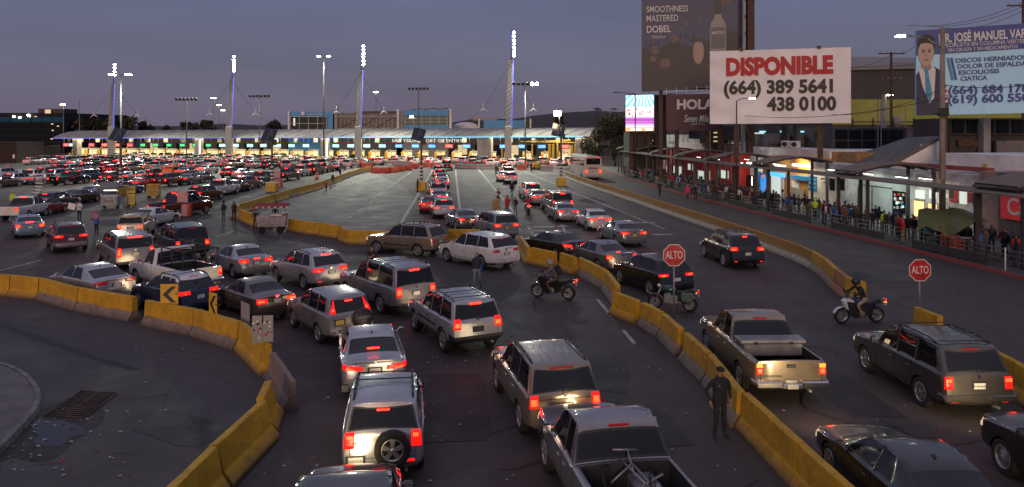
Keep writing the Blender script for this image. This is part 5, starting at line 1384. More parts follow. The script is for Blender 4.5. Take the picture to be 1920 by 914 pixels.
def onwall(t, x0, x1, y0, y1, name, m, off=.06, thick=.1, par=None):
 d = t['_d'] - off; O = t.location
 a, Ya = fac(x0, y0, d); b, Yb = fac(x1, y0, d); z1 = a.z; z0 = fac(x0, y1, d)[0].z
 z1 = (fac(x0, y0, d)[0].z + fac(x1, y0, d)[0].z)/2; z0 = max(.2, (fac(x0, y1, d)[0].z + fac(x1, y1, d)[0].z)/2)
 q = MB(); vs = [Wp(Y, dd, z) - O for z in (z0, z1) for Y, dd in ((Yb, d), (Ya, d), (Ya, d + thick), (Yb, d + thick))]
 q.add(vs, [(3, 2, 1, 0), (4, 5, 6, 7), (0, 1, 5, 4), (1, 2, 6, 5), (2, 3, 7, 6), (3, 0, 4, 7)]); return q.build(name, m, par or t)
def walltext(t, x0, x1, y, body, size, m, off=.09, bold=.01):
 d = t['_d'] - off; a, Ya = fac(x0, y, d); b, Yb = fac(x1, y, d); O = t.location; v = b - a
 return lettering(body, t, m, (a + b)/2 - O, size, rot=(R(90), 0, math.atan2(v.y, v.x)), bold=bold, fitw=math.hypot(v.x, v.y))
WD = 9.0
redw = mat('red_shop_wall', (.42, .022, .02), .5, var=.15, vscale=1.5); orw = mat('orange_shop_wall', (.52, .24, .05), .6, var=.12)
DD = S['dark']
rs = wallseg('red_shop', 'red painted shop with lit windows behind the far shelters', 1246, 1371, WD, 4.3, redw)
for x0, x1, y0, y1, mm in [(1249, 1255, 311, 330, 'litcool'), (1260, 1267, 311, 334, 'litcool'), (1272, 1279, 312, 332, 'litcool'), (1289, 1299, 307, 320, 'litcool'), (1308, 1320, 320, 338, 'litcool'), (1323, 1331, 320, 338, 'litcool'), (1344, 1366, 319, 335, 'litcool')]:
 f = onwall(rs, x0, x1, y0, y1, 'window_frame', S['white'], .05); onwall(rs, x0 + 1, x1 - 1, y0 + 1, y1 - 1, 'lit_window', S[mm], .09, .06, f)
walltext(rs, 1250, 1262, 306, 'FARMACIA', .5, S['stripe_w'])
ws = wallseg('white_shop', 'brightly lit white open shop front with drink coolers', 1371, 1430, WD + 2.5, 4.4, mat('shop_interior', (.55, .60, .56), .7))
for x0, x1, y0, y1 in [(1391, 1404, 328, 352), (1408, 1414, 330, 352)]: f = onwall(ws, x0, x1, y0, y1, 'drinks_cooler', S['glass'], .5, .5); onwall(ws, x0 + 1, x0 + 2.2, y0 + 2, y1 - 4, 'cooler_light', S['tubew'], .53, .03, f)
for x in (1382, 1400, 1418): onwall(ws, x, x + 8, 305, 307.5, 'strip_light', S['tubew'], 1.2, .2)
onwall(ws, 1376, 1388, 316, 330, 'menu_board', S['litcool'], .05); onwall(ws, 1416, 1419, 322, 352, 'blue_fridge_panel', S['blue'], .6, .5)
os_ = wallseg('orange_shop', 'orange walled shop with glass door and a small blue sign', 1430, 1516, WD + .5, 4.5, orw)
onwall(os_, 1446, 1462, 327, 372, 'glass_door', S['litcool'], .06); onwall(os_, 1464, 1469, 330, 372, 'door_frame', S['white'], .1)
f = onwall(os_, 1444, 1470, 324, 331.5, 'blue_sign', S['sb'], .25, .15); onwall(os_, 1483, 1511, 330, 338, 'blue_awning', S['blue'], .5, .5); onwall(os_, 1484, 1497, 340, 352, 'paper_poster', S['white'], .08)
onwall(os_, 1485, 1500, 354, 372, 'counter', S['conc'], .6, .5); onwall(os_, 1486, 1512, 309, 312, 'strip_light', S['lampwarm'], .6, .2); onwall(os_, 1452, 1470, 310, 312, 'strip_light', S['tubew'], .6, .2)
pc = thing('drinks_fridge', 'tall blue branded drinks fridge with red and white emblem before the orange shop', 'fridge', fac(1433, 360, WD - .6)[0]*1); pc.location.z = .16; pc.rotation_euler.z = R(-35)
q = MB(); q.box((0, 0, 1.25), (.75, .7, 2.5), bev=.04); q.build('cabinet', S['blue'], pc)
q = MB(); q.box((0, -.36, 1.15), (.62, .03, 2.0)); q.build('lit_front', mat('fridge_blue', (.02, .15, .5), .3, emit=(.05, .35, 1), es=.35), pc)
q = MB(); q.cyl((0, -.37, 2.1), (0, -.40, 2.1), .22, n=16); q.build('emblem', S['stripe_w'], pc); q = MB(); q.add([(-.2, -.41, 2.13), (.2, -.41, 2.2), (.14, -.41, 2.28), (-.12, -.41, 2.28)], [(0, 1, 2, 3)]); q.build('emblem_top', S['sr'], pc)
lettering('pepsi', pc, S['stripe_w'], (0, -.385, 1.1), .42, rot=(R(90), R(-90), 0), bold=.01)
bs = wallseg('shuttered_shop', 'pale shop wall with blue roller shutter and dark windows', 1516, 1603, WD + .2, 4.2, S['dirtywhite'])
sh = onwall(bs, 1516, 1531, 331, 359, 'roller_shutter', S['blue'], .06)
for i in range(7): onwall(bs, 1516, 1531, 332 + i*3.8, 333.3 + i*3.8, 'slat_shadow_gap', S['glass'], .075, .03, sh) if i % 2 == 0 else None
for x0, x1 in ((1555, 1564), (1575, 1583)): onwall(bs, x0, x1, 335, 357, 'window', S['glass'], .06)
onwall(bs, 1537, 1549, 332, 340, 'notice_board', S['white'], .3, .1); walltext(bs, 1538, 1548, 336, 'ABIERTO', .3, M['ink'], .33)
wp_ = wallseg('panelled_stall', 'white panelled kiosk lit greenish white under the middle shelter', 1603, 1712, WD - .5, 4.1, mat('kiosk_panel', (.42, .46, .43), .6, var=.12, vscale=1.2))
onwall(wp_, 1608, 1609.5, 349, 398, 'panel_joint', DD, .04); onwall(wp_, 1608, 1672, 349, 350.5, 'panel_joint', DD, .04); onwall(wp_, 1634, 1635, 350, 398, 'panel_joint', DD, .04)
f = onwall(wp_, 1673, 1696, 359, 400, 'display_shelf', S['glass'], .1, .1)
ri = random.Random(9)
for i in range(26): onwall(wp_, (x := ri.uniform(1674, 1692)), x + 2.5, (y := ri.choice([362, 370, 378, 386]) + ri.uniform(0, 2)), y + ri.uniform(3, 6), 'goods', ri.choice([S['sc'], S['white'], S['blue'], S['yellow'], redw, S['litwin']]), .16, .06, f)
onwall(wp_, 1618, 1650, 332, 333.5, 'strip_light', S['tubew'], .3, .08)
ow = wallseg('money_booth', 'booth with orange lit windows behind the green tarpaulin', 1712, 1770, WD - .3, 4.0, S['dirtywhite'])
for x0, x1, y0, y1 in [(1713, 1733, 376, 408), (1739, 1757, 381, 402)]: f = onwall(ow, x0, x1, y0, y1, 'window_frame', DD, .06); onwall(ow, x0 + 1, x1 - 1, y0 + 1.5, y1 - 1, 'lit_window', mat('orange_lit_window', (.5, .3, .1), .4, emit=(1, .55, .22), es=.75), .1, .05, f)
for x0, x1 in ((1716, 1733), (1742, 1755)): onwall(ow, x0, x1, 357, 373, 'pale_poster', S['litcool'], .06)
pw = wallseg('poster_wall', 'grey wall covered with posters beside the peach wall', 1770, 1836, WD - .6, 4.3, S['dirtywhite'])
for x0, x1, y0, y1, mm in [(1779, 1787, 354, 372, DD), (1788, 1795, 355, 374, redw), (1799, 1812, 357, 383, S['litcool']), (1814, 1822, 362, 380, redw), (1824, 1832, 365, 388, DD), (1771, 1779, 364, 372, S['white']), (1780, 1796, 374, 379, redw)]: onwall(pw, x0, x1, y0, y1, 'poster', mm, .05, .04)
peach = wallseg('peach_wall', 'peach painted wall section left of the red cafe sign', 1836, 1872, WD - .8, 4.6, mat('peach_paint', (.42, .27, .20), .8, var=.35, vscale=1.2, col2=(.22, .16, .15)))
cw = wallseg('cafe_front', 'dark cafe front with a large red sign', 1872, 1990, WD - 1.0, 4.6, mat('cafe_wall', (.10, .08, .08), .7, var=.2))
f = onwall(cw, 1876, 1975, 370, 416, 'red_sign', mat('red_sign_board', (.50, .03, .045), .5, emit=(1, .03, .06), es=.05), .2, .15)
walltext(cw, 1888, 1950, 392, 'Café', 1.5, S['stripe_w'], .24, .02)
for px, py, d, e_, c_ in [(1310, 290, 6, 40, (1, .75, .65)), (1345, 292, 6, 60, (1, .8, .7)), (1400, 305, 9.5, 110, (.82, 1, .9)), (1455, 312, 7.5, 100, (1, .92, .75)), (1500, 312, 7.5, 110, (1, .85, .55)), (1560, 318, 7, 70, (.85, 1, .92)), (1628, 325, 6.5, 110, (.82, 1, .9)), (1690, 338, 6.5, 110, (.82, 1, .9)), (1735, 345, 7, 40, (1, .85, .6)), (1205, 285, 6, 35, (1, .85, .7))]:
 p, Y = fac(px, py, d); p.z = 3.85
 t = thing('strip_lamp', 'ceiling strip lamp glowing under the walkway shelter', 'lamp', p, 0, 'strip lamps under the walkway shelters')
 q = MB(); q.box((0, 0, .04), (.25, 1.6, .08)); q.build('housing', S['steel'], t); q = MB(); q.box((0, 0, -.02), (.14, 1.5, .04)); q.build('tube', S['tubew'], t)
 ld = bpy.data.lights.new('strip_light', 'AREA'); ld.shape = 'RECTANGLE'; ld.size = 1.5; ld.size_y = 3; ld.energy = e_*.45; ld.color = c_
 lo = bpy.data.objects.new('strip_light', ld); C.objects.link(lo); lo.parent = t; lo.location = (0, 0, -.08)
par = wallseg('long_white_building', 'long two-level white building whose parapet rises above the shops', 1268, 1556, WD + 2.8, 5.3, S['white'], depth=10)
onwall(par, 1268, 1500, 291, 293, 'parapet_coping', S['dirtywhite'], .1, .2)
orp = wallseg('orange_parapet', 'small orange and brown roof parapet beside the sloping roof', 1556, 1606, WD + 3, 5.2, mat('ochre_wall', (.30, .17, .07), .8, var=.3))
for px, py, lb in [(1352, 277, 'outdoor air conditioner unit nearest the white advertising wall'), (1364, 278, 'air conditioner unit second from the advertising wall'), (1474, 278, 'air conditioner unit with round fan below the white billboard'), (1492, 279, 'air conditioner unit right of the round fan one'), (1738, 283, 'air conditioner unit on the grey rooftop right of the tall pole')]:
 p, Y = fac(px, py, WD + 4); t = thing('air_conditioner', lb, 'air conditioner', (p.x, p.y, 5.3), R(-30))
 q = MB(); q.box((0, 0, .45), (1.0, .5, .8), bev=.03); q.build('casing', S['white'], t); q = MB(); q.cyl((-.15, -.25, .45), (-.15, -.28, .45), .3, n=14); q.build('fan_grille', DD, t); q = MB(); q.box((0, 0, .03), (1.1, .4, .06)); q.build('stand', DD, t)
adw = wallseg('advertising_wall', 'stained white wall with large painted telephone numbers', 1241, 1312, WD + 3.2, 6.6, S['dirtywhite'], depth=3)
walltext(adw, 1249, 1278, 279.5, '664 688 1305', .9, M['ink'], .1, .03); walltext(adw, 1283, 1311, 283, '664 438 1277', .9, M['ink'], .1, .03)
walltext(adw, 1254, 1275, 268, 'DENTAL OFFICE', .5, S['dark'], .1, .01)
f = thing('rooftop_sign', 'red and white framed sign board above the painted numbers', 'sign', fac(1320, 268, WD + 4)[0]); f['_d'] = WD + 4
onwall(f, 1304, 1337, 256, 276, 'board', S['white'], 0); onwall(f, 1306, 1335, 259, 268, 'red_lettering_band', redw, .04, .05); walltext(f, 1307, 1334, 263.5, 'CURIOS', .8, S['stripe_w'], .1, .02); onwall(f, 1308, 1332, 270, 272.5, 'small_text_line', redw, .04, .05)
gb = thing('gabled_building', 'white walled building with a steep grey sloping roof', 'building', fac(1700, 300, WD + 2)[0]); gb.location.z = 0; O = gb.location.copy()
def dp(px, py, d): return fac(px, py, d)[0]
A_, B_, C_ = dp(1655, 322, WD + 1.0), dp(1764, 262, WD + 4.5), dp(1766, 330, WD + 4.5)
Aw = Vector((A_.x, A_.y, 0)); q = MB(); w0 = [A_ - O, Vector((A_.x, A_.y, 0)) - O, Vector((B_.x, B_.y, 0)) - O, B_ - O]
q.slab(w0[::-1], .3); q.build('gable_wall', S['white'], gb)
E1, E2 = dp(1548, 311, WD + 2.6), dp(1700, 258, WD + 9)
q = MB(); rp_ = [A_ - O + Vector((-.3, -.3, .25)), B_ - O + Vector((-.2, -.3, .3)), E2 - O, E1 - O]
q.add(rp_ + [v - Vector((0, 0, .25)) for v in rp_], [(0, 1, 2), (0, 2, 3), (4, 6, 5), (4, 7, 6), (0, 4, 5, 1), (1, 5, 6, 2), (2, 6, 7, 3), (3, 7, 4, 0)]); q.build('roof', mat('grey_roofing', (.13, .12, .115), .85, var=.3, vscale=.6), gb)
q = MB(); rs_ = [A_ - O, E1 - O, Vector((E1.x, E1.y, 0)) - O, Vector((A_.x, A_.y, 0)) - O]; q.slab(rs_, .2); q.build('side_wall', S['dirtywhite'], gb)
red_e = wallseg('red_eave', 'long rusty red eave band above the kiosks', 1660, 1850, WD + .3, 4.75, mat('red_eave_paint', (.24, .05, .045), .7, var=.35, vscale=2), depth=.6, z0=4.45)
wb_ = wallseg('flat_white_building', 'white flat-roofed building right of the tall concrete pole', 1768, 1990, WD + 2, 5.6, S['white'], depth=8)
f = onwall(wb_, 1830, 1857, 315, 331, 'dark_opening', S['glass'], .05); onwall(wb_, 1843, 1850, 307, 316, 'yellow_notice', S['yellow'], .06, .05)
def back(name, label, x0, x1, yt, yb, Y, depth, m, cat='building'):
 a, b = P(x0, yt, Y), P(x1, yt, Y); zb = max(0, P(x0, yb, Y).z); t = thing(name, label, cat, ((a.x + b.x)/2, Y, 0))
 q = MB(); q.box((0, depth/2, (a.z + zb)/2), (b.x - a.x, depth, a.z - zb)); q.build('wall', m, t); return t
concr = mat('weathered_block', (.17, .155, .155), .85, var=.35, vscale=.5)
t = back('grid_glazed_building', 'dark building with a grid of panes right of the white billboard', 1560, 1700, 240, 330, 84, 8, mat('slate_wall', (.06, .06, .065), .7, var=.2))
for i in range(5): pxbox(t, 1566 + i*26, 1588 + i*26, 244, 262, 84, 'window', S['glass'], .2); pxbox(t, 1566 + i*26, 1588 + i*26, 265, 282, 84, 'window', S['glass'], .2)
t = back('block_building', 'grey block rooftop storey below the white billboard', 1440, 1552, 252, 330, 92, 8, concr); pxbox(t, 1440, 1552, 270, 271.5, 92, 'ledge', DD, .3)
pxbox(t, 1464, 1470, 235, 300, 92, 'column', DD, .8, off=.2); pxbox(t, 1481, 1487, 235, 300, 92, 'column', DD, .8, off=.2)
t = back('upper_parking', 'dim upper storey with bluish tube lamps under the white billboard', 1336, 1560, 236, 262, 104, 14, mat('dim_storey', (.05, .05, .055), .8)); 
for x in (1423, 1462, 1500, 1524, 1546): pxbox(t, x, x + 11, 246, 248.5, 104, 'tube_lamp', S['sc'], .2, off=.2)
pxbox(t, 1408, 1432, 249, 256, 104, 'lit_window', S['litcool'], .2)
t = back('scaffold_building', 'bright yellowish lit stair frame beside the casino board', 1333, 1358, 238, 300, 103, 3, DD)
for i in range(4): pxbox(t, 1336, 1354, 240 + i*8, 242.5 + i*8, 103, 'lit_landing', S['litwin'], .2)
for x in (1336, 1345, 1354): pxbox(t, x - .6, x + .6, 238, 275, 103, 'upright', S['rust'], .4)
t = back('grey_hall', 'huge dark hall with a yellow-green lit lower wall behind the billboards', 1560, 1960, 128, 250, 150, 40, mat('hall_dark', (.05, .048, .052), .8, var=.15, vscale=.15))
pxbox(t, 1560, 1960, 187, 234, 150, 'lower_wall', mat('yellow_green_glow_wall', (.12, .115, .035), .8, var=.35, vscale=.2, emit=(.6, .55, .08), es=.05), .4)  # the wall's lit look is a faint glow put into its material
q = MB(); a, b = P(1560, 128, 150), P(1960, 118, 150); o = t.location
q.add([(a.x - o.x, -1, a.z), (b.x - o.x, -1, b.z), (b.x - o.x, 6, b.z + 1.2), (a.x - o.x, 6, a.z + 3)], [(0, 1, 2, 3)]); q.slab([(a.x - o.x, -1, a.z), (b.x - o.x, -1, b.z), (b.x - o.x, 6, b.z + 1.2), (a.x - o.x, 6, a.z + 1.2)], .6); q.build('roof_edge', mat('pale_fascia', (.2, .19, .2), .7), t)
for i in range(9): pxbox(t, 1596 + i*38, 1597 + i*38, 222, 238, 150, 'railing_post', DD, .5, off=.3)
pxbox(t, 1560, 1960, 228, 230, 150, 'railing_bar', DD, .5, off=.3)
t = back('rooftop_structure', 'dark framed rooftop structure under the doctor billboard', 1780, 1960, 222, 300, 66, 6, mat('rooftop_dark', (.045, .042, .045), .8, var=.3))
for i in range(6): pxbox(t, 1785 + i*28, 1805 + i*28, 226, 250, 66, 'panel', S['glass'], .2)
for y in (224, 252): pxbox(t, 1780, 1960, y, y + 1.2, 66, 'beam', S['rust'], .5)
pxbox(t, 1830, 1843, 222, 300, 66, 'column', S['conc'], .9, off=.2); pxbox(t, 1792, 1830, 262, 275, 66, 'rust_sheet', S['rust'], .3, off=.1); pxbox(t, 1858, 1925, 264, 300, 66, 'grey_shed', concr, .5, off=.3)
t = back('dark_tower_block', 'dark building edge right of the glowing video screen', 1228, 1250, 178, 300, 116, 8, mat('screen_block', (.025, .022, .03), .6))
t = back('screen_support', 'dark walled base under the glowing video screen', 1180, 1240, 248, 330, 117, 6, mat('dark_base', (.05, .045, .045), .8, var=.3))
for x in (1183, 1194, 1207, 1219, 1231): pxbox(t, x, x + 2, 249, 300, 117, 'pillar', DD, .6, off=.3)
for i, (x, y) in enumerate([(1219, 275), (1221, 268), (1224, 263), (1228, 260), (1231, 257), (1235, 254), (1238, 251), (1217, 279), (1216, 271)]): pxbox(t, x, x + 1.6, y, y + 1.6, 116, 'string_light', S['litwin'], .1, off=.6)
# billboards
def board(name, label, tl, tr, hl, hr, Yl, Yr, face, fm=None, cat='billboard', thick=.35, legs=True, group=None):
 a, b = P(*tl, Yl), P(*tr, Yr); a2, b2 = P(tl[0], hl, Yl), P(tr[0], hr, Yr)
 v = b - a; v.z = 0; W_ = v.length; t = thing(name, label, cat, ((a.x + b.x)/2, (a.y + b.y)/2, 0), math.atan2(v.y, v.x), group)
 zl, zr, bl, br_ = a.z, b.z, a2.z, b2.z
 q = MB(); q.add([(-W_/2, 0, bl), (W_/2, 0, br_), (W_/2, 0, zr), (-W_/2, 0, zl), (-W_/2, thick, bl), (W_/2, thick, br_), (W_/2, thick, zr), (-W_/2, thick, zl)], [(0, 1, 2, 3), (7, 6, 5, 4), (0, 4, 5, 1), (3, 2, 6, 7), (0, 3, 7, 4), (1, 5, 6, 2)])
 q.build('panel', face, t)
 if legs:
  for f in (-.3, .3):
   q = MB(); q.box((W_*f, thick + .5, (zl + 0)/2), (.5, .5, zl), bev=.03); q.build('support_post', S['rust'], t)
  q = MB()
  for z in (bl + .4, (bl + zl)/2, zl - .4): q.cyl((-W_*.45, thick + .15, z), (W_*.45, thick + .15, z), .12, n=5)
  q.build('back_frame', S['rust'], t)
 def at(u, v_, off=-.02): 
  zb, zt = bl + (br_ - bl)*u, zl + (zr - zl)*u
  return Vector((-W_/2 + W_*u, off, zt + (zb - zt)*v_))
 return t, W_, zl - bl, at
def flat(t, at, pts, name, m, off=-.02, thick=.012):
 p = [at(u, v, off) for u, v in pts]; n = len(p)
 q = MB(); q.add(p + [x + Vector((0, thick, 0)) for x in p], [tuple(range(n)), tuple(range(2*n - 1, n - 1, -1))] + [(i, n + i, n + (i + 1) % n, (i + 1) % n) for i in range(n)]); return q.build(name, m, t)
def ell(cu, cv, ru, rv, n=20, a0=0, a1=360): return [(cu + ru*math.cos(R(a0 + (a1 - a0)*i/n)), cv + rv*math.sin(R(a0 + (a1 - a0)*i/n))) for i in range(n)]
vinyl = mat('white_vinyl', (.74, .73, .76), .55, var=.06, vscale=.5)
t, W_, H_, at = board('billboard', 'large white billboard reading DISPONIBLE with telephone numbers', (1331, 97), (1595, 89), 233, 231, 75, 72, S['dark'])
q = MB(); nx, nz = 64, 36; vs = []
for j in range(nz + 1):
 for i in range(nx + 1):
  u, v = i/nx, j/nz
  w_ = .05*math.sin(26*(u*.55 - v*.8))*max(0, 1 - u*2.6) + .035*math.sin(40*u + 6*v)*max(0, 1 - v*5) + .05*math.sin(30*(u - .62) + 20*v)*max(0, 1 - abs(u - .68)*9)*max(0, 1 - v*4) + .03*math.sin(18*u + 22*v)*max(0, v - .75)*3
  vs.append(at(u, v, -.12 + w_))
fs = [(j*(nx + 1) + i, (j + 1)*(nx + 1) + i, (j + 1)*(nx + 1) + i + 1, j*(nx + 1) + i + 1) for j in range(nz) for i in range(nx)]
q.add(vs, fs, smooth=True); vo = q.build('vinyl_sheet', vinyl, t)
redp = mat('red_print', (.42, .012, .022), .6); blkp = mat('black_print', (.022, .020, .022), .6)
def btext(t, at, W_, H_, body, u0, u1, v0, v1, m, bold=.03, off=-.19, shear=0):
 a, b = at(u0, (v0 + v1)/2, off), at(u1, (v0 + v1)/2, off); hgt = abs(at(u0, v0).z - at(u0, v1).z)
 d = b - a; o = lettering(body, t, m, (a + b)/2, hgt/.70, rot=(R(90), -math.atan2(d.z, d.x), 0), bold=bold, fitw=d.length, shear=shear); return o
btext(t, at, W_, H_, 'DISPONIBLE', .115, .875, .125, .345, redp, .075); btext(t, at, W_, H_, '(664) 389 5641', .11, .885, .43, .60, blkp, .055); btext(t, at, W_, H_, '438 0100', .415, .9, .66, .835, blkp, .055)
for u in (.23, .78):
 q = MB(); p = at(u, -.01, -.1); q.box(p, (.35, .3, .3)); q.build('clamp', DD, t)
t, W_, H_, at = board('billboard', 'tall dark purple billboard with a bottle and the words SMOOTHNESS MASTERED', (1203, -60), (1390, -60), 173, 160, 100, 98, mat('ad_purple', (.026, .040, .105), .5, var=.25, vscale=.15))
flat(t, at, [(0, 1), (1, 1), (1, .58), (.85, .52), (.7, .6), (.5, .66), (.3, .6), (.12, .68), (0, .64)], 'printed_hills', mat('print_hill', (.008, .010, .022), .5))
for u, v, r in [(.46, .47, .022), (.33, .585, .04), (.135, .67, .045), (.115, .735, .035), (.84, .28, .04), (.6, .43, .018), (.24, .78, .055)]:
 flat(t, at, ell(u, v, r, r*W_/H_), 'printed_agave_heart', mat('print_agave', (.15, .11, .09), .6, var=.6, vscale=3), -.035)
rz = random.Random(3)
for i in range(26):
 u, v = rz.uniform(.05, .6), rz.uniform(.55, .68); a = rz.uniform(-1.2, 1.2); flat(t, at, [(u - .006, v), (u + .006, v), (u + .05*math.sin(a), v - .07*math.cos(a))], 'printed_agave_leaf', mat('print_leaf', (.03, .04, .045), .6) if i == 0 else bpy.data.materials['print_leaf'], -.03)
bg_ = mat('print_bottle', (.028, .033, .06), .35, var=.4, vscale=1.5); bl_ = mat('print_label', (.02, .02, .03), .5)
flat(t, at, [(.69, .715), (.69, .50), (.70, .46), (.735, .42), (.74, .25), (.80, .25), (.805, .42), (.84, .46), (.85, .50), (.85, .715)], 'printed_bottle', bg_, -.04)
flat(t, at, [(.735, .20), (.805, .20), (.805, .39), (.735, .39)], 'printed_bottle_neck', bl_, -.05); flat(t, at, [(.70, .50), (.84, .50), (.84, .68), (.70, .68)], 'printed_label', mat('print_label2', (.09, .09, .12), .5), -.05)
flat(t, at, [(.70, .72), (.84, .72), (.85, .735), (.69, .735)], 'printed_shelf', mat('print_glow', (.35, .28, .3), .5), -.045)
btext(t, at, W_, H_, 'MAESTRO', .71, .83, .535, .56, S['stripe_w'], .005, -.06)
flat(t, at, ell(.575, .70, .055, .10), 'printed_glass', mat('print_glass', (.17, .105, .09), .4, var=.3), -.045); flat(t, at, ell(.575, .60, .068, .02), 'printed_glass_rim', bl_, -.05)
btext(t, at, W_, H_, 'SMOOTHNESS', .05, .47, .315, .365, S['stripe_w'], .01); btext(t, at, W_, H_, 'MASTERED', .05, .37, .39, .44, S['stripe_w'], .01); btext(t, at, W_, H_, 'DOBEL', .05, .295, .475, .53, S['stripe_w'], .02); btext(t, at, W_, H_, 'TEQUILA', .10, .24, .555, .575, S['stripe_w'], .005)
q = MB()
for i in range(8): p = at(.25 + i*.1, 1.0, -.9); q.box((p.x, p.y, p.z - .2), (.08, .08, .9))
a, b = at(.22, 1, -.9), at(1, 1, -.9); q.tube([a, b], .05, 4); q.tube([a + Vector((0, 0, -.5)), b + Vector((0, 0, -.5))], .05, 4); q.build('catwalk_rail', S['steel'], t)
for k, (x0, x1) in enumerate([(1391, 1395), (1400, 1413)]):
 a = P(x0, -60, 96); b = P(x1, -60, 96); tt = thing('steel_column', ['slim steel column right of the tequila billboard', 'wide rusty steel column right of the tequila billboard'][k], 'column', ((a.x + b.x)/2, 96, 0))
 q = MB(); q.box((0, 0, a.z/2), (b.x - a.x, .8, a.z)); q.build('shaft', S['rust'] if k else S['steel'], tt)
 if k:
  q = MB()
  for i in range(10): q.tube([(-1.0, 0, 3 + i*2.2), (-.4, 0, 5.2 + i*2.2)], .06, 4)
  q.build('lattice_brace', S['rust'], tt)
t, W_, H_, at = board('billboard', 'dark maroon casino billboard reading HOLA', (1249, 177), (1345, 176), 245, 246, 99, 97, mat('maroon_board', (.055, .008, .022), .5, var=.1))
btext(t, at, W_, H_, 'HOLA', .205, .93, .175, .425, S['stripe_w'], .055); 
o = btext(t, at, W_, H_, 'Seven Mile', .35, .83, .58, .78, S['stripe_w'], .012, shear=.35); btext(t, at, W_, H_, 'CASINO', .48, .76, .80, .845, S['stripe_w'], .01)
for u in (.12, .4): 
 q = MB(); p = at(u, 1.05, -.6); q.box(p, (.5, .3, .2)); q.cyl(p, p + Vector((0, .7, -.1)), .04, n=5); q.build('board_lamp', DD, t)
scr = bpy.data.materials.new('video_picture'); scr.use_nodes = True; nt = scr.node_tree; bsd = nt.nodes['Principled BSDF']; N = nt.nodes.new; Lk = nt.links.new
tcg = N('ShaderNodeTexCoord'); sx = N('ShaderNodeSeparateXYZ'); Lk(tcg.outputs['Generated'], sx.inputs[0])
rp1 = N('ShaderNodeValToRGB'); Lk(sx.outputs[2], rp1.inputs[0]); r1 = rp1.color_ramp; r1.interpolation = 'CONSTANT'
stops = [(0, (.75, .30, .12)), (.10, (.62, .45, .62)), (.16, (.40, .28, .62)), (.21, (.30, .06, .30)), (.24, (.45, .1, .42)), (.28, (.26, .05, .3)), (.34, (.5, .12, .45)), (.38, (.45, .62, .85)), (.44, (.8, .55, .55)), (.62, (.75, .62, .62)), (.66, (.5, .72, .9))]
r1.elements[0].position = 0; r1.elements[0].color = (*stops[0][1], 1); r1.elements[1].position = stops[-1][0]; r1.elements[1].color = (*stops[-1][1], 1)
for p_, c_ in stops[1:-1]: e = r1.elements.new(p_); e.color = (*c_, 1)
sb1 = N('ShaderNodeMath'); sb1.operation = 'SUBTRACT'; Lk(sx.outputs[0], sb1.inputs[0]); sb1.inputs[1].default_value = .62
sb2 = N('ShaderNodeMath'); sb2.operation = 'SUBTRACT'; sb2.inputs[0].default_value = 1.25; Lk(sx.outputs[2], sb2.inputs[1])
at2 = N('ShaderNodeMath'); at2.operation = 'ARCTAN2'; Lk(sb1.outputs[0], at2.inputs[0]); Lk(sb2.outputs[0], at2.inputs[1])
ms = N('ShaderNodeMath'); ms.operation = 'MULTIPLY'; Lk(at2.outputs[0], ms.inputs[0]); ms.inputs[1].default_value = 26
sn = N('ShaderNodeMath'); sn.operation = 'SINE'; Lk(ms.outputs[0], sn.inputs[0])
mrr = N('ShaderNodeMapRange'); Lk(sn.outputs[0], mrr.inputs[0]); mrr.inputs[1].default_value = -.2; mrr.inputs[2].default_value = .3
mxr = N('ShaderNodeMix'); mxr.data_type = 'RGBA'; Lk(mrr.outputs[0], mxr.inputs[0]); mxr.inputs[6].default_value = (.10, .50, .85, 1); mxr.inputs[7].default_value = (.80, .60, .58, 1)
gt = N('ShaderNodeMath'); gt.operation = 'GREATER_THAN'; Lk(sx.outputs[2], gt.inputs[0]); gt.inputs[1].default_value = .66
mx2 = N('ShaderNodeMix'); mx2.data_type = 'RGBA'; Lk(gt.outputs[0], mx2.inputs[0]); Lk(rp1.outputs[0], mx2.inputs[6]); Lk(mxr.outputs[2], mx2.inputs[7])
Lk(mx2.outputs[2], bsd.inputs['Emission Color']); bsd.inputs['Emission Strength'].default_value = .95; bsd.inputs['Base Color'].default_value = (.02, .02, .02, 1)
t, W_, H_, at = board('video_screen', 'glowing video screen showing a pink and blue picture', (1172, 178), (1227, 176), 248, 247, 115, 114, S['black'], cat='video screen', thick=.7)
flat(t, at, [(.02, .02), (.98, .02), (.98, .98), (.02, .98)], 'lit_picture', scr, -.03)
rz = random.Random(8)
for i in range(16):
 u, v = rz.uniform(.08, .9), rz.uniform(.36, .6); flat(t, at, ell(u, v, rz.uniform(.012, .03), rz.uniform(.015, .045), 8), 'pictured_bird', mat('pic_bird', (.3, .05, .05), .6, emit=(.5, .08, .07), es=.5) if i == 0 else bpy.data.materials['pic_bird'], -.05)
for u0, u1 in ((.2, .35), (.38, .55), (.7, .93)): flat(t, at, [(u0, .92), (u1, .92), (u1, .96), (u0, .96)], 'caption_bar', S['tubew'], -.05)
t, W_, H_, at = board('billboard', 'blue and white doctor billboard with a portrait of a suited man', (1718, 58), (2016, 38), 217, 210, 60, 57.5, mat('board_pale_blue', (.36, .68, .88), .5, var=.05))
navy = mat('print_navy', (.016, .045, .24), .5); skin_p = mat('print_skin', (.44, .33, .26), .6); 
flat(t, at, [(0, 0), (1, 0), (1, .275), (0, .295)], 'navy_header', navy)
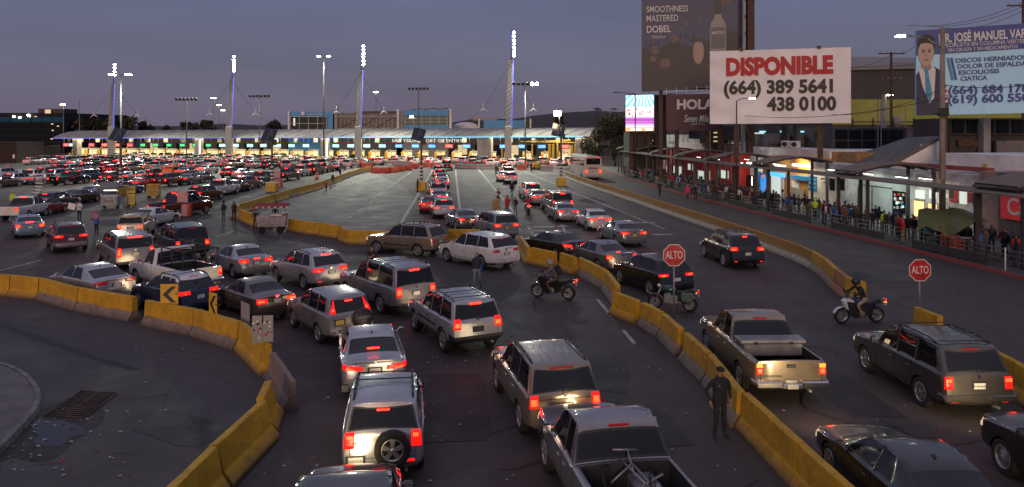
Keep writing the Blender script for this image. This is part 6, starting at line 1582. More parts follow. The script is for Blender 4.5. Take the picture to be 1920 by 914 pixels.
btext(t, at, W_, H_, 'DR. JOSÉ MANUEL VARGAS', .145, .80, .065, .165, S['stripe_w'], .04, -.05); btext(t, at, W_, H_, 'ESPECIALISTA EN COLUMNA VERTEBRAL', .145, .75, .175, .22, S['stripe_w'], .008, -.05); btext(t, at, W_, H_, 'SIN CIRUGÍA Y SIN MEDICAMENTOS', .205, .645, .235, .275, S['stripe_w'], .008, -.05)
for i, (s_, a_, b_) in enumerate([('DISCOS HERNIADOS', .255, .70), ('DOLOR DE ESPALDA', .265, .70), ('ESCOLIOSIS', .275, .53), ('CIATICA', .285, .455)]): btext(t, at, W_, H_, s_, a_, b_, .355 + i*.07, .405 + i*.07, navy, .03, -.05)
btext(t, at, W_, H_, '(664) 684 1784', .205, .76, .68, .77, navy, .045, -.05); btext(t, at, W_, H_, '(619) 600 5503', .205, .76, .785, .875, navy, .045, -.05)
flat(t, at, [(.195, .34), (.215, .34), (.245, .60), (.225, .60)], 'stripe', mat('print_teal', (.03, .22, .38), .5), -.04); flat(t, at, [(.22, .34), (.235, .34), (.265, .60), (.25, .60)], 'stripe', navy, -.04)
flat(t, at, [(0, 1), (.215, 1), (.20, .72), (.17, .50), (.115, .43), (.05, .41), (0, .52)], 'portrait_suit', mat('print_suit', (.022, .026, .06), .6), -.05)
flat(t, at, [(.015, .46), (.045, .40), (.10, .40), (.125, .47), (.115, .80), (.085, .86), (.04, .66)], 'portrait_shirt', S['stripe_w'], -.06)
flat(t, at, [(.045, .45), (.075, .45), (.078, .50), (.105, .76), (.085, .85), (.06, .76), (.055, .50)], 'portrait_tie', mat('print_tie', (.02, .20, .38), .5, var=.4, vscale=6), -.07)
flat(t, at, ell(.062, .265, .052, .155, 24), 'portrait_face', skin_p, -.08); flat(t, at, [(.035, .38), (.09, .38), (.10, .45), (.07, .49), (.03, .44)], 'portrait_neck', mat('print_skin_dark', (.3, .21, .16), .6), -.065)
flat(t, at, ell(.066, .155, .056, .10, 24, 180, 372) + [(.112, .24), (.105, .17), (.06, .15), (.025, .16), (.012, .22)], 'portrait_hair', mat('print_hair', (.02, .016, .015), .6), -.09)
for u in (.045, .083): flat(t, at, ell(u, .255, .009, .012, 10), 'portrait_eye', bl_, -.10); flat(t, at, [(u - .014, .232), (u + .014, .228), (u + .014, .236), (u - .014, .24)], 'portrait_brow', bl_, -.10)
flat(t, at, [(.063, .26), (.070, .31), (.056, .312)], 'portrait_nose', mat('print_nose', (.33, .24, .19), .6), -.10); flat(t, at, ell(.064, .352, .016, .009, 10), 'portrait_mouth', mat('print_mouth', (.25, .12, .10), .6), -.10)
for v in (.70, .79): flat(t, at, [(.158, v), (.195, v - .015), (.205, v + .06), (.168, v + .08)], 'printed_card', S['white'], -.08); flat(t, at, [(.175, v + .01), (.195, v), (.2, v + .04), (.18, v + .05)], 'printed_card_mark', redp, -.09)
# poles and wires
def pole(name, px, d, ytop, label, m, r, lamp=None, Y=None, cat='pole', zb=.16):
 if Y is None: b, Y = fac(px, 380, d); b.z = zb; 
 else: b = P(px, 300, Y); b.z = 0
 z = CAMH - (ytop - HORIZON)/FPX*b.y; t = thing(name, label, cat, b)
 q = MB(); q.cyl((0, 0, 0), (0, 0, z - b.z), r*1.15, r*.8, n=12); q.build('shaft', m, t); return t, b, z - b.z
conc2 = mat('pole_concrete', (.22, .18, .15), .8, var=.25, vscale=1.5)
t, b, z = pole('street_lamp', 1767, 2.4, 52, 'tall concrete street lamp pole in front of the doctor billboard', conc2, .17, cat='street lamp')
q = MB(); q.tube([(0, 0, z - 1.3), (-.9, 0, z - .7), (-1.9, 0, z - .52), (-2.35, 0, z - .5)], .05, 6); q.build('lamp_arm', S['steel'], t)
q = MB(); q.box((-2.55, 0, z - .48), (.7, .28, .14), bev=.05); o = q.build('lamp_head', S['steel'], t); q = MB(); q.box((-2.6, 0, z - .565), (.55, .24, .04)); q.box((-2.6, -.15, z - .5), (.5, .02, .08)); q.build('lit_lens', S['lamp'], o)
q = MB(); q.box((-.1, -.25, 7.0 + 1.3), (.5, .35, .5)); q.cyl((0, 0, 8.2), (-.7, -.2, 8.2), .05, n=5); q.build('junction_box', DD, t); q = MB(); q.box((-.4, -.2, 3.8), (.3, .25, .8)); q.build('meter_box', S['conc'], t)
t, b, z = pole('street_lamp', 1381, .7, 190, 'slim street lamp with curved arm in front of the white billboard', S['post'], .075, cat='street lamp')
q = MB(); q.tube([(0, 0, z), (.5, 0, z + .25), (1.2, 0, z + .3)], .04, 6); q.build('lamp_arm', S['post'], t); q = MB(); q.box((1.45, 0, z + .3), (.7, .25, .12), bev=.05); o = q.build('lamp_head', S['steel'], t); q = MB(); q.box((1.5, 0, z + .225), (.55, .2, .04)); q.box((1.5, -.13, z + .28), (.5, .02, .07)); q.build('lit_lens', S['lamp'], o)
t, b, z = pole('street_lamp', 1191, .7, 176, 'dark slim lamp post in front of the video screen', S['post'], .09, cat='street lamp'); q = MB(); q.tube([(0, 0, z), (-2.6, 0, z + .2)], .05, 5); q.build('lamp_arm', S['post'], t); q = MB(); q.box((-2.9, 0, z + .2), (.9, .3, .14), bev=.04); q.build('lamp_head', S['post'], t)
UP = []
for px, ytop, Y, r, lb in [(1671, 98, 92, .17, 'wooden utility pole with cross-arms and a transformer'), (1919, 0, 75, .18, 'utility pole with cross-arms at the right photo edge')]:
 t, b, z = pole('utility_pole', px, 0, ytop, lb, S['rust'], r, Y=Y, cat='utility pole'); UP.append((b, z))
 for k, (dz, L) in enumerate([(.2, 3.2), (3.4, 2.6)] if px < 1800 else [(.6, 3.4), (2.6, 3.4)]):
  q = MB(); q.box((0, -.1, z - dz), (L, .12, .14)); o = q.build('cross_arm', S['rust'], t); q = MB()
  for i in range(4): q.cyl((-L/2 + .2 + i*(L - .4)/3, -.1, z - dz), (-L/2 + .2 + i*(L - .4)/3, -.1, z - dz + .28), .05, n=5)
  q.build('insulators', S['conc'], o)
 q = MB(); q.cyl((.6, -.2, z - 9.2), (.6, -.2, z - 7.9), .42, n=12); q.build('transformer', S['conc'], t)
t, b, z = pole('street_lamp', 1658, 0, 178, 'short grey post with a small lit lamp left of the utility pole', S['conc'], .3, Y=95, cat='street lamp'); q = MB(); q.box((.5, 0, z), (1.0, .3, .2), bev=.04); o = q.build('lamp_head', S['steel'], t); q = MB(); q.box((.6, -.16, z - .06), (.8, .05, .12)); q.build('lit_lens', S['lampwarm'], o)
for i, (px, yt, yb, Y) in enumerate([(1646, 185, 262, 80), (1652, 190, 262, 80), (1698, 200, 262, 86)]):
 b = P(px, yb, Y); z = P(px, yt, Y).z; q = MB(); q.cyl((0, 0, 0), (0, 0, z), .05, n=5); o = q.build('thin_mast', S['steel']); o.location = (b.x, b.y, 0); tag(o, ['left one of two thin rooftop masts before the lit wall', 'right one of two thin rooftop masts before the lit wall', 'thin rooftop mast just right of the utility pole'][i], 'mast')
for i, (a, b, sag) in enumerate([((1671, 100, 92), (1718, 85, 75), .4), ((1671, 118, 92), (1790, 95, 75), .6), ((1595, 128, 92), (1671, 104, 92), .3), ((1740, 50, 75), (1919, 12, 75), .6), ((1760, 52, 75), (1919, 20, 75), .7), ((1700, 48, 80), (1919, 5, 75), .8), ((1560, 215, 70), (1770, 165, 50), .6), ((1381, 215, 76), (1767, 185, 47), .7), ((1302, 235, 85), (1381, 214, 76), .2), ((1770, 160, 47), (1990, 150, 45), .3)]):
 A, B = P(*a), P(*b); q = MB(); q.tube([A.lerp(B, k/12) - Vector((0, 0, sag*4*(k/12)*(1 - k/12))) for k in range(13)], .022, 4)
 tag(q.build('overhead_wire', S['black']), 'thin overhead wire sagging between poles on the right', 'wire', 'overhead wires on the right')
# people
def cloth(name, col, rough=.85): return mat('cloth_' + name, col, rough, var=.25, vscale=6)
CLO = dict(black=cloth('black', (.014, .014, .016)), navy=cloth('navy', (.018, .022, .045)), grey=cloth('grey', (.10, .10, .105)), dgrey=cloth('dark_grey', (.04, .04, .044)), red=cloth('red', (.36, .02, .025)), pink=cloth('pink', (.55, .03, .14)), orange=cloth('orange', (.62, .16, .02)),
  lime=cloth('lime', (.45, .62, .03)), white=cloth('white', (.5, .5, .5)), blue=cloth('blue', (.03, .10, .34)), jeans=cloth('jeans', (.05, .08, .15)), ljeans=cloth('faded_jeans', (.16, .20, .27)), khaki=cloth('khaki', (.30, .25, .16)), brown=cloth('brown', (.09, .05, .03)), olive=cloth('olive', (.06, .06, .03)), maroon=cloth('maroon', (.10, .015, .025)), teal=cloth('teal', (.03, .16, .17)), tan=cloth('tan', (.32, .24, .16)))
SKINM = [mat('skin_a', (.36, .19, .12), .55), mat('skin_b', (.26, .13, .085), .55)]
HAIR = mat('hair', (.012, .01, .009), .5); SHOE = mat('shoes', (.02, .018, .018), .6)
def person_mesh(pose='stand', h=1.72, female=False, hi=False, thick=1.0):
 "one continuous skinned body; slots: skin, top, trousers, shoes, hair"
 k = h/1.74; J = {}
 sw = (.19 if not female else .165); hw = .095
 J['pel'] = (0, 0, .96); J['wai'] = (0, .0, 1.10); J['che'] = (0, -.0, 1.30); J['neck'] = (0, .0, 1.475); J['nk2'] = (0, .012, 1.53); J['hd'] = (0, .02, 1.62); J['ht'] = (0, .01, 1.70)
 for s, n in ((1, 'R'), (-1, 'L')):
  J['hip' + n] = (s*hw, 0, .90); J['kn' + n] = (s*(hw + .01), .015, .49); J['an' + n] = (s*(hw + .015), -.02, .09); J['to' + n] = (s*(hw + .035), .15, .045)
  J['sh' + n] = (s*sw, 0, 1.41); J['el' + n] = (s*(sw + .06), -.03, 1.13); J['wr' + n] = (s*(sw + .065), .04, .89); J['ha' + n] = (s*(sw + .06), .065, .80)
 def mv(n, *v): J[n] = v
 if pose == 'police':
  mv('elL', -.30, -.10, 1.15); mv('wrL', -.27, .02, .93); mv('haL', -.25, .05, .84); mv('elR', .33, -.09, 1.16); mv('wrR', .30, .07, .94); mv('haR', .285, .10, .86)
  mv('anR', .16, .03, .09); mv('toR', .22, .18, .045); mv('knR', .125, .05, .49); mv('anL', -.13, -.02, .09); mv('toL', -.17, .14, .045)
 elif pose == 'walk':
  mv('knR', .10, .16, .52); mv('anR', .10, .17, .10); mv('toR', .11, .33, .06); mv('knL', -.10, -.03, .50); mv('anL', -.10, -.28, .15); mv('toL', -.11, -.14, .05)
  mv('elR', .25, -.13, 1.14); mv('wrR', .24, -.10, .90); mv('haR', .23, -.08, .81); mv('elL', -.25, .06, 1.13); mv('wrL', -.22, .22, .96); mv('haL', -.2, .30, .93)
 elif pose == 'pockets':
  for s, n in ((1, 'R'), (-1, 'L')): mv('el' + n, s*(sw + .10), -.07, 1.14); mv('wr' + n, s*(sw + .0), .10, .95); mv('ha' + n, s*(sw - .05), .13, .90)
 elif pose == 'folded':
  for s, n in ((1, 'R'), (-1, 'L')): mv('el' + n, s*(sw + .06), .05, 1.16); mv('wr' + n, s*.02, .20, 1.18 + .03*s); mv('ha' + n, -s*.08, .18, 1.2 + .03*s)
 elif pose == 'carry':
  for s, n in ((1, 'R'), (-1, 'L')): mv('el' + n, s*(sw + .05), .04, 1.15); mv('wr' + n, s*.17, .30, 1.18); mv('ha' + n, s*.14, .38, 1.2)
 elif pose == 'ride':
  z = .0
  mv('pel', 0, -.18, .86); mv('wai', 0, -.13, .99); mv('che', 0, -.02, 1.18); mv('neck', 0, .08, 1.34); mv('nk2', 0, .11, 1.39); mv('hd', 0, .15, 1.47); mv('ht', 0, .15, 1.55)
  for s, n in ((1, 'R'), (-1, 'L')):
   mv('hip' + n, s*.10, -.15, .83); mv('kn' + n, s*.24, .24, .70); mv('an' + n, s*.22, .02, .30); mv('to' + n, s*.23, .19, .25)
   mv('sh' + n, s*.19, .05, 1.28); mv('el' + n, s*.30, .22, 1.10); mv('wr' + n, s*.31, .46, 1.03); mv('ha' + n, s*.31, .54, 1.02)
 elif pose == 'ridefoot':
  pass
 rad = dict(pel=(.145, .105), wai=(.13, .09), che=(.155, .105), neck=(.062, .06), nk2=(.056, .058), hd=(.078, .098), ht=(.06, .075))
 for n in 'RL':
  rad.update({'hip' + n: (.088, .09), 'kn' + n: (.06, .062), 'an' + n: (.042, .048), 'to' + n: (.038, .03), 'sh' + n: (.062, .062), 'el' + n: (.047, .047), 'wr' + n: (.033, .033), 'ha' + n: (.03, .038)})
 edges = [('pel', 'wai'), ('wai', 'che'), ('che', 'neck'), ('neck', 'nk2'), ('nk2', 'hd'), ('hd', 'ht')]
 for n in 'RL': edges += [('pel', 'hip' + n), ('hip' + n, 'kn' + n), ('kn' + n, 'an' + n), ('an' + n, 'to' + n), ('che', 'sh' + n), ('sh' + n, 'el' + n), ('el' + n, 'wr' + n), ('wr' + n, 'ha' + n)]
 if hi:      # fingers
  for s, n in ((1, 'R'), (-1, 'L')):
   hv = Vector(J['ha' + n]); wv = Vector(J['wr' + n]); d = (hv - wv).normalized(); lat = Vector((0, 1, 0)) - d*d.y
   lat.normalize()
   for i, (o, L) in enumerate([(-.030, .055), (-.010, .075), (.010, .080), (.030, .070)]):
    a = hv + lat*o + d*.012; b = a + d*L*.55; c = b + d*L*.4 + Vector((-s*.016, 0, 0))
    for q, (nm, p) in enumerate([('fa', a), ('fb', b), ('fc', c)]): J['%s%d%s' % (nm, i, n)] = tuple(p); rad['%s%d%s' % (nm, i, n)] = (.0105 - .0015*q,)*2
    edges += [('ha' + n, 'fa%d%s' % (i, n)), ('fa%d%s' % (i, n), 'fb%d%s' % (i, n)), ('fb%d%s' % (i, n), 'fc%d%s' % (i, n))]
   a = wv + (hv - wv)*.55 + lat*.035; b = a + lat*.025 + d*.04
   J['ta' + n] = tuple(a); J['tb' + n] = tuple(b); rad['ta' + n] = (.012, .012); rad['tb' + n] = (.010, .010); edges += [('wr' + n, 'ta' + n), ('ta' + n, 'tb' + n)]
 names = list(J); idx = {n: i for i, n in enumerate(names)}
 me = bpy.data.meshes.new('person'); me.from_pydata([J[n] for n in names], [(idx[a], idx[b]) for a, b in edges], [])
 o = bpy.data.objects.new('person', me); C.objects.link(o)
 md = o.modifiers.new('skin', 'SKIN'); md.use_smooth_shade = True; md.branch_smoothing = .4
 for i, n in enumerate(names):
  r = rad[n]; f = thick if n in ('pel', 'wai', 'che', 'shR', 'shL', 'elR', 'elL') else 1.0
  me.skin_vertices[0].data[i].radius = (r[0]*f, r[1]*f); me.skin_vertices[0].data[i].use_root = (n == 'pel')
 sb = o.modifiers.new('sub', 'SUBSURF'); sb.levels = 2 if hi else 1; sb.render_levels = sb.levels
 m = ev_mesh(o); kill(o)
 hd = Vector(J['hd']); sho = Vector(J['neck'])
 wl = [Vector(J['wrR']), Vector(J['wrL'])]; pel = Vector(J['pel'])
 knz = max(J['knR'][2], J['knL'][2])
 an = [Vector(J['anR']), Vector(J['anL'])]
 seg = []
 for a, b in edges:
  if a in ('nk2', 'hd', 'neck') : mi = 0
  elif a.startswith('wr') or a.startswith('ha') or a[:2] in ('fa', 'fb', 'ta'): mi = 0
  elif a.startswith('an'): mi = 3
  elif a.startswith('hip') or a.startswith('kn') or b.startswith('hip'): mi = 2
  else: mi = 1
  seg.append((Vector(J[a]), Vector(J[b]), mi))
 for p in m.polygons:
  c = p.center; best = (9, 1)
  for a, b, mi in seg:
   ab = b - a; t = max(0, min(1, (c - a).dot(ab)/ab.length_squared)); dd = (c - a - ab*t).length
   if dd < best[0]: best = (dd, mi)
  mi = best[1]
  if mi == 0 and (c - hd).length < .22:
   r_ = c - hd
   if r_.z > .045 or (r_.y < -.02 and r_.z > -.05) or (female and r_.y < .01 and r_.z > -.2): mi = 4
  p.material_index = mi; p.use_smooth = True
 bm = bmesh.new(); bm.from_mesh(m)
 def blob(c, r, mi):
  t = bmesh.ops.create_icosphere(bm, subdivisions=1, radius=1, matrix=Matrix.Translation(c) @ Matrix.Diagonal((*r, 1)))
  vs = set(t['verts'])
  for f in {f for v in t['verts'] for f in v.link_faces}: f.material_index = mi; f.smooth = True
 if hi or pose in ('walk', 'pockets', 'stand', 'folded', 'carry'):
  fy = hd.y + .088; z0 = hd.z
  blob((hd.x, fy + .008, z0 - .012), (.013, .02, .024), 0)
  for s in (1, -1):
   blob((hd.x + s*.032, fy - .010, z0 + .016), (.013, .008, .008), 4); blob((hd.x + s*.085, hd.y - .005, z0 - .005), (.012, .022, .033), 0)
  blob((hd.x, fy - .004, z0 - .052), (.024, .007, .006), 4 if hi else 0)
  if pose == 'police': blob((hd.x, fy + .002, z0 - .040), (.032, .010, .009), 4)
 bm.to_mesh(m); bm.free()
 zmin = min(v.co.z for v in m.vertices)
 for v in m.vertices: v.co = v.co*k; v.co.z -= (zmin*k if pose != 'ride' else 0)
 return m
_pm = {}
def person(label, loc, rz, pose='stand', top='black', bot='jeans', h=1.72, female=False, hi=False, group=None, thick=1.0, extra=(), skin=0, hairc=None, shoe=None, name='person'):
 key = (pose, female, hi, round(thick, 1))
 if key not in _pm:
  m = person_mesh(pose, 1.74, female, hi, thick); _pm[key] = m
  for q in (SKINM[0], CLO['black'], CLO['jeans'], SHOE, HAIR): m.materials.append(q)
 o = bpy.data.objects.new(name, _pm[key]); C.objects.link(o)
 o.location = loc; o.rotation_euler.z = rz; s = h/1.74; o.scale = (s, s, s)
 for i, q in enumerate((SKINM[skin], CLO[top], CLO[bot], shoe or SHOE, hairc or HAIR)): setmat(o, i, q)
 tag(o, label, 'person', group)
 for e in extra: e(o)
 return o
_acc = {}
def accessory(name, fn, m):
 def add(o):
  key = name + str(m if isinstance(m, str) else m.name)
  if key not in _acc: q = MB(); fn(q); me = q.mesh(name); me.materials.append(m); _acc[key] = me
  return meshobj(name, _acc[key], o)
 return add
def jacket(m, bulk=1.0, length=.86):
 def f(q):
  rings = []
  for z, rx, ry, y in [(length, .19, .135, 0), (length + .08, .195, .14, 0), (1.10, .185, .13, 0), (1.25, .20, .14, .0), (1.36, .195, .13, 0), (1.43, .145, .10, .0), (1.475, .085, .082, .0), (1.50, .078, .078, .005)]:
   rings.append([(rx*bulk*math.cos(a*.3142*2), y + ry*bulk*math.sin(a*.3142*2), z) for a in range(10)])
  vs = [p for r in rings for p in r]; q.add(vs, [(i*10 + j, i*10 + (j + 1) % 10, (i + 1)*10 + (j + 1) % 10, (i + 1)*10 + j) for i in range(len(rings) - 1) for j in range(10)], smooth=True)
 return accessory('jacket', f, m)
def backpack(m):
 return accessory('backpack', lambda q: q.box((0, -.20, 1.22), (.31, .19, .46), bev=.06), m)
def cap(m):
 def f(q): q.ball((0, .015, 1.665), .108, 12, sc=(.92, 1.06, .62)); q.box((0, .135, 1.672), (.15, .10, .014), bev=.006)
 return accessory('cap', f, m)
def hood(m): return accessory('hood', lambda q: q.ball((0, -.005, 1.625), .125, 10, sc=(.9, .92, 1.08)), m)
def longhair(): return accessory('long_hair', lambda q: (q.ball((0, -.03, 1.60), .115, 10, sc=(.95, .85, 1.2)), q.ball((0, -.075, 1.44), .10, 8, sc=(1.2, .45, 1.5))), HAIR)
def helmet(m):
 def f(q): q.ball((0, .15, 1.50), .155, 16, sc=(.9, 1.02, 1.0))
 def f2(q): q.ball((0, .19, 1.50), .135, 14, sc=(.9, 1.0, .55))
 def add(o): accessory('helmet', f, m)(o); accessory('visor', f2, M['glass'])(o)
 return add
def collar_badge(o):
 q = MB(); q.cyl((.09, .142, 1.30), (.09, .152, 1.30), .028, n=8); q.build('badge', S['steel'], o)
 q = MB(); q.lathe([(.155, .985), (.16, 1.03), (.155, 1.04)], 14, M=Matrix.Diagonal((1.08, .82, 1, 1))); q.build('belt', CLO['black'], o)
def face_cam(p): return math.atan2(-p.x, p.y) + math.pi     # facing the camera
def heading(p, deg): return R(deg)
def gpz(px, py): return G(px, py)
p = gpz(1350, 820)
person('officer in dark uniform and cap standing beside the middle yellow barriers', p, R(180 + 12), 'police', 'black', 'black', 1.70, hi=True, thick=1.06, extra=(jacket(CLO['black'], 1.02), cap(CLO['black']), collar_badge), skin=0)
p = gpz(895, 541)
def folder(o):
 q = MB(); q.box((-.25, .22, .98), (.03, .24, .32), bev=.008, rx=R(14)); q.build('blue_folder', CLO['blue'], o)
person('man in dark sweater and faded jeans walking past the white suv with a blue folder', p, R(168), 'walk', 'navy', 'ljeans', 1.74, hi=True, extra=(jacket(CLO['navy'], .97, .93), folder))
person('dark-haired woman in black standing behind the silver boxy suv', G(697, 522), R(185), 'folded', 'black', 'black', 1.62, female=True, hi=True, extra=(longhair(),))
person('person in dark hooded coat standing left of the rounded barrier end', G(419, 416), R(150), 'pockets', 'black', 'jeans', 1.7, extra=(hood(CLO['black']), jacket(CLO['black'], 1.1, .75)))
person('long-haired person in dark coat with hands near the face beside the rounded barrier end', G(439, 416), R(210), 'carry', 'maroon', 'black', 1.66, female=True, extra=(longhair(), jacket(CLO['black'], 1.08, .78)))
person('worker in lime yellow vest standing behind the white pickup at far left', G(24, 394), R(190), 'stand', 'lime', 'khaki', 1.74, extra=(jacket(CLO['lime'], 1.12), cap(CLO['lime'])))
def whitecard(o):
 q = MB(); q.box((.5, .22, 1.25), (.62, .03, .5), bev=.01, ry=R(-12)); b = q.build('white_sign', S['white'], o); q = MB(); q.box((.5, .2, 1.27), (.3, .02, .06), ry=R(-12)); q.box((.5, .2, 1.17), (.4, .02, .05), ry=R(-12)); q.build('sign_print', M['ink'], b)
person('vendor in white shirt and black trousers holding a white sign board among the left queue', G(149, 416), R(175), 'carry', 'white', 'black', 1.74, extra=(jacket(CLO['white'], 1.08, .92), whitecard, cap(CLO['black'])))
def poster(o):
 q = MB(); q.box((-.2, .3, 1.5), (.55, .03, .7), bev=.01, rx=R(-14), ry=R(10)); b = q.build('pink_poster', mat('pink_poster', (.45, .22, .30), .6, var=.6, vscale=5, col2=(.2, .08, .2)), o)
person('person in bright blue jacket holding up a pink poster between the red and silver suvs', G(181, 441), R(160), 'carry', 'blue', 'black', 1.68, extra=(jacket(CLO['blue'], 1.15, .8), poster, hood(CLO['black'])))
person('person in dark jacket and blue jeans walking away between the middle lanes', G(960, 370), R(5), 'walk', 'black', 'blue', 1.74, extra=(jacket(CLO['black'], 1.1),))
person('woman in long red coat standing in the middle lanes', G(951, 400), R(160), 'pockets', 'red', 'black', 1.62, female=True, extra=(jacket(CLO['red'], 1.1, .6), longhair()))
person('person in grey with a backpack beside the woman in the red coat', G(966, 403), R(20), 'stand', 'grey', 'jeans', 1.64, extra=(backpack(CLO['black']),))
person('vendor with white bag behind the stacked wooden crates', G(934, 385), R(170), 'carry', 'maroon', 'black', 1.66, extra=(cap(CLO['maroon']), accessory('white_bag', lambda q: q.box((.1, .36, 1.12), (.34, .22, .36), bev=.08), CLO['white'])))
person('pedestrian in dark jacket beside the upper barriers of the middle lot', G(624, 350), R(-30), 'walk', 'dgrey', 'jeans', 1.76, extra=(jacket(CLO['dgrey'], 1.1),))
person('pedestrian in red top sitting low on a small cart beside the upper barriers', G(612, 360), R(150), 'carry', 'red', 'black', 1.3)
person('dark pedestrian at the far tip of the upper barriers', G(638, 338), R(-30), 'walk', 'black', 'black', 1.7)
person('dark figure leaning at the striped solar pole base beside the column of cars', G(783, 360), R(80), 'stand', 'black', 'black', 1.72)
person('dark-clothed person walking on the bus lane', G(1237, 369), R(185), 'walk', 'black', 'black', 1.75)
person('person in bright pink hooded jacket walking on the bus lane', G(1289, 376), R(190), 'walk', 'pink', 'maroon', 1.66, extra=(jacket(CLO['pink'], 1.12, .8), hood(CLO['pink'])))
person('dark person right beside the pink-jacketed one on the bus lane', G(1304, 375), R(175), 'pockets', 'black', 'black', 1.7)
for i, (px, py, tp, bt, ps, lb) in enumerate([(237, 352, 'dgrey', 'black', 'walk', 'dark figure walking among cars beside the leftmost solar pole'), (333, 345, 'black', 'black', 'stand', 'dark figure standing between far rows left of the striped sleeve'), (80, 351, 'red', 'jeans', 'stand', 'figure in red beside the bright pale blue car at the far left'), (64, 352, 'teal', 'black', 'carry', 'figure holding pale things beside the far left cars'), (822, 311, 'black', 'black', 'stand', 'dark figure before the booths above the column of cars'), (830, 312, 'dgrey', 'black', 'walk', 'second dark figure before the booths above the column of cars'), (934, 327, 'orange', 'black', 'walk', 'figure in orange near the far red suvs'), (930, 329, 'black', 'black', 'stand', 'dark figure near the far red suvs'), (682, 314, 'orange', 'dgrey', 'stand', 'worker in orange vest at the plastic barriers'), (676, 315, 'orange', 'black', 'stand', 'second worker in orange vest at the plastic barriers'), (272, 361, 'red', 'black', 'carry', 'vendor in red behind the yellow wooden cart'), (450, 352, 'black', 'jeans', 'walk', 'dark pedestrian beside the dark pickups near the pink stand'), (996, 322, 'black', 'black', 'stand', 'dark figure beside the forklift')]):
 person(lb, G(px, py), R(rr.uniform(0, 360)), ps, tp, bt, 1.72)
rq = random.Random(21); tops = ['black', 'black', 'navy', 'dgrey', 'dgrey', 'grey', 'maroon', 'brown', 'olive', 'black', 'navy', 'teal', 'tan', 'white', 'red', 'blue']
tn = dict(black='black', navy='navy', dgrey='dark grey', grey='grey', maroon='maroon', brown='brown', olive='olive', teal='teal', tan='tan', white='white', red='red', blue='blue', orange='orange', lime='lime green')
qd = []
def queuer(Y, d, tp, bt, ps, h, fem, ex, lb=None, grp=None, rzv=None, skin=0):
 g = 'people queuing on the walkway'
 return person(lb or 'person in %s top %squeuing behind the railing on the walkway' % (tn[tp], 'with a backpack ' if any(e in BPS for e in ex) else ('with hood up ' if any(e in HOODS for e in ex) else '')), Wp(Y, d, .16), R(7 + rq.gauss(0, 28)) if rzv is None else rzv, ps, tp, bt, h, fem, extra=ex, group=None if lb else g, skin=skin, thick=1.12)
BPS = [backpack(CLO[c]) for c in ('black', 'navy', 'dgrey', 'blue', 'maroon')]; HOODS = [hood(CLO[c]) for c in ('black', 'dgrey', 'navy')]
for px, d, tp, bt, lb, ex in [(1625, 2.2, 'orange', 'khaki', 'person in bright orange jacket with black backpack in the walkway queue', (BPS[0], jacket(CLO['orange'], 1.1))), (1574, 2.4, 'red', 'black', 'person in red hooded jacket in the walkway queue', (hood(CLO['red']), jacket(CLO['red'], 1.1))), (1584, 2.2, 'brown', 'black', 'person in brown jacket just right of the red hooded one', (jacket(CLO['brown'], 1.12),)), (1604, 2.2, 'olive', 'khaki', 'person in olive coat between the red hooded and the orange ones', (jacket(CLO['olive'], 1.15, .7),)), (1636, 2.4, 'navy', 'black', 'person in navy hood just right of the orange jacket', (hood(CLO['navy']),)), (1658, 2.2, 'lime', 'dgrey', 'person with lime green bag in the walkway queue', (BPS[2],)), (1685, 2.2, 'tan', 'dgrey', 'person with tan backpack near the orange lit windows', (backpack(CLO['tan']),)), (1553, 2.5, 'blue', 'jeans', 'person in blue jacket with cap beside the notice board', (cap(CLO['blue']), BPS[1])),
       (1409, 1.6, 'tan', 'jeans', 'person in tan hooded jacket with backpack near the drinks fridge', (hood(CLO['tan']), BPS[4])), (1423, 1.6, 'brown', 'black', 'person in brown jacket with a large bag near the drinks fridge', (BPS[0],)), (1362, 1.7, 'white', 'jeans', 'person in pale patterned jacket near the red shop corner', (jacket(CLO['white'], 1.1),)), (1375, 1.8, 'red', 'black', 'person in red top near the red shop corner', ()), (1450, 2.2, 'black', 'black', 'person in black with blue cap near the glass door', (cap(CLO['blue']),)), (1528, 2.2, 'lime', 'black', 'person with lime green hood near the blue shutter', (hood(CLO['lime']),)), (1545, 2.3, 'orange', 'dgrey', 'person in orange top near the blue shutter', ()), (1905, 2.4, 'red', 'black', 'person in red backpack under the red cafe sign', (backpack(CLO['red']),)), (1848, 2.6, 'grey', 'dgrey', 'person in bulky grey coat beside the green tarpaulin', (jacket(CLO['grey'], 1.2, .7),)), (1836, 3.6, 'black', 'black', 'person in black right behind the green tarpaulin', (cap(CLO['black']),))]:
 _, Y = fac(px, 400, d); qd.append((Y, d)); queuer(Y, d, tp, bt, 'stand', rq.uniform(1.62, 1.78), False, ex, lb, rzv=R(rq.uniform(-20, 25)), skin=rq.randint(0, 1))
cnt = 0
for tries in range(6000):
 if cnt >= 235: break
 Y = 36 + 88*rq.random(); d = rq.choice([1.3, 2.0, 2.8, 3.6]) + rq.uniform(-.35, .35)
 if any(abs(Y - a) < .5 and abs(d - b) < .5 for a, b in qd): continue
 qd.append((Y, d)); cnt += 1; tp = rq.choice(tops); ex = []
 if rq.random() < .4: ex.append(rq.choice(BPS))
 elif rq.random() < .35: ex.append(rq.choice(HOODS))
 if rq.random() < .3: ex.append(jacket(CLO[tp], 1.12, .8))
 queuer(Y, d, tp, rq.choice(['black', 'jeans', 'dgrey', 'khaki', 'jeans']), rq.choice(['stand', 'pockets', 'folded', 'stand', 'walk']), rq.uniform(1.55, 1.82), rq.random() < .35, tuple(ex), skin=rq.randint(0, 1))
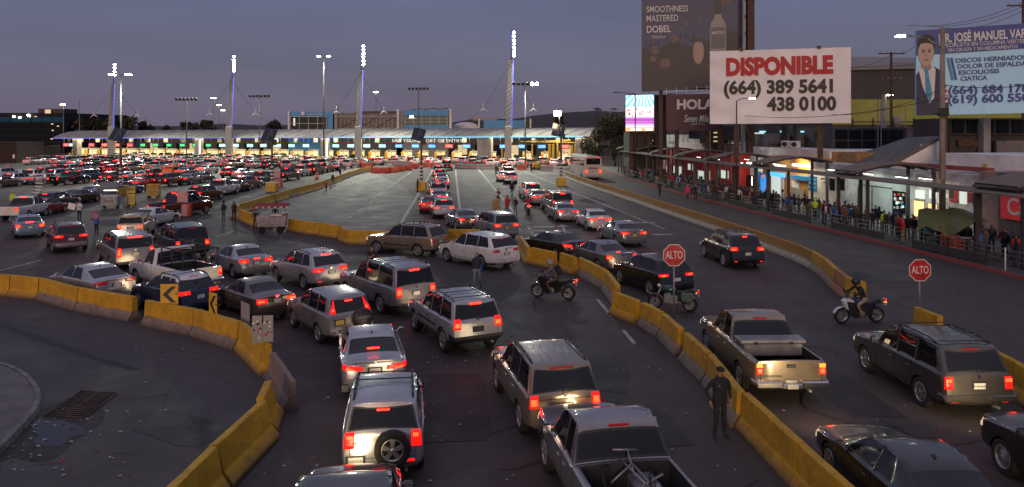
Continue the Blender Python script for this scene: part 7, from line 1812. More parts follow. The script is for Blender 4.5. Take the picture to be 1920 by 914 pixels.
# near vehicles
NEAR = []
def put(t, pos, hd):
 t.location = (pos[0], pos[1], 0); t.rotation_euler.z = R(hd)
def by_wheels(s, rl, fl, fix=None):
 "left rear and left front tyre contacts seen in the photograph"
 a, b = G(*rl), G(*fl); d = b - a; ang = math.atan2(d.y, d.x); hd = math.degrees(ang) - 90 if fix is None else fix
 f = Vector((-math.sin(R(hd)), math.cos(R(hd)), 0)); r = Vector((f.y, -f.x, 0))
 off = s['W']/2 - s.get('ww', .22)/2
 mid = (a + b)/2 + r*off
 return mid, hd
def by_tail(s, pl, pr, z, hd):
 "outer edges of the two tail lamps"
 a, b = G(*pl, z), G(*pr, z); m = (a + b)/2; f = Vector((-math.sin(R(hd)), math.cos(R(hd)), 0))
 back = s['L'] - s['fo'] - s['wb']/2
 return m + f*(back - .12), hd
def car(base, label, pos, name=None, cat=None, plate_text=None, **kw):
 s = spec(base, **kw); t, sk = make_car(s, label, name, cat, plate_text=plate_text)
 mode = pos[0]
 if mode == 'W': p, hd = by_wheels(s, *pos[1:])
 elif mode == 'T': p, hd = by_tail(s, *pos[1:])
 else: p, hd = Vector(pos[1]), pos[2]
 put(t, p, hd); t['spec'] = base; NEAR.append(t)
 return t, s, sk
GT = .0
t, s, sk = car('small_suv', 'silver small suv with a spare wheel on its tailgate, seen straight from behind', ('X', (-2.95, 17.45, 0), 8), paint='silver', tail=dict(t0=9, t1=40, z0=.80, z1=1.12, hot=(.1, .8, .5, .9)), plate_x=-.55, plate_z=.56, wiper=None, mirror='black', rails=(1.7, 3.75), crossbars=(1.85, 2.75), reflector=.52, gate_in=.2, plate_text='5NFD043')
y0 = s['wb']/2 + s['fo']; yr = y0 - s['L']; h = sk.rear(.18, .82); yb = (h.y if h else yr) - .02
T_ = Matrix.Translation((.2, yb - .10, .80)) @ Matrix.Rotation(R(90), 4, 'X')
q = MB(); Rr = .37; q.lathe([(Rr*.62, -.08), (Rr*.9, -.11), (Rr, -.07), (Rr, .07), (Rr*.9, .11), (Rr*.62, .08)], 36, 0, T_, closed=True); sw_ = q.build('spare_wheel', M['tyre'], t)
q = MB(); q.lathe([(Rr*.64, .07), (Rr*.58, .09), (Rr*.54, .03)], 36, 0, T_); q.lathe([(0, .02), (Rr*.56, .02)], 30, 1, T_); q.lathe([(0, .08), (.05, .075), (.06, .03)], 12, 0, T_)
for i in range(5):
 Ms = T_ @ Matrix.Rotation(2*math.pi*(i + .25)/5, 4, 'Z'); q.add([(.03, -.035, .075), (.03, .035, .075), (Rr*.58, -.055, .075), (Rr*.58, .055, .075), (.03, -.035, .02), (.03, .035, .02), (Rr*.58, -.055, .02), (Rr*.58, .055, .02)], [(0, 2, 3, 1), (0, 4, 6, 2), (1, 3, 7, 5)], 0, False, Ms)
q.build('rim', [M['alloy'], M['well']], sw_)
lettering('VX 4WD', t, M['ink'], (-.62, yb + .005, .90), .06, bold=.003)
car('small_suv', 'dark green-grey suv cut by the bottom edge, only its ribbed roof showing', ('X', (-2.72, 12.25, 0), 8), paint='charcoal', L=4.5, W=1.82, H=1.76, rails=None, ribs=(1.95, 3.9), wiper=None)
t, s, sk = car('sedan', 'silver sedan with swept red lamps directly ahead of the spare-wheel suv', ('T', (632, 688), (772, 676), .95, 14), paint='silver', tail=dict(t0=-38, t1=62, z0=.80, z1=.90, zs0=.84, zs1=.98, hot=(.25, .8, .1, .5)), trim=(.93, .42, .03), badge=.98, plate_text='7BNL162', mirror='chrome', brake=(.17, 1.16, .05))
h = sk.top(0, 0)
t, s, sk = car('small_suv', 'silver-grey small suv with black spare wheel cover and high tail lamps', ('W', (598, 643), (553, 615)), paint='lgrey', tail=dict(t0=2, t1=40, z0=1.15, z1=1.58, hot=(.2, .8, .08, .42)), D=3.86, L=4.3, blank_quarter=None, wiper=None, plate_x=-.42, plate_z=.86, plate_mat='plate_y', bump=.66, rails=None, bumper='lgrey', clad=1, reflector=.55)
y0 = s['wb']/2 + s['fo']; h = sk.rear(.3, .95); yb = (h.y if h else y0 - s['L']) - .01; T_ = Matrix.Translation((.36, yb - .09, .92)) @ Matrix.Rotation(R(90), 4, 'X')
q = MB(); q.lathe([(0, .12), (.30, .115), (.345, .07), (.35, -.1)], 32, 0, T_); sw_ = q.build('spare_wheel_cover', M['black'], t); lettering('HONDA', sw_, S['steel'], (.36, yb - .215, .97), .13, bold=.006, name='cover_lettering'); lettering('CR-V', sw_, S['steel'], (.36, yb - .215, .86), .06, bold=.003, name='cover_lettering')
t, s, sk = car('mid_suv', 'pale silver boxy suv with black rear bumper and black roof bars, its plate dark', ('W', (832, 658.6), (783, 622)), paint='silver', L=4.75, W=1.88, H=1.80, bumper='plastic', clad=1, square=.9, tail=dict(t0=0, t1=40, z0=.92, z1=1.24, hot=(.1, .9, .1, .7)), ww=.26, R=.40, crossbars=(2.35, 3.3, 4.1), rails=(2.2, 4.3), plate_mat='ink', badge=1.16, clr=.40, mirror='silver', moulding=.78)
car('big_suv', 'large silver-mauve suv with roof rack and red lamps, diagonal in the middle', ('X', (-5.45, 31.6, 0), 38), paint='lgrey', H=1.98, wiper=1.28, tail=dict(t0=-4, t1=36, z0=.86, z1=1.2, hot=(.1, .9, .1, .85)), crossbars=(2.6, 3.6), reflector=None, rim='alloy')
car('mid_suv', 'beige-gold suv with grey roof rails and lit lamps in the centre foreground', ('W', (977, 806), (936, 734.6)), paint='gold', H=1.81, tail=dict(t0=10, t1=42, z0=.88, z1=1.16, hot=(.1, .9, .1, .8)), ribs=(2.3, 4.1), brake=(.28, 1.69, .05), brake_dim=1, badge=1.14, mirror='black', gate_mid=1.06, plate_text='5PMW078', square=.8)
t, s, sk = car('pickup', 'silver pickup with blue-grey roof and a bed full of bicycle parts at the bottom edge', ('X', (1.92, 14.6, 0), 10), paint='lgrey', C=3.02, cab_end=3.34, roof_end=3.1, L=5.6, wb=3.3, brake_dim=1, mirror='black', bed=.52, bright=0)
y0 = s['wb']/2 + s['fo']; zf = s['deck'] - .52
scr = thing('bicycle', 'bicycle and scrap metal frame lying in the pickup bed at the bottom edge', 'bicycle', (0, 0, 0))
q = MB()
for (cx, cy, ax, r) in [(-.35, -1.15, 62, .33), (.35, -1.55, 70, .33)]:
 Mx = Matrix.Translation((cx, cy, zf + .28)) @ Matrix.Rotation(R(ax), 4, 'Y') @ Matrix.Rotation(R(25), 4, 'X')
 q.lathe([(r, -.02), (r + .02, 0), (r, .02), (r - .02, 0)], 26, 0, Mx, closed=True)
 for i in range(10): a = i*.628; q.cyl(Mx @ Vector((0, 0, 0)), Mx @ Vector((r*math.cos(a), r*math.sin(a), 0)), .004, n=4)
wo = q.build('wheels', M['tyre'], scr)
q = MB()
for a, b in [((-.35, -1.15, .3), (.1, -1.0, .55)), ((.1, -1.0, .55), (.35, -1.5, .3)), ((-.1, -.8, .6), (.1, -1.7, .5)), ((.1, -.7, .7), (.12, -1.1, .35)), ((-.2, -.75, .72), (.3, -.7, .66)), ((-.6, -.75, .15), (.65, -.8, .35)), ((.3, -.8, .3), (.5, -2.2, .22)), ((.1, -1.2, .3), (.15, -2.3, .3)), ((-.1, -1.4, .2), (.5, -1.5, .55))]:
 q.cyl(Vector(a) + Vector((0, 0, zf)), Vector(b) + Vector((0, 0, zf)), .022, n=6)
q.build('frame_tubes', M['steel'], scr)
q = MB(); q.box((.28, -1.15, zf + .18), (.5, .6, .3), bev=.05); q.box((-.5, -2.0, zf + .12), (.5, .5, .24), bev=.05); q.cyl((.1, -1.9, zf + .15), (.55, -1.9, zf + .2), .12, n=10); q.build('scrap_engine', M['steel'], scr)
scr.location = t.location; scr.rotation_euler = t.rotation_euler
car('old_sedan', 'brown-grey old sedan with a lit lamp in its rear window, behind the small chevron sign', ('T', (489, 568), (547, 557.5), .8, 43), paint='brown', tail=dict(t0=-20, t1=52, z0=.74, z1=.92, hot=(.2, .9, .2, .75)), trim=(.93, .3, .015), moulding=.5)
car('cross', 'dark blue small crossover with white roof behind the large chevron sign', ('T', (347, 554.5), (402, 543), .98, 52), paint='blue', L=4.3, W=1.76, H=1.60, C=3.2, D=3.85, roof_end=3.75, wb=2.62, fo=.86, tail=dict(t0=-30, t1=62, z0=.96, z1=1.1, hot=(.3, .6, .2, .6)), lit=True, brake_dim=1, white_roof=1, crossbars=(2.3, 3.2))
car('sedan', 'silver-blue fastback sedan with unlit red lamps at the far left barrier', ('T', (190, 533), (244, 523), .92, 54), paint='silver', lit=False, roof_end=3.5, deck_start=4.4, tail=dict(t0=-34, t1=64, z0=.86, z1=1.02), H=1.47, head=False, gate=(.75, 1.0))
t, s, sk = car('pickup', 'white work pickup with a black ladder rack over its bed', ('X', (-15.95, 35.0, 0), 50), paint='white', single_cab=1, B=2.62, C=2.85, header=2.14, cp=.1, roof_end=2.86, cab_end=3.0, L=5.4, H=1.92, wb=3.2, tail=dict(t0=-3, t1=26, z0=.82, z1=1.12, xc=.78, yc=.3, hot=(.1, .9, .3, .95)), mirror='black', lit=True, badge=.98, brake_dim=1, plate_z=.64)
y0 = s['wb']/2 + s['fo']; yf, yk = y0 - 3.1, y0 - s['L'] + .15
rk = thing('ladder_rack', 'black tubular ladder rack mounted over the white work pickup', 'ladder rack', t.location, R(50))
q = MB(); z1 = 2.0
for sx in (-.82, .82):
 for y in (yf - .1, (yf + yk)/2, yk): q.cyl((sx, y, 1.2), (sx*.95, y, z1), .03, n=6)
 q.cyl((sx*.95, yf + 1.6, z1 + .04), (sx*.95, yk - .2, z1), .03, n=6)
for y in (yf + 1.6, yf - .1, (yf + yk)/2, yk): q.cyl((-.8, y, z1 + .02), (.8, y, z1 + .02), .028, n=6)
q.cyl((-.82, yf - .1, 1.55), (.82, yf - .1, 1.55), .025, n=6); q.build('rack_tubes', S['dark'], rk)
car('sedan', 'silver compact sedan with red glow on its flank, right of the ladder rack', ('T', (459, 490), (502, 484), .93, 41), paint='silver', L=4.6, H=1.48, W=1.8, wb=2.69, roof_end=3.3, deck_start=3.95, C=3.3, Cr=3.1, tail=dict(t0=-24, t1=56, z0=.82, z1=1.0, hot=(.2, .7, .1, .6)), head=True)
car('cross', 'silver crossover with a bright rear window lamp in the left centre', ('W', (576, 545.6), (516, 526)), paint='silver', L=4.76, W=1.89, H=1.69, brake=(.24, 1.60, .055), tail=dict(t0=-38, t1=60, z0=.92, z1=1.08, hot=(.2, .75, .1, .6)), reflector=.5)
car('big_suv', 'long silver-tan suv with tall red lamps beside the dark suv on the left', ('X', (-21.3, 41.0, 0), 38), paint='lgrey', L=5.6, W=2.04, H=1.89, wb=3.3, D=5.2, roof_end=5.3, C=3.9, tail=dict(t0=0, t1=34, z0=.84, z1=1.28, hot=(.15, .85, .05, .9)), brake=(.34, 1.8, .05), plate_z=.95)
car('big_suv', 'black large suv with fender lamps behind the white work pickup', ('T', (332, 458.5), (389, 454), .98, 38), paint='black', tail=dict(t0=0, t1=38, z0=.86, z1=1.14, hot=(.15, .85, .1, .8)), brake_dim=1, reflector=None)
car('cross', 'dark red crossover with a full-width red light bar at the left', ('T', (108, 446), (159, 441), 1.0, 38), paint='dred', L=4.6, tail=dict(t0=-34, t1=60, z0=.95, z1=1.08, hot=(.3, .8, .3, .9)), bumper='lgrey', clad=1, brake_dim=1)
car('sedan', 'pale blue sedan with a wide lit rear lamp at the left photo edge', ('T', (33, 425.5), (79, 421), .88, 36), paint='lblue', tail=dict(t0=-12, t1=50, z0=.78, z1=.98, hot=(.1, .8, .1, .8)), brake=(.22, 1.08, .05))
car('mid_suv', 'tan boxy old wagon with a roof rack ahead of the long silver-tan suv', ('T', (222, 428), (267, 425.5), .92, 14), paint='tan', L=4.3, W=1.76, H=1.72, wb=2.6, C=3.15, D=4.0, roof_end=4.05, square=1.0, tail=dict(t0=0, t1=30, z0=.85, z1=1.08, hot=(.1, .9, .1, .8)), brake_dim=1)
car('sedan', 'white coupe-like sedan left of the pink poster kiosk', ('T', (234, 410), (271, 408), .85, -8), paint='white', tail=dict(t0=-10, t1=50, z0=.78, z1=.95, hot=(.2, .8, .1, .8)))
t, s, sk = car('pickup', 'dark red pickup with bright lamps beside the pink poster kiosk', ('T', (273, 387), (315, 386.5), 1.05, -20), paint='dred', L=5.7, brake=(.2, 1.78, .05))
car('mid_suv', 'brown-beige suv seen from its left side crossing the middle lanes', ('W', (779.4, 481.5), (711.5, 475.5)), paint='gold', lit=False, L=4.85, W=1.86, H=1.80, crossbars=(2.6, 3.6), tail=dict(t0=0, t1=40, z0=.86, z1=1.12), moulding=.62)
car('cross', 'white seven-seat suv with unlit red lamps behind the walking man', ('X', (-1.95, 41.1, 0), 41), paint='white', L=5.1, W=1.93, H=1.78, wb=3.04, C=3.6, D=4.6, roof_end=4.5, lit=False, rails=None, square=.5, belt=1.08, hood=1.07, nose=.95, R=.385, clr=.28, tail=dict(t0=-30, t1=58, z0=.98, z1=1.12))
car('sedan', 'black sedan with C-shaped red lamps behind the yellow barriers', ('T', (1057, 460), (1101, 455.5), .92, 34), paint='black', roof_end=3.5, deck_start=4.25, L=4.63, tail=dict(t0=-40, t1=58, z0=.78, z1=.92, zs0=.84, zs1=.99, hot=(.1, .9, .1, .55)), brake_dim=1)
car('sedan', 'grey-brown sedan with a warm lit trunk following the black one', ('T', (1136, 485), (1196, 480), .86, 22), paint='grey', tail=dict(t0=4, t1=60, z0=.80, z1=1.0, hot=(.2, .9, .1, .8)), brake=(.11, 1.07, .03), plate_z=.6)
car('mid_suv', 'silver-grey suv with a yellow plate in the middle lanes', ('T', (929, 425.5), (971, 422), 1.0, 24), paint='lgrey', plate_mat='plate_y', bumper='silver', tail=dict(t0=-28, t1=55, z0=.96, z1=1.12, hot=(.2, .8, .1, .8)), brake_dim=1, rails=None)
car('sedan', 'silver-grey sedan left of the suv with the yellow plate', ('T', (862, 413.5), (901, 410.5), .87, 18), paint='grey', plate_mat='plate_y', tail=dict(t0=-28, t1=58, z0=.82, z1=.96, hot=(.2, .8, .1, .8)), brake_dim=1)
car('sedan', 'white-silver sedan ahead of the bright white one on the right lanes', ('T', (1047, 397.5), (1084, 396), .9, 9), paint='silver', tail=dict(t0=-36, t1=58, z0=.84, z1=.98, hot=(.5, .9, .1, .7)), brake_dim=1)
car('sedan', 'bright white compact sedan with C-shaped red lamps', ('T', (1105, 411.5), (1147, 409), .92, 9), paint='white', L=4.63, tail=dict(t0=-38, t1=58, z0=.78, z1=.92, zs0=.84, zs1=.99, hot=(.2, .9, .1, .8)))
car('sedan', 'grey-silver sedan with a black plate right of the grey-brown one', ('T', (1169, 439.5), (1209, 437), .87, 13), paint='lgrey', plate_mat='plate_y', tail=dict(t0=-34, t1=58, z0=.84, z1=.97, hot=(.2, .8, .1, .8)), brake_dim=1)
car('cross', 'black rounded suv with chrome bumper trim alone in the right lane', ('W', (1358.4, 500), (1321.7, 482.5), 5), paint='black', L=5.1, W=1.98, H=1.80, wb=3.02, C=3.7, D=4.6, roof_end=4.5, R=.39, tail=dict(t0=-28, t1=60, z0=1.0, z1=1.18, hot=(.2, .85, .1, .7)), reflector=.45, brake=(.12, 1.68, .04), crossbars=(2.6, 3.6))
car('cross', 'black crossover partly hidden by the middle stop sign and green motorcycle', ('T', (1235, 519), (1303, 513.5), 1.02, 20), paint='black', tail=dict(t0=-34, t1=60, z0=.98, z1=1.08, hot=(.2, .8, .1, .8)), brake_dim=1, rails=None)
t, s, sk = car('pickup', 'beige-silver pickup with an aluminium tool box across its bed', ('W', (1388.6, 730), (1329.5, 665), 1.5), paint='gold', L=5.53, brake_dim=1, mirror='black', tail=dict(t0=-3, t1=26, z0=.84, z1=1.02, xc=.78, yc=.3, amber=.10, hot=(.1, .9, .1, .95)), recess=0, plate_mat='steel', plate_z=.62)
lettering('4X4 TUNDRA', t, M['ink'], (-.48, s['wb']/2 + s['fo'] - s['L'] - .03, .80), .075, bold=.003)
y0 = s['wb']/2 + s['fo']; tb = thing('tool_box', 'aluminium tool box lying across the bed of the beige pickup', 'tool box', t.location, t.rotation_euler.z)
q = MB(); q.box((0, y0 - 4.0, s['deck'] - .08), (s['W'] - .32, .52, .34), bev=.015); q.build('box', M['steel'], tb); q = MB(); q.box((0, y0 - 4.0, s['deck'] + .15), (s['W'] - .10, .58, .10), bev=.02); q.build('lid', M['steel'], tb)
for sx in (-.5, .5): q = MB(); q.box((sx, y0 - 4.3, s['deck'] + .12), (.1, .03, .07)); q.build('latch', M['black'], tb)
car('mid_suv', 'pewter suv with black roof rack on the right, its plate white', ('W', (1730, 762.5), (1626, 696), 2), paint='pewter', L=4.87, W=1.9, H=1.82, R=.385, tail=dict(t0=10, t1=44, z0=.80, z1=1.10, hot=(.1, .9, .5, .95)), ribs=(2.3, 4.2), crossbars=(2.3, 4.2), reflector=.5, brake=(.2, 1.7, .04), brake_dim=1, plate_text='5NRN442', stepbumper=(.58, .10), bumper='pewter', spokes=6, mirror='black')
car('sedan', 'black two-door coupe at the bottom right with dusty roof', ('X', (7.62, 14.45, 0), 1), paint='black', L=4.75, W=1.82, H=1.43, B=2.75, C=3.35, roof_end=3.6, Cr=3.2, header=2.25, cowl=1.5, belt=.90, lit=False, mirror='black')
car('mid_suv', 'dark vehicle at the bottom right corner showing a bare steel front wheel', ('X', (11.35, 14.45, 0), 1), paint='black', rim='steel', mirror='black')
for t in NEAR:
 if 'white roof' in t['label']:
  b = [c for c in t.children if c.name.startswith('body')][0]; me = b.data; me.materials.append(PT['white']); k = len(me.materials) - 1
  for p in me.polygons:
   if p.center.z > 1.46 and p.material_index in (0,): p.material_index = k
 if 'spec' in t: del t['spec']
 if 'spec_w' in t: del t['spec_w']
for key, e_ in [('dark green-grey suv cut', 160), ('silver pickup with blue-grey roof', 230), ('black two-door coupe', 420), ('dark vehicle at the bottom right', 420), ('silver small suv with a spare', 60), ('silver sedan with swept', 60), ('beige-gold suv', 90), ('brown-grey old sedan', 90), ('dark blue small crossover', 110), ('silver-grey small suv with black', 110), ('silver-blue fastback', 60), ('large silver-mauve', 70), ('pale silver boxy', 60), ('white work pickup', 90), ('silver crossover with a bright', 60), ('black crossover partly', 80), ('grey-brown sedan', 40)]:
 for t in NEAR:
  if t['label'].startswith(key):
   hl = [c for c in t.children if c.name.startswith('headlight')]
   bb = [Vector(c) for c in hl[0].bound_box]; z = sum(b.z for b in bb)/8; y = max(b.y for b in bb) + .05
   sp = bpy.data.lights.new('headlamp_beam', 'SPOT'); sp.energy = e_*.45; sp.color = (1, .74, .40); sp.spot_size = R(100); sp.spot_blend = 1; sp.shadow_soft_size = .5
   so = bpy.data.objects.new('headlamp_beam', sp); C.objects.link(so); so.parent = t; so.location = (0, y, z); so.rotation_euler = (R(90), 0, 0)
# queues farther off: copies of smaller models
MID = {}
def midproto(key):
 if key not in MID:
  b = dict(suv='mid_suv', cross='cross', sedan='sedan', pickup='pickup', bigsuv='big_suv', oldsedan='old_sedan')[key]
  s = spec(b, paint='silver'); o = make_far_car(s, dict(suv='suv', cross='suv', sedan='sedan_car', pickup='pickup_truck', bigsuv='suv', oldsedan='sedan_car')[key], 1); MID[key] = [o, False]
 return MID[key]
kn = dict(suv='boxy suv', cross='rounded suv', sedan='sedan', pickup='pickup', bigsuv='large suv', oldsedan='old sedan'); kc = dict(suv='suv', cross='suv', sedan='car', pickup='pickup truck', bigsuv='suv', oldsedan='car')
cnm = dict(silver='silver', white='white', black='black', gold='beige', pewter='pewter', brown='brown', grey='grey', blue='dark blue', lblue='pale blue', red='red', dred='dark red', tan='tan', green='dark green', charcoal='charcoal', lgrey='light grey')
def placemid(key, col, px, py, hd, label=None, zone='', group=None, brake=True):
 pr = midproto(key); o = pr[0] if not pr[1] else dup(pr[0]); pr[1] = True
 o.location = G(px, py); o.rotation_euler.z = R(hd*.42 + 3 + max(0, 200 - px)*.12*(py > 370) if px < 700 and hd < 0 else hd)
 for k in ('group',):
  if k in o: del o[k]
 tag(o, label or '%s %s %s' % (cnm[col], kn[key], zone), kc[key], group)
 for c in o.children:
  if c.name.startswith('body'): setmat(c, 0, PT[col])
  if c.name.startswith('tail_light') and (px*7 + py) % 3 == 0:
   for e2 in c.children: setmat(e2, 4, M['tail_mid'])
  if c.name.startswith('brake_light') and not brake: setmat(c, 8, M['tail_off'])
 return o
MIDL = [  # middle column
('cross', 'silver', 829, 406, 10, 'silver rounded suv last in the middle column of cars, its brake lamp bright'), ('sedan', 'red', 806, 396, 6, 'red sedan half hidden left of the last car in the middle column'), ('sedan', 'silver', 824, 382, 5, 'silver sedan third from the end of the middle column'), ('suv', 'lgrey', 822, 370, 5, 'light grey suv fourth from the end of the middle column'), ('cross', 'dred', 820, 361, 5, 'dark red suv fifth from the end of the middle column'),
('sedan', 'white', 829, 352, 6, 'white sedan sixth from the end of the middle column'), ('sedan', 'grey', 828, 344, 6, 'grey sedan in the front half of the middle column'), ('cross', 'silver', 825, 337, 6, 'silver suv third from the front of the middle column'), ('suv', 'lgrey', 822, 330, 6, 'light grey suv second from the front of the middle column'), ('pickup', 'black', 838, 319, 6, 'black pickup just ahead of the middle column'),
('suv', 'white', 993, 372, 8, 'white suv ahead of the silver sedan near the red motorbike'), ('sedan', 'silver', 1006, 382, 8, 'silver sedan just right of the red motorbike'), ('bigsuv', 'brown', 1042, 396, 10, 'brown large suv ahead of the white-silver sedan'), ('cross', 'silver', 956, 343, 3, 'silver suv last in the far red-lit column'), ('suv', 'red', 952, 333, 3, 'red suv second last in the far red-lit column'), ('cross', 'dred', 950, 325, 3, 'dark red suv third last in the far red-lit column'), ('sedan', 'white', 943, 339, 3, 'white car peeking left of the far red-lit column'),
('pickup', 'white', 52, 408, -38, 'white pickup with utility rack ahead of the worker in lime yellow'), ('sedan', 'red', 85, 402, -40, 'red sedan beside the white utility pickup'), ('cross', 'black', 108, 392, -36, 'black suv with lamp bar behind the ladder-like striped barrier'), ('sedan', 'black', 150, 381, -33, 'black sedan with bright lamps ahead of the vendor in white'), ('sedan', 'silver', 182, 372, -36, 'silver car in profile left of the grey food stall'), ('sedan', 'lblue', 233, 363, -50, 'pale car nose showing right of the grey food stall'),
('suv', 'black', 352, 392, -30, 'black suv right of the pink poster kiosk'), ('cross', 'dred', 386, 376, -30, 'dark red suv behind the white pickup in the left lanes'), ('pickup', 'white', 416, 366, -30, 'white pickup in the left lanes near the upper barriers'), ('sedan', 'black', 444, 360, -31, 'black sedan ahead of the white pickup in the left lanes'), ('cross', 'grey', 465, 354, -30, 'grey suv with red-lit flank left of the striped solar pole'), ('pickup', 'charcoal', 492, 346, -30, 'charcoal pickup left of the solar pole by the pink poster stand'), ('pickup', 'black', 540, 338, -30, 'black pickup loaded high right of the solar pole'), ('pickup', 'white', 566, 330, -26, 'white pickup with lamps on along the upper barriers'), ('bigsuv', 'black', 592, 327, -24, 'black large suv ahead of the white pickup by the upper barriers'), ('suv', 'charcoal', 612, 323, -22, 'charcoal suv near the head of the left lanes'), ('sedan', 'blue', 634, 320, -20, 'dark blue sedan near the head of the left lanes'),
('suv', 'dred', 318, 349, -18, 'dark red suv with bright brake lamps in the open lane on the left'), ('sedan', 'grey', 357, 345, -20, 'grey sedan in the open lane right of the dark red suv'), ('sedan', 'black', 379, 342, -24, 'black sedan ahead of the grey one in the open lane'), ('sedan', 'red', 268, 353, -14, 'small red car behind the yellow wooden cart'),
('pickup', 'black', 133, 346, -40, 'black pickup broadside in the far left rows'), ('sedan', 'silver', 90, 345, -44, 'silver sedan broadside at the far left in front of the black pickup'), ('cross', 'silver', 40, 347, -42, 'silver suv with lamps on at the far left edge rows'), ('sedan', 'charcoal', 8, 351, -42, 'charcoal sedan cut by the far left photo edge'), ('suv', 'blue', 170, 340, -38, 'dark blue suv in the far left rows right of the black pickup'), ('cross', 'dred', 214, 343, -14, 'dark red suv just left of the leftmost solar pole'), ('sedan', 'silver', 246, 340, -16, 'silver sedan just right of the leftmost solar pole'), ('sedan', 'lgrey', 272, 338, -20, 'light grey sedan second right of the leftmost solar pole'),
('cross', 'white', 15, 335, -44, 'white suv in the rear row at the far left edge'), ('sedan', 'white', 45, 336, -44, 'white car second in the rear row from the left edge'), ('suv', 'tan', 98, 334, -42, 'tan suv in the rear row at the left'), ('pickup', 'white', 62, 341, -40, 'white pickup between the front and rear rows at far left'), ('suv', 'silver', 118, 339, -40, 'silver suv behind the black broadside pickup'),
('cross', 'black', 292, 337, -22, 'black suv third right of the leftmost solar pole'), ('sedan', 'gold', 300, 330, -24, 'beige sedan in the dense rows right of the leftmost solar pole'), ('cross', 'dred', 436, 333, -28, 'dark red suv at the tail of the second dense row'), ('sedan', 'silver', 458, 334, -28, 'silver sedan at the tail of the second dense row'), ('sedan', 'grey', 352, 330, -28, 'grey sedan in the dense rows left of the open lane'), ('sedan', 'white', 390, 325, -26, 'white car in the dense rows near the orange cart')]
for a in MIDL: placemid(*a)
FAR = {}
def farproto(key):
 if key not in FAR:
  b = dict(suv='mid_suv', cross='cross', sedan='sedan', pickup='pickup', bigsuv='big_suv')[key]
  FAR[key] = [make_far_car(spec(b, paint='silver'), dict(suv='suv', cross='suv', sedan='sedan_car', pickup='pickup_truck', bigsuv='suv')[key], 0), False]
 return FAR[key]
occ = [(t.location.x, t.location.y) for t in NEAR] + [tuple(G(a[2], a[3])[:2]) for a in MIDL]
rf = random.Random(5); NF = [0]
def placefar(x, y, hd, zone, grp):
 if NF[0] >= 262 or any((x - a) ** 2 + ((y - b)*.8) ** 2 < 9.5 for a, b in occ): return
 occ.append((x, y)); key = rf.choice(['suv', 'cross', 'sedan', 'sedan', 'cross', 'pickup', 'bigsuv']); col = rf.choice(['silver', 'silver', 'silver', 'white', 'white', 'white', 'white', 'black', 'lgrey', 'red', 'dred', 'blue', 'charcoal', 'gold'])
 pr = farproto(key); o = pr[0] if not pr[1] else pr[0].copy()
 if pr[1]: C.objects.link(o)
 pr[1] = True; NF[0] += 1
 o.location = (x, y, 0); o.rotation_euler.z = R(hd + rf.gauss(0, 3)); setmat(o, 0, PT[col])
 if rf.random() < .35: setmat(o, 8, M['tail_off'])
 if rf.random() < .4: setmat(o, 4, M['tail_mid'])
 zl = 'small %s %s with red lamps %s' % (cnm[col], dict(suv='suv', cross='suv', sedan='sedan', pickup='pickup', bigsuv='suv')[key], zone)
 tag(o, zl, kc[key], '%s %ss %s' % (cnm[col], dict(suv='suv', cross='suv', sedan='sedan', pickup='pickup', bigsuv='suv')[key], grp))
for lane in range(16):
 a = G(60 + lane*26, 333 - lane*1.55); hd = -11 + lane*.3
 L = 8 + lane % 3
 for k in range(L):
  px = 60 + lane*26 + k*(36 - lane*.8); py = 334 - lane*1.35 - k*3.1
  if py < 307 or px > 690 or (px - py*.2 < 130 and py < 318): continue
  p = G(px, py); placefar(p.x + rf.uniform(-.5, .5), p.y + rf.uniform(-1.5, 1.5), hd, 'in the dense left rows', 'in the dense left rows')
for i in range(NB):
 u = CL*(i + 1.1)/(NB + .3)
 if i < 5: continue
 for k in range(6 if i < 27 else 3):
  o_ = 3.5 - 7.0*k - rf.uniform(0, 1.5)
  if rf.random() < .10: continue
  p = cpos(u, o_)
  pxx = 960 + p.x/p.y*FPX
  if pxx > 690 and k > 2: continue
  placefar(p.x, p.y, math.degrees(CANG), 'queuing at the booths', 'queuing at the booths')
# bus
b = G(1101, 337); t = thing('coach_bus', 'white coach bus with two lit tail lamps parked at the walkway end', 'bus', (b.x + .2, b.y + 5.2, 0), R(6.5))
buw = mat('bus_white', (.42, .40, .39), .4, coat=.3, var=.1)
q = MB(); pr_ = [(-1.28, .35), (1.28, .35), (1.3, 1.2), (1.28, 3.0), (1.12, 3.42), (.6, 3.55), (-.6, 3.55), (-1.12, 3.42), (-1.28, 3.0), (-1.3, 1.2)]
q.prism(pr_, -5.8, 5.8, M=Matrix.Rotation(R(90), 4, 'X')); q.build('body', buw, t)
q = MB(); q.box((0, -5.815, 2.75), (2.1, .05, .95), bev=.02); q.build('rear_window', M['glass'], t)
for sx in (-1, 1):
 q = MB(); q.box((sx*1.295, .2, 2.55), (.04, 10.6, .95)); q.build('side_window', M['glass'], t)
 q = MB(); q.box((sx*1.08, -5.83, 1.25), (.24, .06, .5), bev=.02); o = q.build('tail_light', M['tail_on'], t); q = MB(); q.box((sx*1.08, -5.87, 1.25), (.2, .03, .3)); q.build('lit_bulb', M['tail_hot'], o)
 q = MB(); q.box((sx*.75, -5.84, 3.3), (.5, .04, .08)); q.build('marker_light', M['tail_on'], t)
 for y in (3.6, -3.2): q = MB(); q.cyl((sx*1.0, y, .5), (sx*1.32, y, .5), .5, n=20); w_ = q.build('wheel', M['tyre'], t); q = MB(); q.cyl((sx*1.31, y, .5), (sx*1.335, y, .5), .28, n=14); q.build('rim', M['steel'], w_)
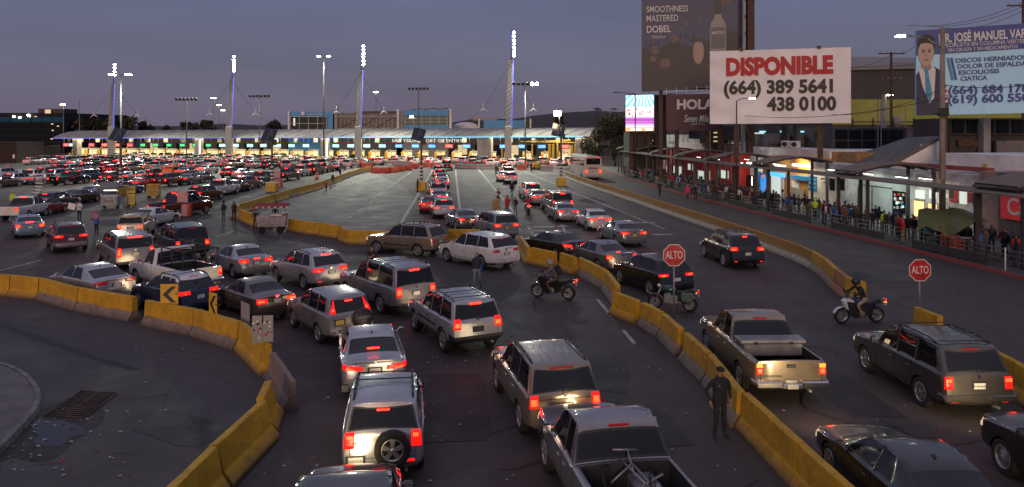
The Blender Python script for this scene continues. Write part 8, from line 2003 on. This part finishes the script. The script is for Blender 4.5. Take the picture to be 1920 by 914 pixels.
q = MB(); q.box((0, -5.84, 1.75), (1.3, .06, .16)); q.build('grille_slot', M['black'], t); q = MB(); q.box((0, -5.86, .55), (2.5, .15, .3), bev=.04); q.build('bumper', S['conc'], t); q = MB(); q.cyl((-.12, -5.83, 1.2), (-.12, -5.85, 1.2), .08, n=10); q.cyl((.12, -5.83, 1.2), (.12, -5.85, 1.2), .08, n=10); q.build('badge', M['chrome'], t)
# motorcycles
def moto(label, pos, rz, body, style='sport', lit=True, rider=None, white=None):
 t = thing('motorcycle', label, 'motorcycle', pos, rz); wb = 1.42
 for i, y in enumerate((.74, -.68)):
  q = MB(); Mx = Matrix.Translation((0, y, .31)) @ Matrix.Rotation(R(90), 4, 'Y'); wd = .065 if i == 0 else .10
  q.lathe([(.22, -wd*.8), (.27, -wd), (.305, -wd*.55), (.315, 0), (.305, wd*.55), (.27, wd), (.22, wd*.8)], 28, 0, Mx, closed=True); w_ = q.build('wheel', M['tyre'], t)
  q = MB(); q.lathe([(.225, -.05), (.2, -.03), (.2, .03), (.225, .05)], 28, 0, Mx, closed=True); q.lathe([(.15, .055), (.06, .055)], 20, 1, Mx); q.lathe([(.15, -.055), (.06, -.055)], 20, 1, Mx); q.cyl(Mx @ Vector((0, 0, -.09)), Mx @ Vector((0, 0, .09)), .03, n=8)
  for k in range(5): a = k*1.2566; q.cyl(Mx @ Vector((.03*math.cos(a), .03*math.sin(a), 0)), Mx @ Vector((.21*math.cos(a), .21*math.sin(a), 0)), .016, n=5)
  q.build('rim', [M['alloy'], M['steel']], w_)
 q = MB()
 for sx in (-.09, .09): q.cyl((sx, .74, .31), (sx, .44, 1.0), .026, n=8)
 q.box((0, .46, .96), (.24, .06, .05), bev=.01); q.build('front_fork', M['steel'], t)
 q = MB()
 for sx in (-1, 1): q.tube([(0, .44, 1.03), (sx*.2, .44, 1.07), (sx*.36, .34, 1.06)], .014, 6); q.cyl((sx*.3, .37, 1.06), (sx*.42, .30, 1.055), .02, n=8)
 q.build('handlebar', M['black'], t)
 for sx in (-1, 1): q = MB(); q.cyl((sx*.25, .42, 1.07), (sx*.33, .44, 1.2), .008, n=5); q.box((sx*.35, .43, 1.22), (.14, .03, .09), bev=.02); q.build('mirror', M['black'], t)
 q = MB(); q.tube([(0, .42, .92), (0, .15, .82), (0, -.25, .72), (0, -.75, .80)], .03, 6); q.tube([(0, .40, .88), (0, .28, .35), (0, -.25, .30)], .03, 6); q.tube([(.11, -.68, .31), (.1, -.22, .42)], .028, 6); q.tube([(-.11, -.68, .31), (-.1, -.22, .42)], .028, 6); q.build('frame', M['black'], t)
 q = MB(); q.box((0, .06, .46), (.34, .62, .42), bev=.06); q.cyl((0, .1, .5), (0, .2, .76), .10, .12, n=10); q.cyl((-.19, .02, .40), (.19, .02, .40), .12, n=14); q.build('engine', M['steel'], t)
 q = MB(); q.ball((0, .18, .84), 1, 14, sc=(.19, .33, .17)); q.build('fuel_tank', body, t)
 q = MB(); q.add([(-.11, .0, .80), (.11, .0, .80), (.15, -.4, .80), (-.15, -.4, .80), (.10, -.82, .92), (-.10, -.82, .92), (-.09, .0, .74), (.09, .0, .74), (.12, -.4, .72), (-.12, -.4, .72), (.08, -.82, .85), (-.08, -.82, .85)], [(0, 1, 2, 3), (3, 2, 4, 5), (6, 9, 8, 7), (9, 11, 10, 8), (0, 6, 7, 1), (1, 7, 8, 2), (2, 8, 10, 4), (4, 10, 11, 5), (5, 11, 9, 3), (3, 9, 6, 0)], smooth=True); q.build('seat', M['black'], t)
 q = MB(); q.add([(-.09, -.55, .80), (.09, -.55, .80), (.07, -1.0, .90), (-.07, -1.0, .90), (-.11, -.5, .68), (.11, -.5, .68), (.07, -1.0, .82), (-.07, -1.0, .82)], [(0, 1, 2, 3), (4, 7, 6, 5), (0, 4, 5, 1), (1, 5, 6, 2), (2, 6, 7, 3), (3, 7, 4, 0)]); q.build('tail_fairing', body, t)
 for sx in (-1, 1): q = MB(); q.slab([(sx*.14, .1, .74), (sx*.15, -.45, .78), (sx*.13, -.62, .66), (sx*.15, -.3, .46), (sx*.16, .05, .5)][::sx], .03); q.build('side_panel', body, t)
 q = MB(); q.lathe([(.33, -.09), (.345, 0), (.33, .09)], 30, 0, Matrix.Translation((0, .74, .31)) @ Matrix.Rotation(R(90), 4, 'Y')); me = q; keep = [f for f in range(len(q.f)) if Vector(sum(([q.v[i] for i in q.f[f]]), Vector())/len(q.f[f])).z > .42]; q.f = [q.f[i] for i in keep]; q.mi = [q.mi[i] for i in keep]; q.sm = [q.sm[i] for i in keep]; q.build('front_mudguard', white or body, t)
 q = MB(); q.tube([(.13, .2, .38), (.15, -.1, .24), (.16, -.35, .34)], .03, 6); q.cyl((.17, -.3, .34), (.18, -.85, .52), .055, .065, n=12); q.build('exhaust', M['chrome'] if style != 'sport' else M['steel'], t)
 if style in ('sport', 'scooter'):
  for sx in (-1, 1): q = MB(); q.slab([(sx*.2, .62, .86), (sx*.21, .1, .80), (sx*.2, -.25, .62), (sx*.17, -.3, .34), (sx*.17, .3, .22), (sx*.19, .52, .48)][::sx], .04); q.build('lower_fairing', body if style == 'sport' else M['black'], t)
  q = MB(); q.add([(-.16, .50, .98), (.16, .50, .98), (.19, .36, .62), (-.19, .36, .62), (-.10, .72, .86), (.10, .72, .86), (.15, .58, .55), (-.15, .58, .55), (-.16, .0, .45), (.16, .0, .45), (-.17, .05, .70), (.17, .05, .70)], [(4, 5, 1, 0), (7, 6, 5, 4), (5, 6, 2, 1), (7, 4, 0, 3), (3, 0, 10, 8), (2, 9, 11, 1), (7, 3, 2, 6), (3, 8, 9, 2)], smooth=False); q.build('fairing', white or body, t)
  q = MB(); q.add([(-.12, .58, .98), (.12, .58, .98), (.10, .44, 1.2), (-.10, .44, 1.2)], [(0, 1, 2, 3)]); q.build('windscreen', M['glass'], t)
 else:
  q = MB(); q.cyl((0, .50, .95), (0, .62, .94), .09, .10, n=12); o = q.build('headlight', M['chrome'], t); q = MB(); q.cyl((0, .621, .94), (0, .63, .94), .09, n=12); q.build('lens', M['head_off'], o)
 q = MB(); q.box((0, -1.02, .86), (.17, .05, .09), bev=.015); o = q.build('tail_light', M['tail_on'], t)
 if lit: q = MB(); q.box((0, -1.05, .86), (.12, .02, .06)); q.build('lit_bulb', M['tail_hot'], o)
 q = MB(); q.box((0, -1.04, .70), (.19, .012, .13)); q.cyl((0, -.95, .84), (0, -1.03, .72), .015, n=5); q.build('licence_plate', M['plate'], t)
 for sx in (-1, 1): q = MB(); q.cyl((sx*.08, -.95, .80), (sx*.2, -.97, .80), .022, n=6); q.build('indicator', M['amber'], t)
 return t
blk = PT['black']
mp_ = G(1038, 560); hd1 = 68
moto('black sport motorcycle with lit tail lamp crossing before the middle barriers', mp_, R(hd1), blk)
person('rider in grey jacket with patterned helmet and backpack on the black sport motorcycle', mp_, R(hd1), 'ride', 'grey', 'brown', 1.8, extra=(helmet(mat('helmet_pattern', (.35, .34, .34), .3, var=.8, vscale=25, col2=(.05, .05, .05))), accessory('rider_backpack', lambda q: q.box((0, -.2, 1.22), (.32, .2, .46), bev=.07, rx=R(-24)), CLO['black'])))
mp_ = G(1262, 582); moto('parked dark green cruiser motorcycle with saddlebag beside the middle stop sign', mp_, R(66), mat('green_tank', (.02, .06, .05), .25, .4, coat=.6), 'cruiser', lit=False)
o = accessory('saddlebag', lambda q: q.box((-.26, -.62, .62), (.18, .46, .36), bev=.05), cloth('bag_grey', (.10, .13, .12)))
o([x for x in bpy.data.objects if x.name.startswith('motorcycle') and 'green' in x.get('label', '')][0])
person('rider in dark green sitting on the parked green motorcycle', mp_, R(66), 'ride', 'olive', 'dgrey', 1.7, extra=(helmet(M['black']),)) if 0 else None
mp_ = G(1612, 606); hd3 = 98
moto('white and blue adventure scooter with lit tail lamp at the right', mp_, R(hd3), PT['blue'], 'scooter', white=PT['white'])
person('rider in black jacket, khaki trousers and dark helmet on the white and blue scooter', mp_, R(hd3), 'ride', 'black', 'khaki', 1.86, extra=(helmet(M['black']),), shoe=CLO['brown'])
mp_ = G(990, 402); moto('red motorcycle with a glaring tail lamp in the middle lanes', mp_, R(4), PT['red'], 'cruiser'); person('rider in red jacket on the red motorcycle in the middle lanes', mp_, R(4), 'ride', 'red', 'black', 1.72, extra=(helmet(PT['red']),))
for i, (px, py, hd, lb) in enumerate([(260, 354, -20, 'dark motorcycle beside the yellow wooden cart'), (190, 350, -30, 'dark motorcycle with lit lamp among the far left rows'), (448, 356, -40, 'pale motorcycle near the charcoal pickup')]): moto(lb, G(px, py), R(hd), blk if i != 2 else PT['white'], 'cruiser')
# signs
def stop_sign(px, yb, ytop, label, rz=0):
 b = G(px, yb); t = thing('stop_sign', label, 'stop sign', b, R(rz)); zc = CAMH - (ytop - HORIZON)/FPX*b.y; r = 20.5/FPX*b.y
 q = MB(); q.cyl((0, .03, 0), (0, .03, zc + r*.6), .035, n=8); q.build('post', S['steel'], t)
 oc = lambda k: [(k*r/math.cos(R(22.5))*math.cos(R(22.5 + 45*i)), k*r/math.cos(R(22.5))*math.sin(R(22.5 + 45*i))) for i in range(8)]
 Mz = Matrix.Translation((0, 0, zc)) @ Matrix.Rotation(R(90), 4, 'X')
 q = MB(); q.prism(oc(1), -.004, .006, M=Mz); pl = q.build('plate', S['stripe_w'], t); q = MB(); q.prism(oc(.93), .0065, .009, M=Mz); q.build('red_face', mat('stop_red', (.42, .012, .02), .45, var=.2, vscale=5), pl)
 lettering('ALTO', pl, S['stripe_w'], (0, -.013, zc), r*1.0, bold=.012, fitw=r*1.55)
 q = MB(); rs = random.Random(px)
 for i in range(4): 
  x, z = rs.uniform(-.5, .5)*r, zc - r*rs.uniform(.45, .7); q.box((x, -.012, z), (r*.14, .004, r*.09), ry=rs.uniform(-.5, .5))
 q.build('sticker_marks', S['black'], pl)
stop_sign(1264, 612, 479, 'red ALTO stop sign on a post among the middle barriers'); stop_sign(1725, 607, 507, 'red ALTO stop sign on a post in the bus lane at right')
def chevron(px0, px1, y0, y1, Y, label, rz):
 a, b = P(px0, y0, Y), P(px1, y1, Y); w, h = (b.x - a.x)/math.cos(R(rz)), a.z - b.z; t = thing('chevron_sign', label, 'chevron sign', ((a.x + b.x)/2, Y, 0), R(rz)); zc = (a.z + b.z)/2
 q = MB(); q.box((0, 0, zc), (w, .012, h), bev=.003); p = q.build('yellow_plate', mat('sign_yellow', (.62, .36, .015), .45, var=.15, vscale=4), t)
 c = [(.12, .42), (.44, .42), (-.08, 0), (.44, -.42), (.12, -.42), (-.42, 0)]; q = MB(); q.prism([(x*w*.9, y*h*.92) for x, y in c], .0065, .010, M=Matrix.Translation((0, 0, zc)) @ Matrix.Rotation(R(90), 4, 'X')); q.build('black_chevron', M['ink'], p)
 q = MB(); q.box((.4*w, -.009, zc + .02), (.08, .004, .04)); q.build('sticker', M['ink'], p)
 q = MB(); q.cyl((0, .05, 0), (0, .05, zc + h*.45), .035, n=8); q.build('post', S['steel'], t); return t
cY = G(317, 622).y + .5; chevron(301, 334, 533, 572, cY, 'large yellow sign with black left chevron above the left barriers', 2); cY = G(399, 645).y + .45; chevron(388.5, 410, 549.5, 592, cY, 'narrow yellow sign with black left chevron, turned sideways', -38)
for (px0, px1, y0, y1, Y, lb, rz, stk) in [(449, 471, 568, 616, G(460, 655).y + .5, 'pair of grey sign panels seen nearly edge-on behind the barrier bend', -50, 0), (473, 512, 592, 643, G(492, 706).y + .4, 'pair of grey sticker-covered sign panels at the barrier bend', 8, 1)]:
 a, b = P(px0, y0, Y), P(px1, y1, Y); zc = (a.z + b.z)/2; h = a.z - b.z; w = b.x - a.x if stk else .8; t = thing('sign_panel', lb, 'sign', ((a.x + b.x)/2, Y, 0), R(rz))
 q = MB(); q.box((0, .03, zc/2), (.07, .04, zc + h*.4)); q.build('post', S['steel'], t)
 rs = random.Random(5)
 for sx in (-1, 1):
  q = MB(); q.box((sx*(w*.26), 0, zc), (w*.46, .02, h), bev=.004); o = q.build('panel', S['conc'], t)
  if stk:
   q = MB(); [q.box((sx*w*.26 + rs.uniform(-.17, .17)*w, -.013, zc + rs.uniform(-.42, .42)*h), (rs.uniform(.04, .09), .004, rs.uniform(.04, .08)), rs.choice([0, 1, 2]), ry=rs.uniform(-.6, .6)) for _ in range(8)]; q.build('stickers', [S['stripe_w'], redw, S['dark']], o)
b = G(62, 392); t = thing('striped_post', 'tall ladder-like post of white slats leaning among the left cars', 'post', b); q = MB()
q.tube([(-.3, 0, 0), (.35, 0, 2.6)], .03, 5); q.tube([(.3, 0, 0), (.95, 0, 2.6)], .03, 5); q.build('rails', S['dark'], t)
q = MB()
for i in range(8): z = .3 + i*.3; q.box((z*.25, -.03, z), (.75, .03, .1), ry=R(4))
q.build('slats', S['stripe_w'], t)
b = G(208, 391); t = thing('food_stall', 'food stall on wheels with grey canopy and striped counter skirt', 'food stall', b, R(4))
q = MB(); q.box((0, 0, .75), (1.5, .9, 1.0), bev=.03); q.build('counter', mat('stall_print', (.30, .30, .31), .7, var=.6, vscale=6), t)
q = MB()
for i in range(14): q.box((-.7 + i*.108, -.46, 1.18), (.05, .015, .12))
q.build('skirt_stripes', S['stripe_w'], t); q = MB(); q.box((0, -.462, .72), (1.0, .012, .3)); q.build('printed_sign', S['conc'], t); lettering('TACOS', t, M['ink'], (0, -.475, .72), .26, bold=.01)
for sx in (-.72, .72):
 for y in (-.42, .42): q = MB(); q.cyl((sx, y, .2), (sx, y, 2.1), .025, n=6); q.build('canopy_pole', S['steel'], t)
q = MB(); q.add([(-.95, -.7, 2.05), (.95, -.7, 2.05), (.95, .7, 2.05), (-.95, .7, 2.05), (-.5, 0, 2.5), (.5, 0, 2.5), (-.95, -.7, 1.9), (.95, -.7, 1.9), (.95, .7, 1.9), (-.95, .7, 1.9)], [(0, 1, 5, 4), (2, 3, 4, 5), (1, 2, 5), (3, 0, 4), (0, 6, 7, 1), (1, 7, 8, 2), (2, 8, 9, 3), (3, 9, 6, 0)]); q.build('canopy', cloth('stall_grey', (.17, .16, .18)), t)
q = MB(); q.box((0, -.1, 1.7), (1.2, .04, .05)); q.build('lit_tube', S['tubew'], t)
for sx in (-.6, .6): q = MB(); q.cyl((sx - .05, 0, .25), (sx + .05, 0, .25), .25, n=14); q.build('wheel', M['tyre'], t)
b = G(510, 436); t = thing('food_cart', 'white food cart with red scalloped canopy at the middle barriers', 'food cart', b, R(8))
q = MB(); q.add([(-.95, -.4, .45), (.95, -.4, .45), (.95, .4, .45), (-.95, .4, .45), (-1.05, -.45, 1.15), (1.05, -.45, 1.15), (1.05, .45, 1.15), (-1.05, .45, 1.15)], [(3, 2, 1, 0), (4, 5, 6, 7), (0, 1, 5, 4), (1, 2, 6, 5), (2, 3, 7, 6), (3, 0, 4, 7)]); q.build('cart_body', mat('cart_pinkwhite', (.34, .30, .31), .6, var=.2), t)
q = MB(); q.tube([(.02, -.45, .72), (.18, -.455, .66), (.3, -.455, .66), (.45, -.45, .74)], .022, 6); q.build('painted_smile', S['stripe_w'], t)
for sx in (-.9, .9): q = MB(); q.cyl((sx, .3, 1.1), (sx, .3, 1.95), .02, n=6); q.build('canopy_pole', S['steel'], t)
q = MB(); q.add([(-1.25, -.6, 1.92), (1.25, -.6, 1.92), (1.25, .6, 1.95), (-1.25, .6, 1.95), (-1.1, 0, 2.12), (1.1, 0, 2.12)], [(0, 1, 5, 4), (2, 3, 4, 5), (1, 2, 5), (3, 0, 4)]); q.build('canopy', cloth('canopy_red', (.22, .03, .035)), t)
q = MB()
for i in range(12): q.box((-1.14 + i*.207, -.61, 1.86), (.17, .015, .14), i % 2)
q.build('scallops', [cloth('scallop_red', (.28, .03, .03)), cloth('scallop_white', (.4, .36, .36))], t)
for x, y in ((-.6, -.45), (.6, -.45), (.6, .45)): q = MB(); q.cyl((x, y - .03, .24), (x, y + .03, .24), .24, n=16); q.build('wheel', M['tyre'], t)
q = MB(); q.box((.3, 0, 1.25), (.9, .4, .22), bev=.04); q.build('food_trays', M['steel'], t)
b = G(487, 426); q = MB(); q.box((0, 0, .6), (.42, .4, .42), bev=.04); q.box((0, 0, .2), (.38, .36, .4)); o = q.build('orange_cooler', ORM); o.location = b; tag(o, 'orange cooler box at the left side of the red-canopied cart', 'cooler'); q = MB(); q.box((0, 0, .84), (.45, .43, .07), bev=.02); q.build('lid', S['stripe_w'], o)
b = G(534, 428); q = MB(); q.box((0, 0, .95), (.42, .4, .34), bev=.04); q.box((0, 0, .4), (.08, .08, .8)); o = q.build('red_cooler', ORD); o.location = b; tag(o, 'red cooler box at the right side of the red-canopied cart', 'cooler'); q = MB(); q.box((0, 0, 1.14), (.45, .43, .06), bev=.02); q.build('lid', S['stripe_w'], o)
person('vendor in dark clothes bending behind the red-canopied cart', G(479, 434), R(200), 'carry', 'black', 'dgrey', 1.62); person('vendor in black cap inside the red-canopied cart', G(516, 424), R(190), 'stand', 'black', 'black', 1.6, extra=(cap(CLO['black']),))
pk = mat('pink_print', (.48, .10, .17), .6, var=.5, vscale=4, col2=(.5, .30, .30)); pk2 = mat('pale_print', (.5, .40, .38), .6, var=.4, vscale=6, col2=(.45, .12, .16))
for px, py, lb in [(345, 407, 'red and pink stand with two advertising posters behind the dark red pickup'), (521, 352, 'red and pink poster stand at the foot of the solar pole')]:
 b = G(px, py); t = thing('poster_kiosk', lb, 'kiosk', b, R(6)); q = MB(); q.box((0, .3, .55), (1.0, .6, 1.1), bev=.03); q.build('counter', redw, t)
 q = MB(); q.box((-.12, -.02, .55), (.78, .03, .95)); q.build('lower_poster', pk2, t); q = MB(); q.box((-.12, -.0, 1.72), (.85, .05, .95)); q.build('upper_poster', pk2, t)
 for z in (.85, 1.9): q = MB(); q.box((-.12, -.045, z), (.7, .02, .16)); q.build('printed_heading', pk, t)
 for sx in (-.5, .26): q = MB(); q.cyl((sx, .05, 1.1), (sx, .05, 2.2), .02, n=5); q.build('upright', S['steel'], t)
for px, py, m, lb, sz in [(288, 372, mat('yellow_wood', (.42, .26, .05), .7, var=.3), 'yellow wooden vendor cart with slatted sides in the open lane', (1.25, .7, 1.5)), (246, 388, mat('yellow_board', (.50, .36, .05), .6, var=.2), 'yellow board standing on a vendor cart right of the grey food stall', (.75, .25, 1.9))]:
 b = G(px, py); t = thing('vendor_cart', lb, 'cart', b, R(6)); q = MB(); w, d, h = sz
 for i in range(5): q.box((0, -d/2, .35 + i*(h - .4)/4), (w, .03, (h - .4)/5.5)); q.box((0, d/2, .35 + i*(h - .4)/4), (w, .03, (h - .4)/5.5))
 q.build('slats', m, t); q = MB()
 for sx in (-1, 1):
  for sy in (-1, 1): q.box((sx*(w/2 - .03), sy*(d/2 - .04), h/2), (.06, .06, h))
 q.build('frame', m, t); q = MB(); q.box((0, 0, h - .1), (w, d, .08)); q.build('top', m, t)
 for sx in (-.35, .35): q = MB(); q.cyl((sx*w, -.04, .2), (sx*w, .04, .2), .2, n=12); q.build('wheel', M['tyre'], t)
b = G(315, 337); t = thing('vendor_cart', 'orange draped vendor cart among the far dense rows', 'cart', b); q = MB(); q.box((0, 0, 1.0), (1.6, .9, 1.5), bev=.08); q.build('orange_cloth', ORM, t); q = MB(); q.box((0, 0, 1.95), (2.0, 1.2, .12), bev=.04); q.build('canopy', ORM, t)
for sx in (-.8, .8): q = MB(); q.cyl((sx, -.4, 1.6), (sx, -.4, 1.95), .03, n=5); q.build('pole', S['steel'], t)
for i, (dx, rz) in enumerate([(0, 5), (.05, -6), (-.04, 9), (.02, -3)]):
 b = G(930, 401); q = MB(); z0 = i*.33
 for k in range(3): 
  for sy in (-.22, .22): q.box((0, sy, z0 + .06 + k*.1), (.62, .02, .075))
  for sx in (-.31, .31): q.box((sx, 0, z0 + .06 + k*.1), (.02, .44, .075))
 q.box((0, 0, z0 + .03), (.6, .42, .02)); o = q.build('wooden_crate', mat('crate_wood', (.36, .24, .11), .8, var=.35, vscale=5) if i == 0 else bpy.data.materials['crate_wood']); o.location = (b.x + dx, b.y, 0); o.rotation_euler.z = R(rz)
 tag(o, ['bottom wooden crate of the stack in the middle lanes', 'second wooden crate from the ground in the middle lanes stack', 'third wooden crate from the ground in the middle lanes stack', 'topmost wooden crate of the stack in the middle lanes'][i], 'crate')
b = G(1004, 319); t = thing('forklift', 'yellow forklift parked before the right booths', 'forklift', b, R(20)); q = MB(); q.box((0, 0, .75), (1.1, 1.7, .8), bev=.08); q.box((0, -.7, 1.0), (1.0, .5, .6), bev=.08); q.build('chassis', S['yellow'], t)
q = MB()
for sx in (-.5, .5): q.cyl((sx, -.5, 1.1), (sx, -.35, 2.3), .05, n=6); q.cyl((sx, .6, 1.1), (sx, .4, 2.3), .05, n=6)
q.box((0, 0, 2.32), (1.15, 1.0, .08)); q.build('overhead_guard', S['dark'], t); q = MB()
for sx in (-.3, .3): q.box((sx, .98, 1.3), (.12, .12, 2.5)); q.box((sx, 1.5, .12), (.12, 1.0, .06))
q.build('mast_and_forks', S['dark'], t)
for sx in (-.5, .5):
 for y in (-.6, .6): q = MB(); q.cyl((sx - .1, y, .34), (sx + .1, y, .34), .34, n=14); q.build('wheel', M['tyre'], t)
tp_ = cloth('green_tarpaulin', (.115, .125, .035), .7)
t = thing('tarpaulin_stall', 'street stall covered by a draped olive green tarpaulin at the railing', 'stall', Wp(43.3, 1.1, .16)); O = t.location.copy()
rows = [[(1722, 393), (1738, 390), (1753, 397), (1768, 394), (1785, 389), (1808, 399), (1833, 412)], [(1720, 412), (1737, 405), (1752, 413), (1767, 414), (1781, 418), (1803, 415), (1830, 414)], [(1721, 433), (1736, 424), (1751, 431), (1765, 436), (1779, 447), (1800, 434), (1826, 417)]]
g2 = [[fac(px, py, [1.5, .85, .62][j] + .14*math.sin(i*2.1))[0] - O for i, (px, py) in enumerate(row)] for j, row in enumerate(rows)]
q = MB(); vs = [p for r_ in g2 for p in r_] + [p + Vector((.6, .25, -.1))*(1.5 if j == 0 else .12) for j, r_ in enumerate(g2) for p in r_]
q.add(vs, [(j*7 + i, (j + 1)*7 + i, (j + 1)*7 + i + 1, j*7 + i + 1) for j in range(2) for i in range(6)] + [(21 + j*7 + i, 21 + j*7 + i + 1, 21 + (j + 1)*7 + i + 1, 21 + (j + 1)*7 + i) for j in range(2) for i in range(6)] + [(i, i + 1, 22 + i, 21 + i) for i in range(6)])
q.build('tarpaulin', tp_, t)
a = fac(1780, 392, 1.3)[0] - O; q = MB(); q.cyl((a.x, a.y, 0), (a.x, a.y, a.z + .15), .03, n=6); q.build('pole', S['dark'], t)
q = MB(); a = fac(1768, 455, 1.3)[0] - O; q.box((a.x, a.y, .45), (1.3, .9, .9), bev=.04); q.build('stall_table', S['dark'], t)
for px, py, lb in [(1777, 456, 'left one of two red plastic crates under the green tarpaulin'), (1795, 460, 'right one of two red plastic crates under the green tarpaulin')]:
 p, Y = fac(px, py, .75); q = MB()
 for z in (.55, .75, .95, 1.15):
  for sy in (-.24, .24): q.box((0, sy, z), (.52, .025, .06))
  for sx in (-.26, .26): q.box((sx, 0, z), (.025, .48, .06))
 for sx in (-.25, .25):
  for sy in (-.23, .23): q.box((sx, sy, .6), (.05, .05, 1.2))
 o = q.build('red_crate', mat('crate_red', (.40, .07, .04), .6) if 'left' in lb else bpy.data.materials['crate_red']); o.location = (p.x, p.y, .16); tag(o, lb, 'crate')
p, Y = fac(1820, 462, .9); t = thing('folding_table', 'folded white metal trolley beside the red crates', 'trolley', (p.x, p.y, .16)); q = MB(); q.tube([(-.5, 0, 1.15), (.5, 0, 1.2)], .02, 5); q.tube([(-.5, 0, 1.15), (.3, 0, .5)], .02, 5); q.tube([(.5, 0, 1.2), (-.2, 0, .45)], .02, 5); q.tube([(-.5, .3, 1.15), (.5, .3, 1.2)], .02, 5); q.build('tubes', RAILM, t); q = MB(); q.box((0, .15, 1.2), (1.0, .4, .04)); q.build('top', S['conc'], t)
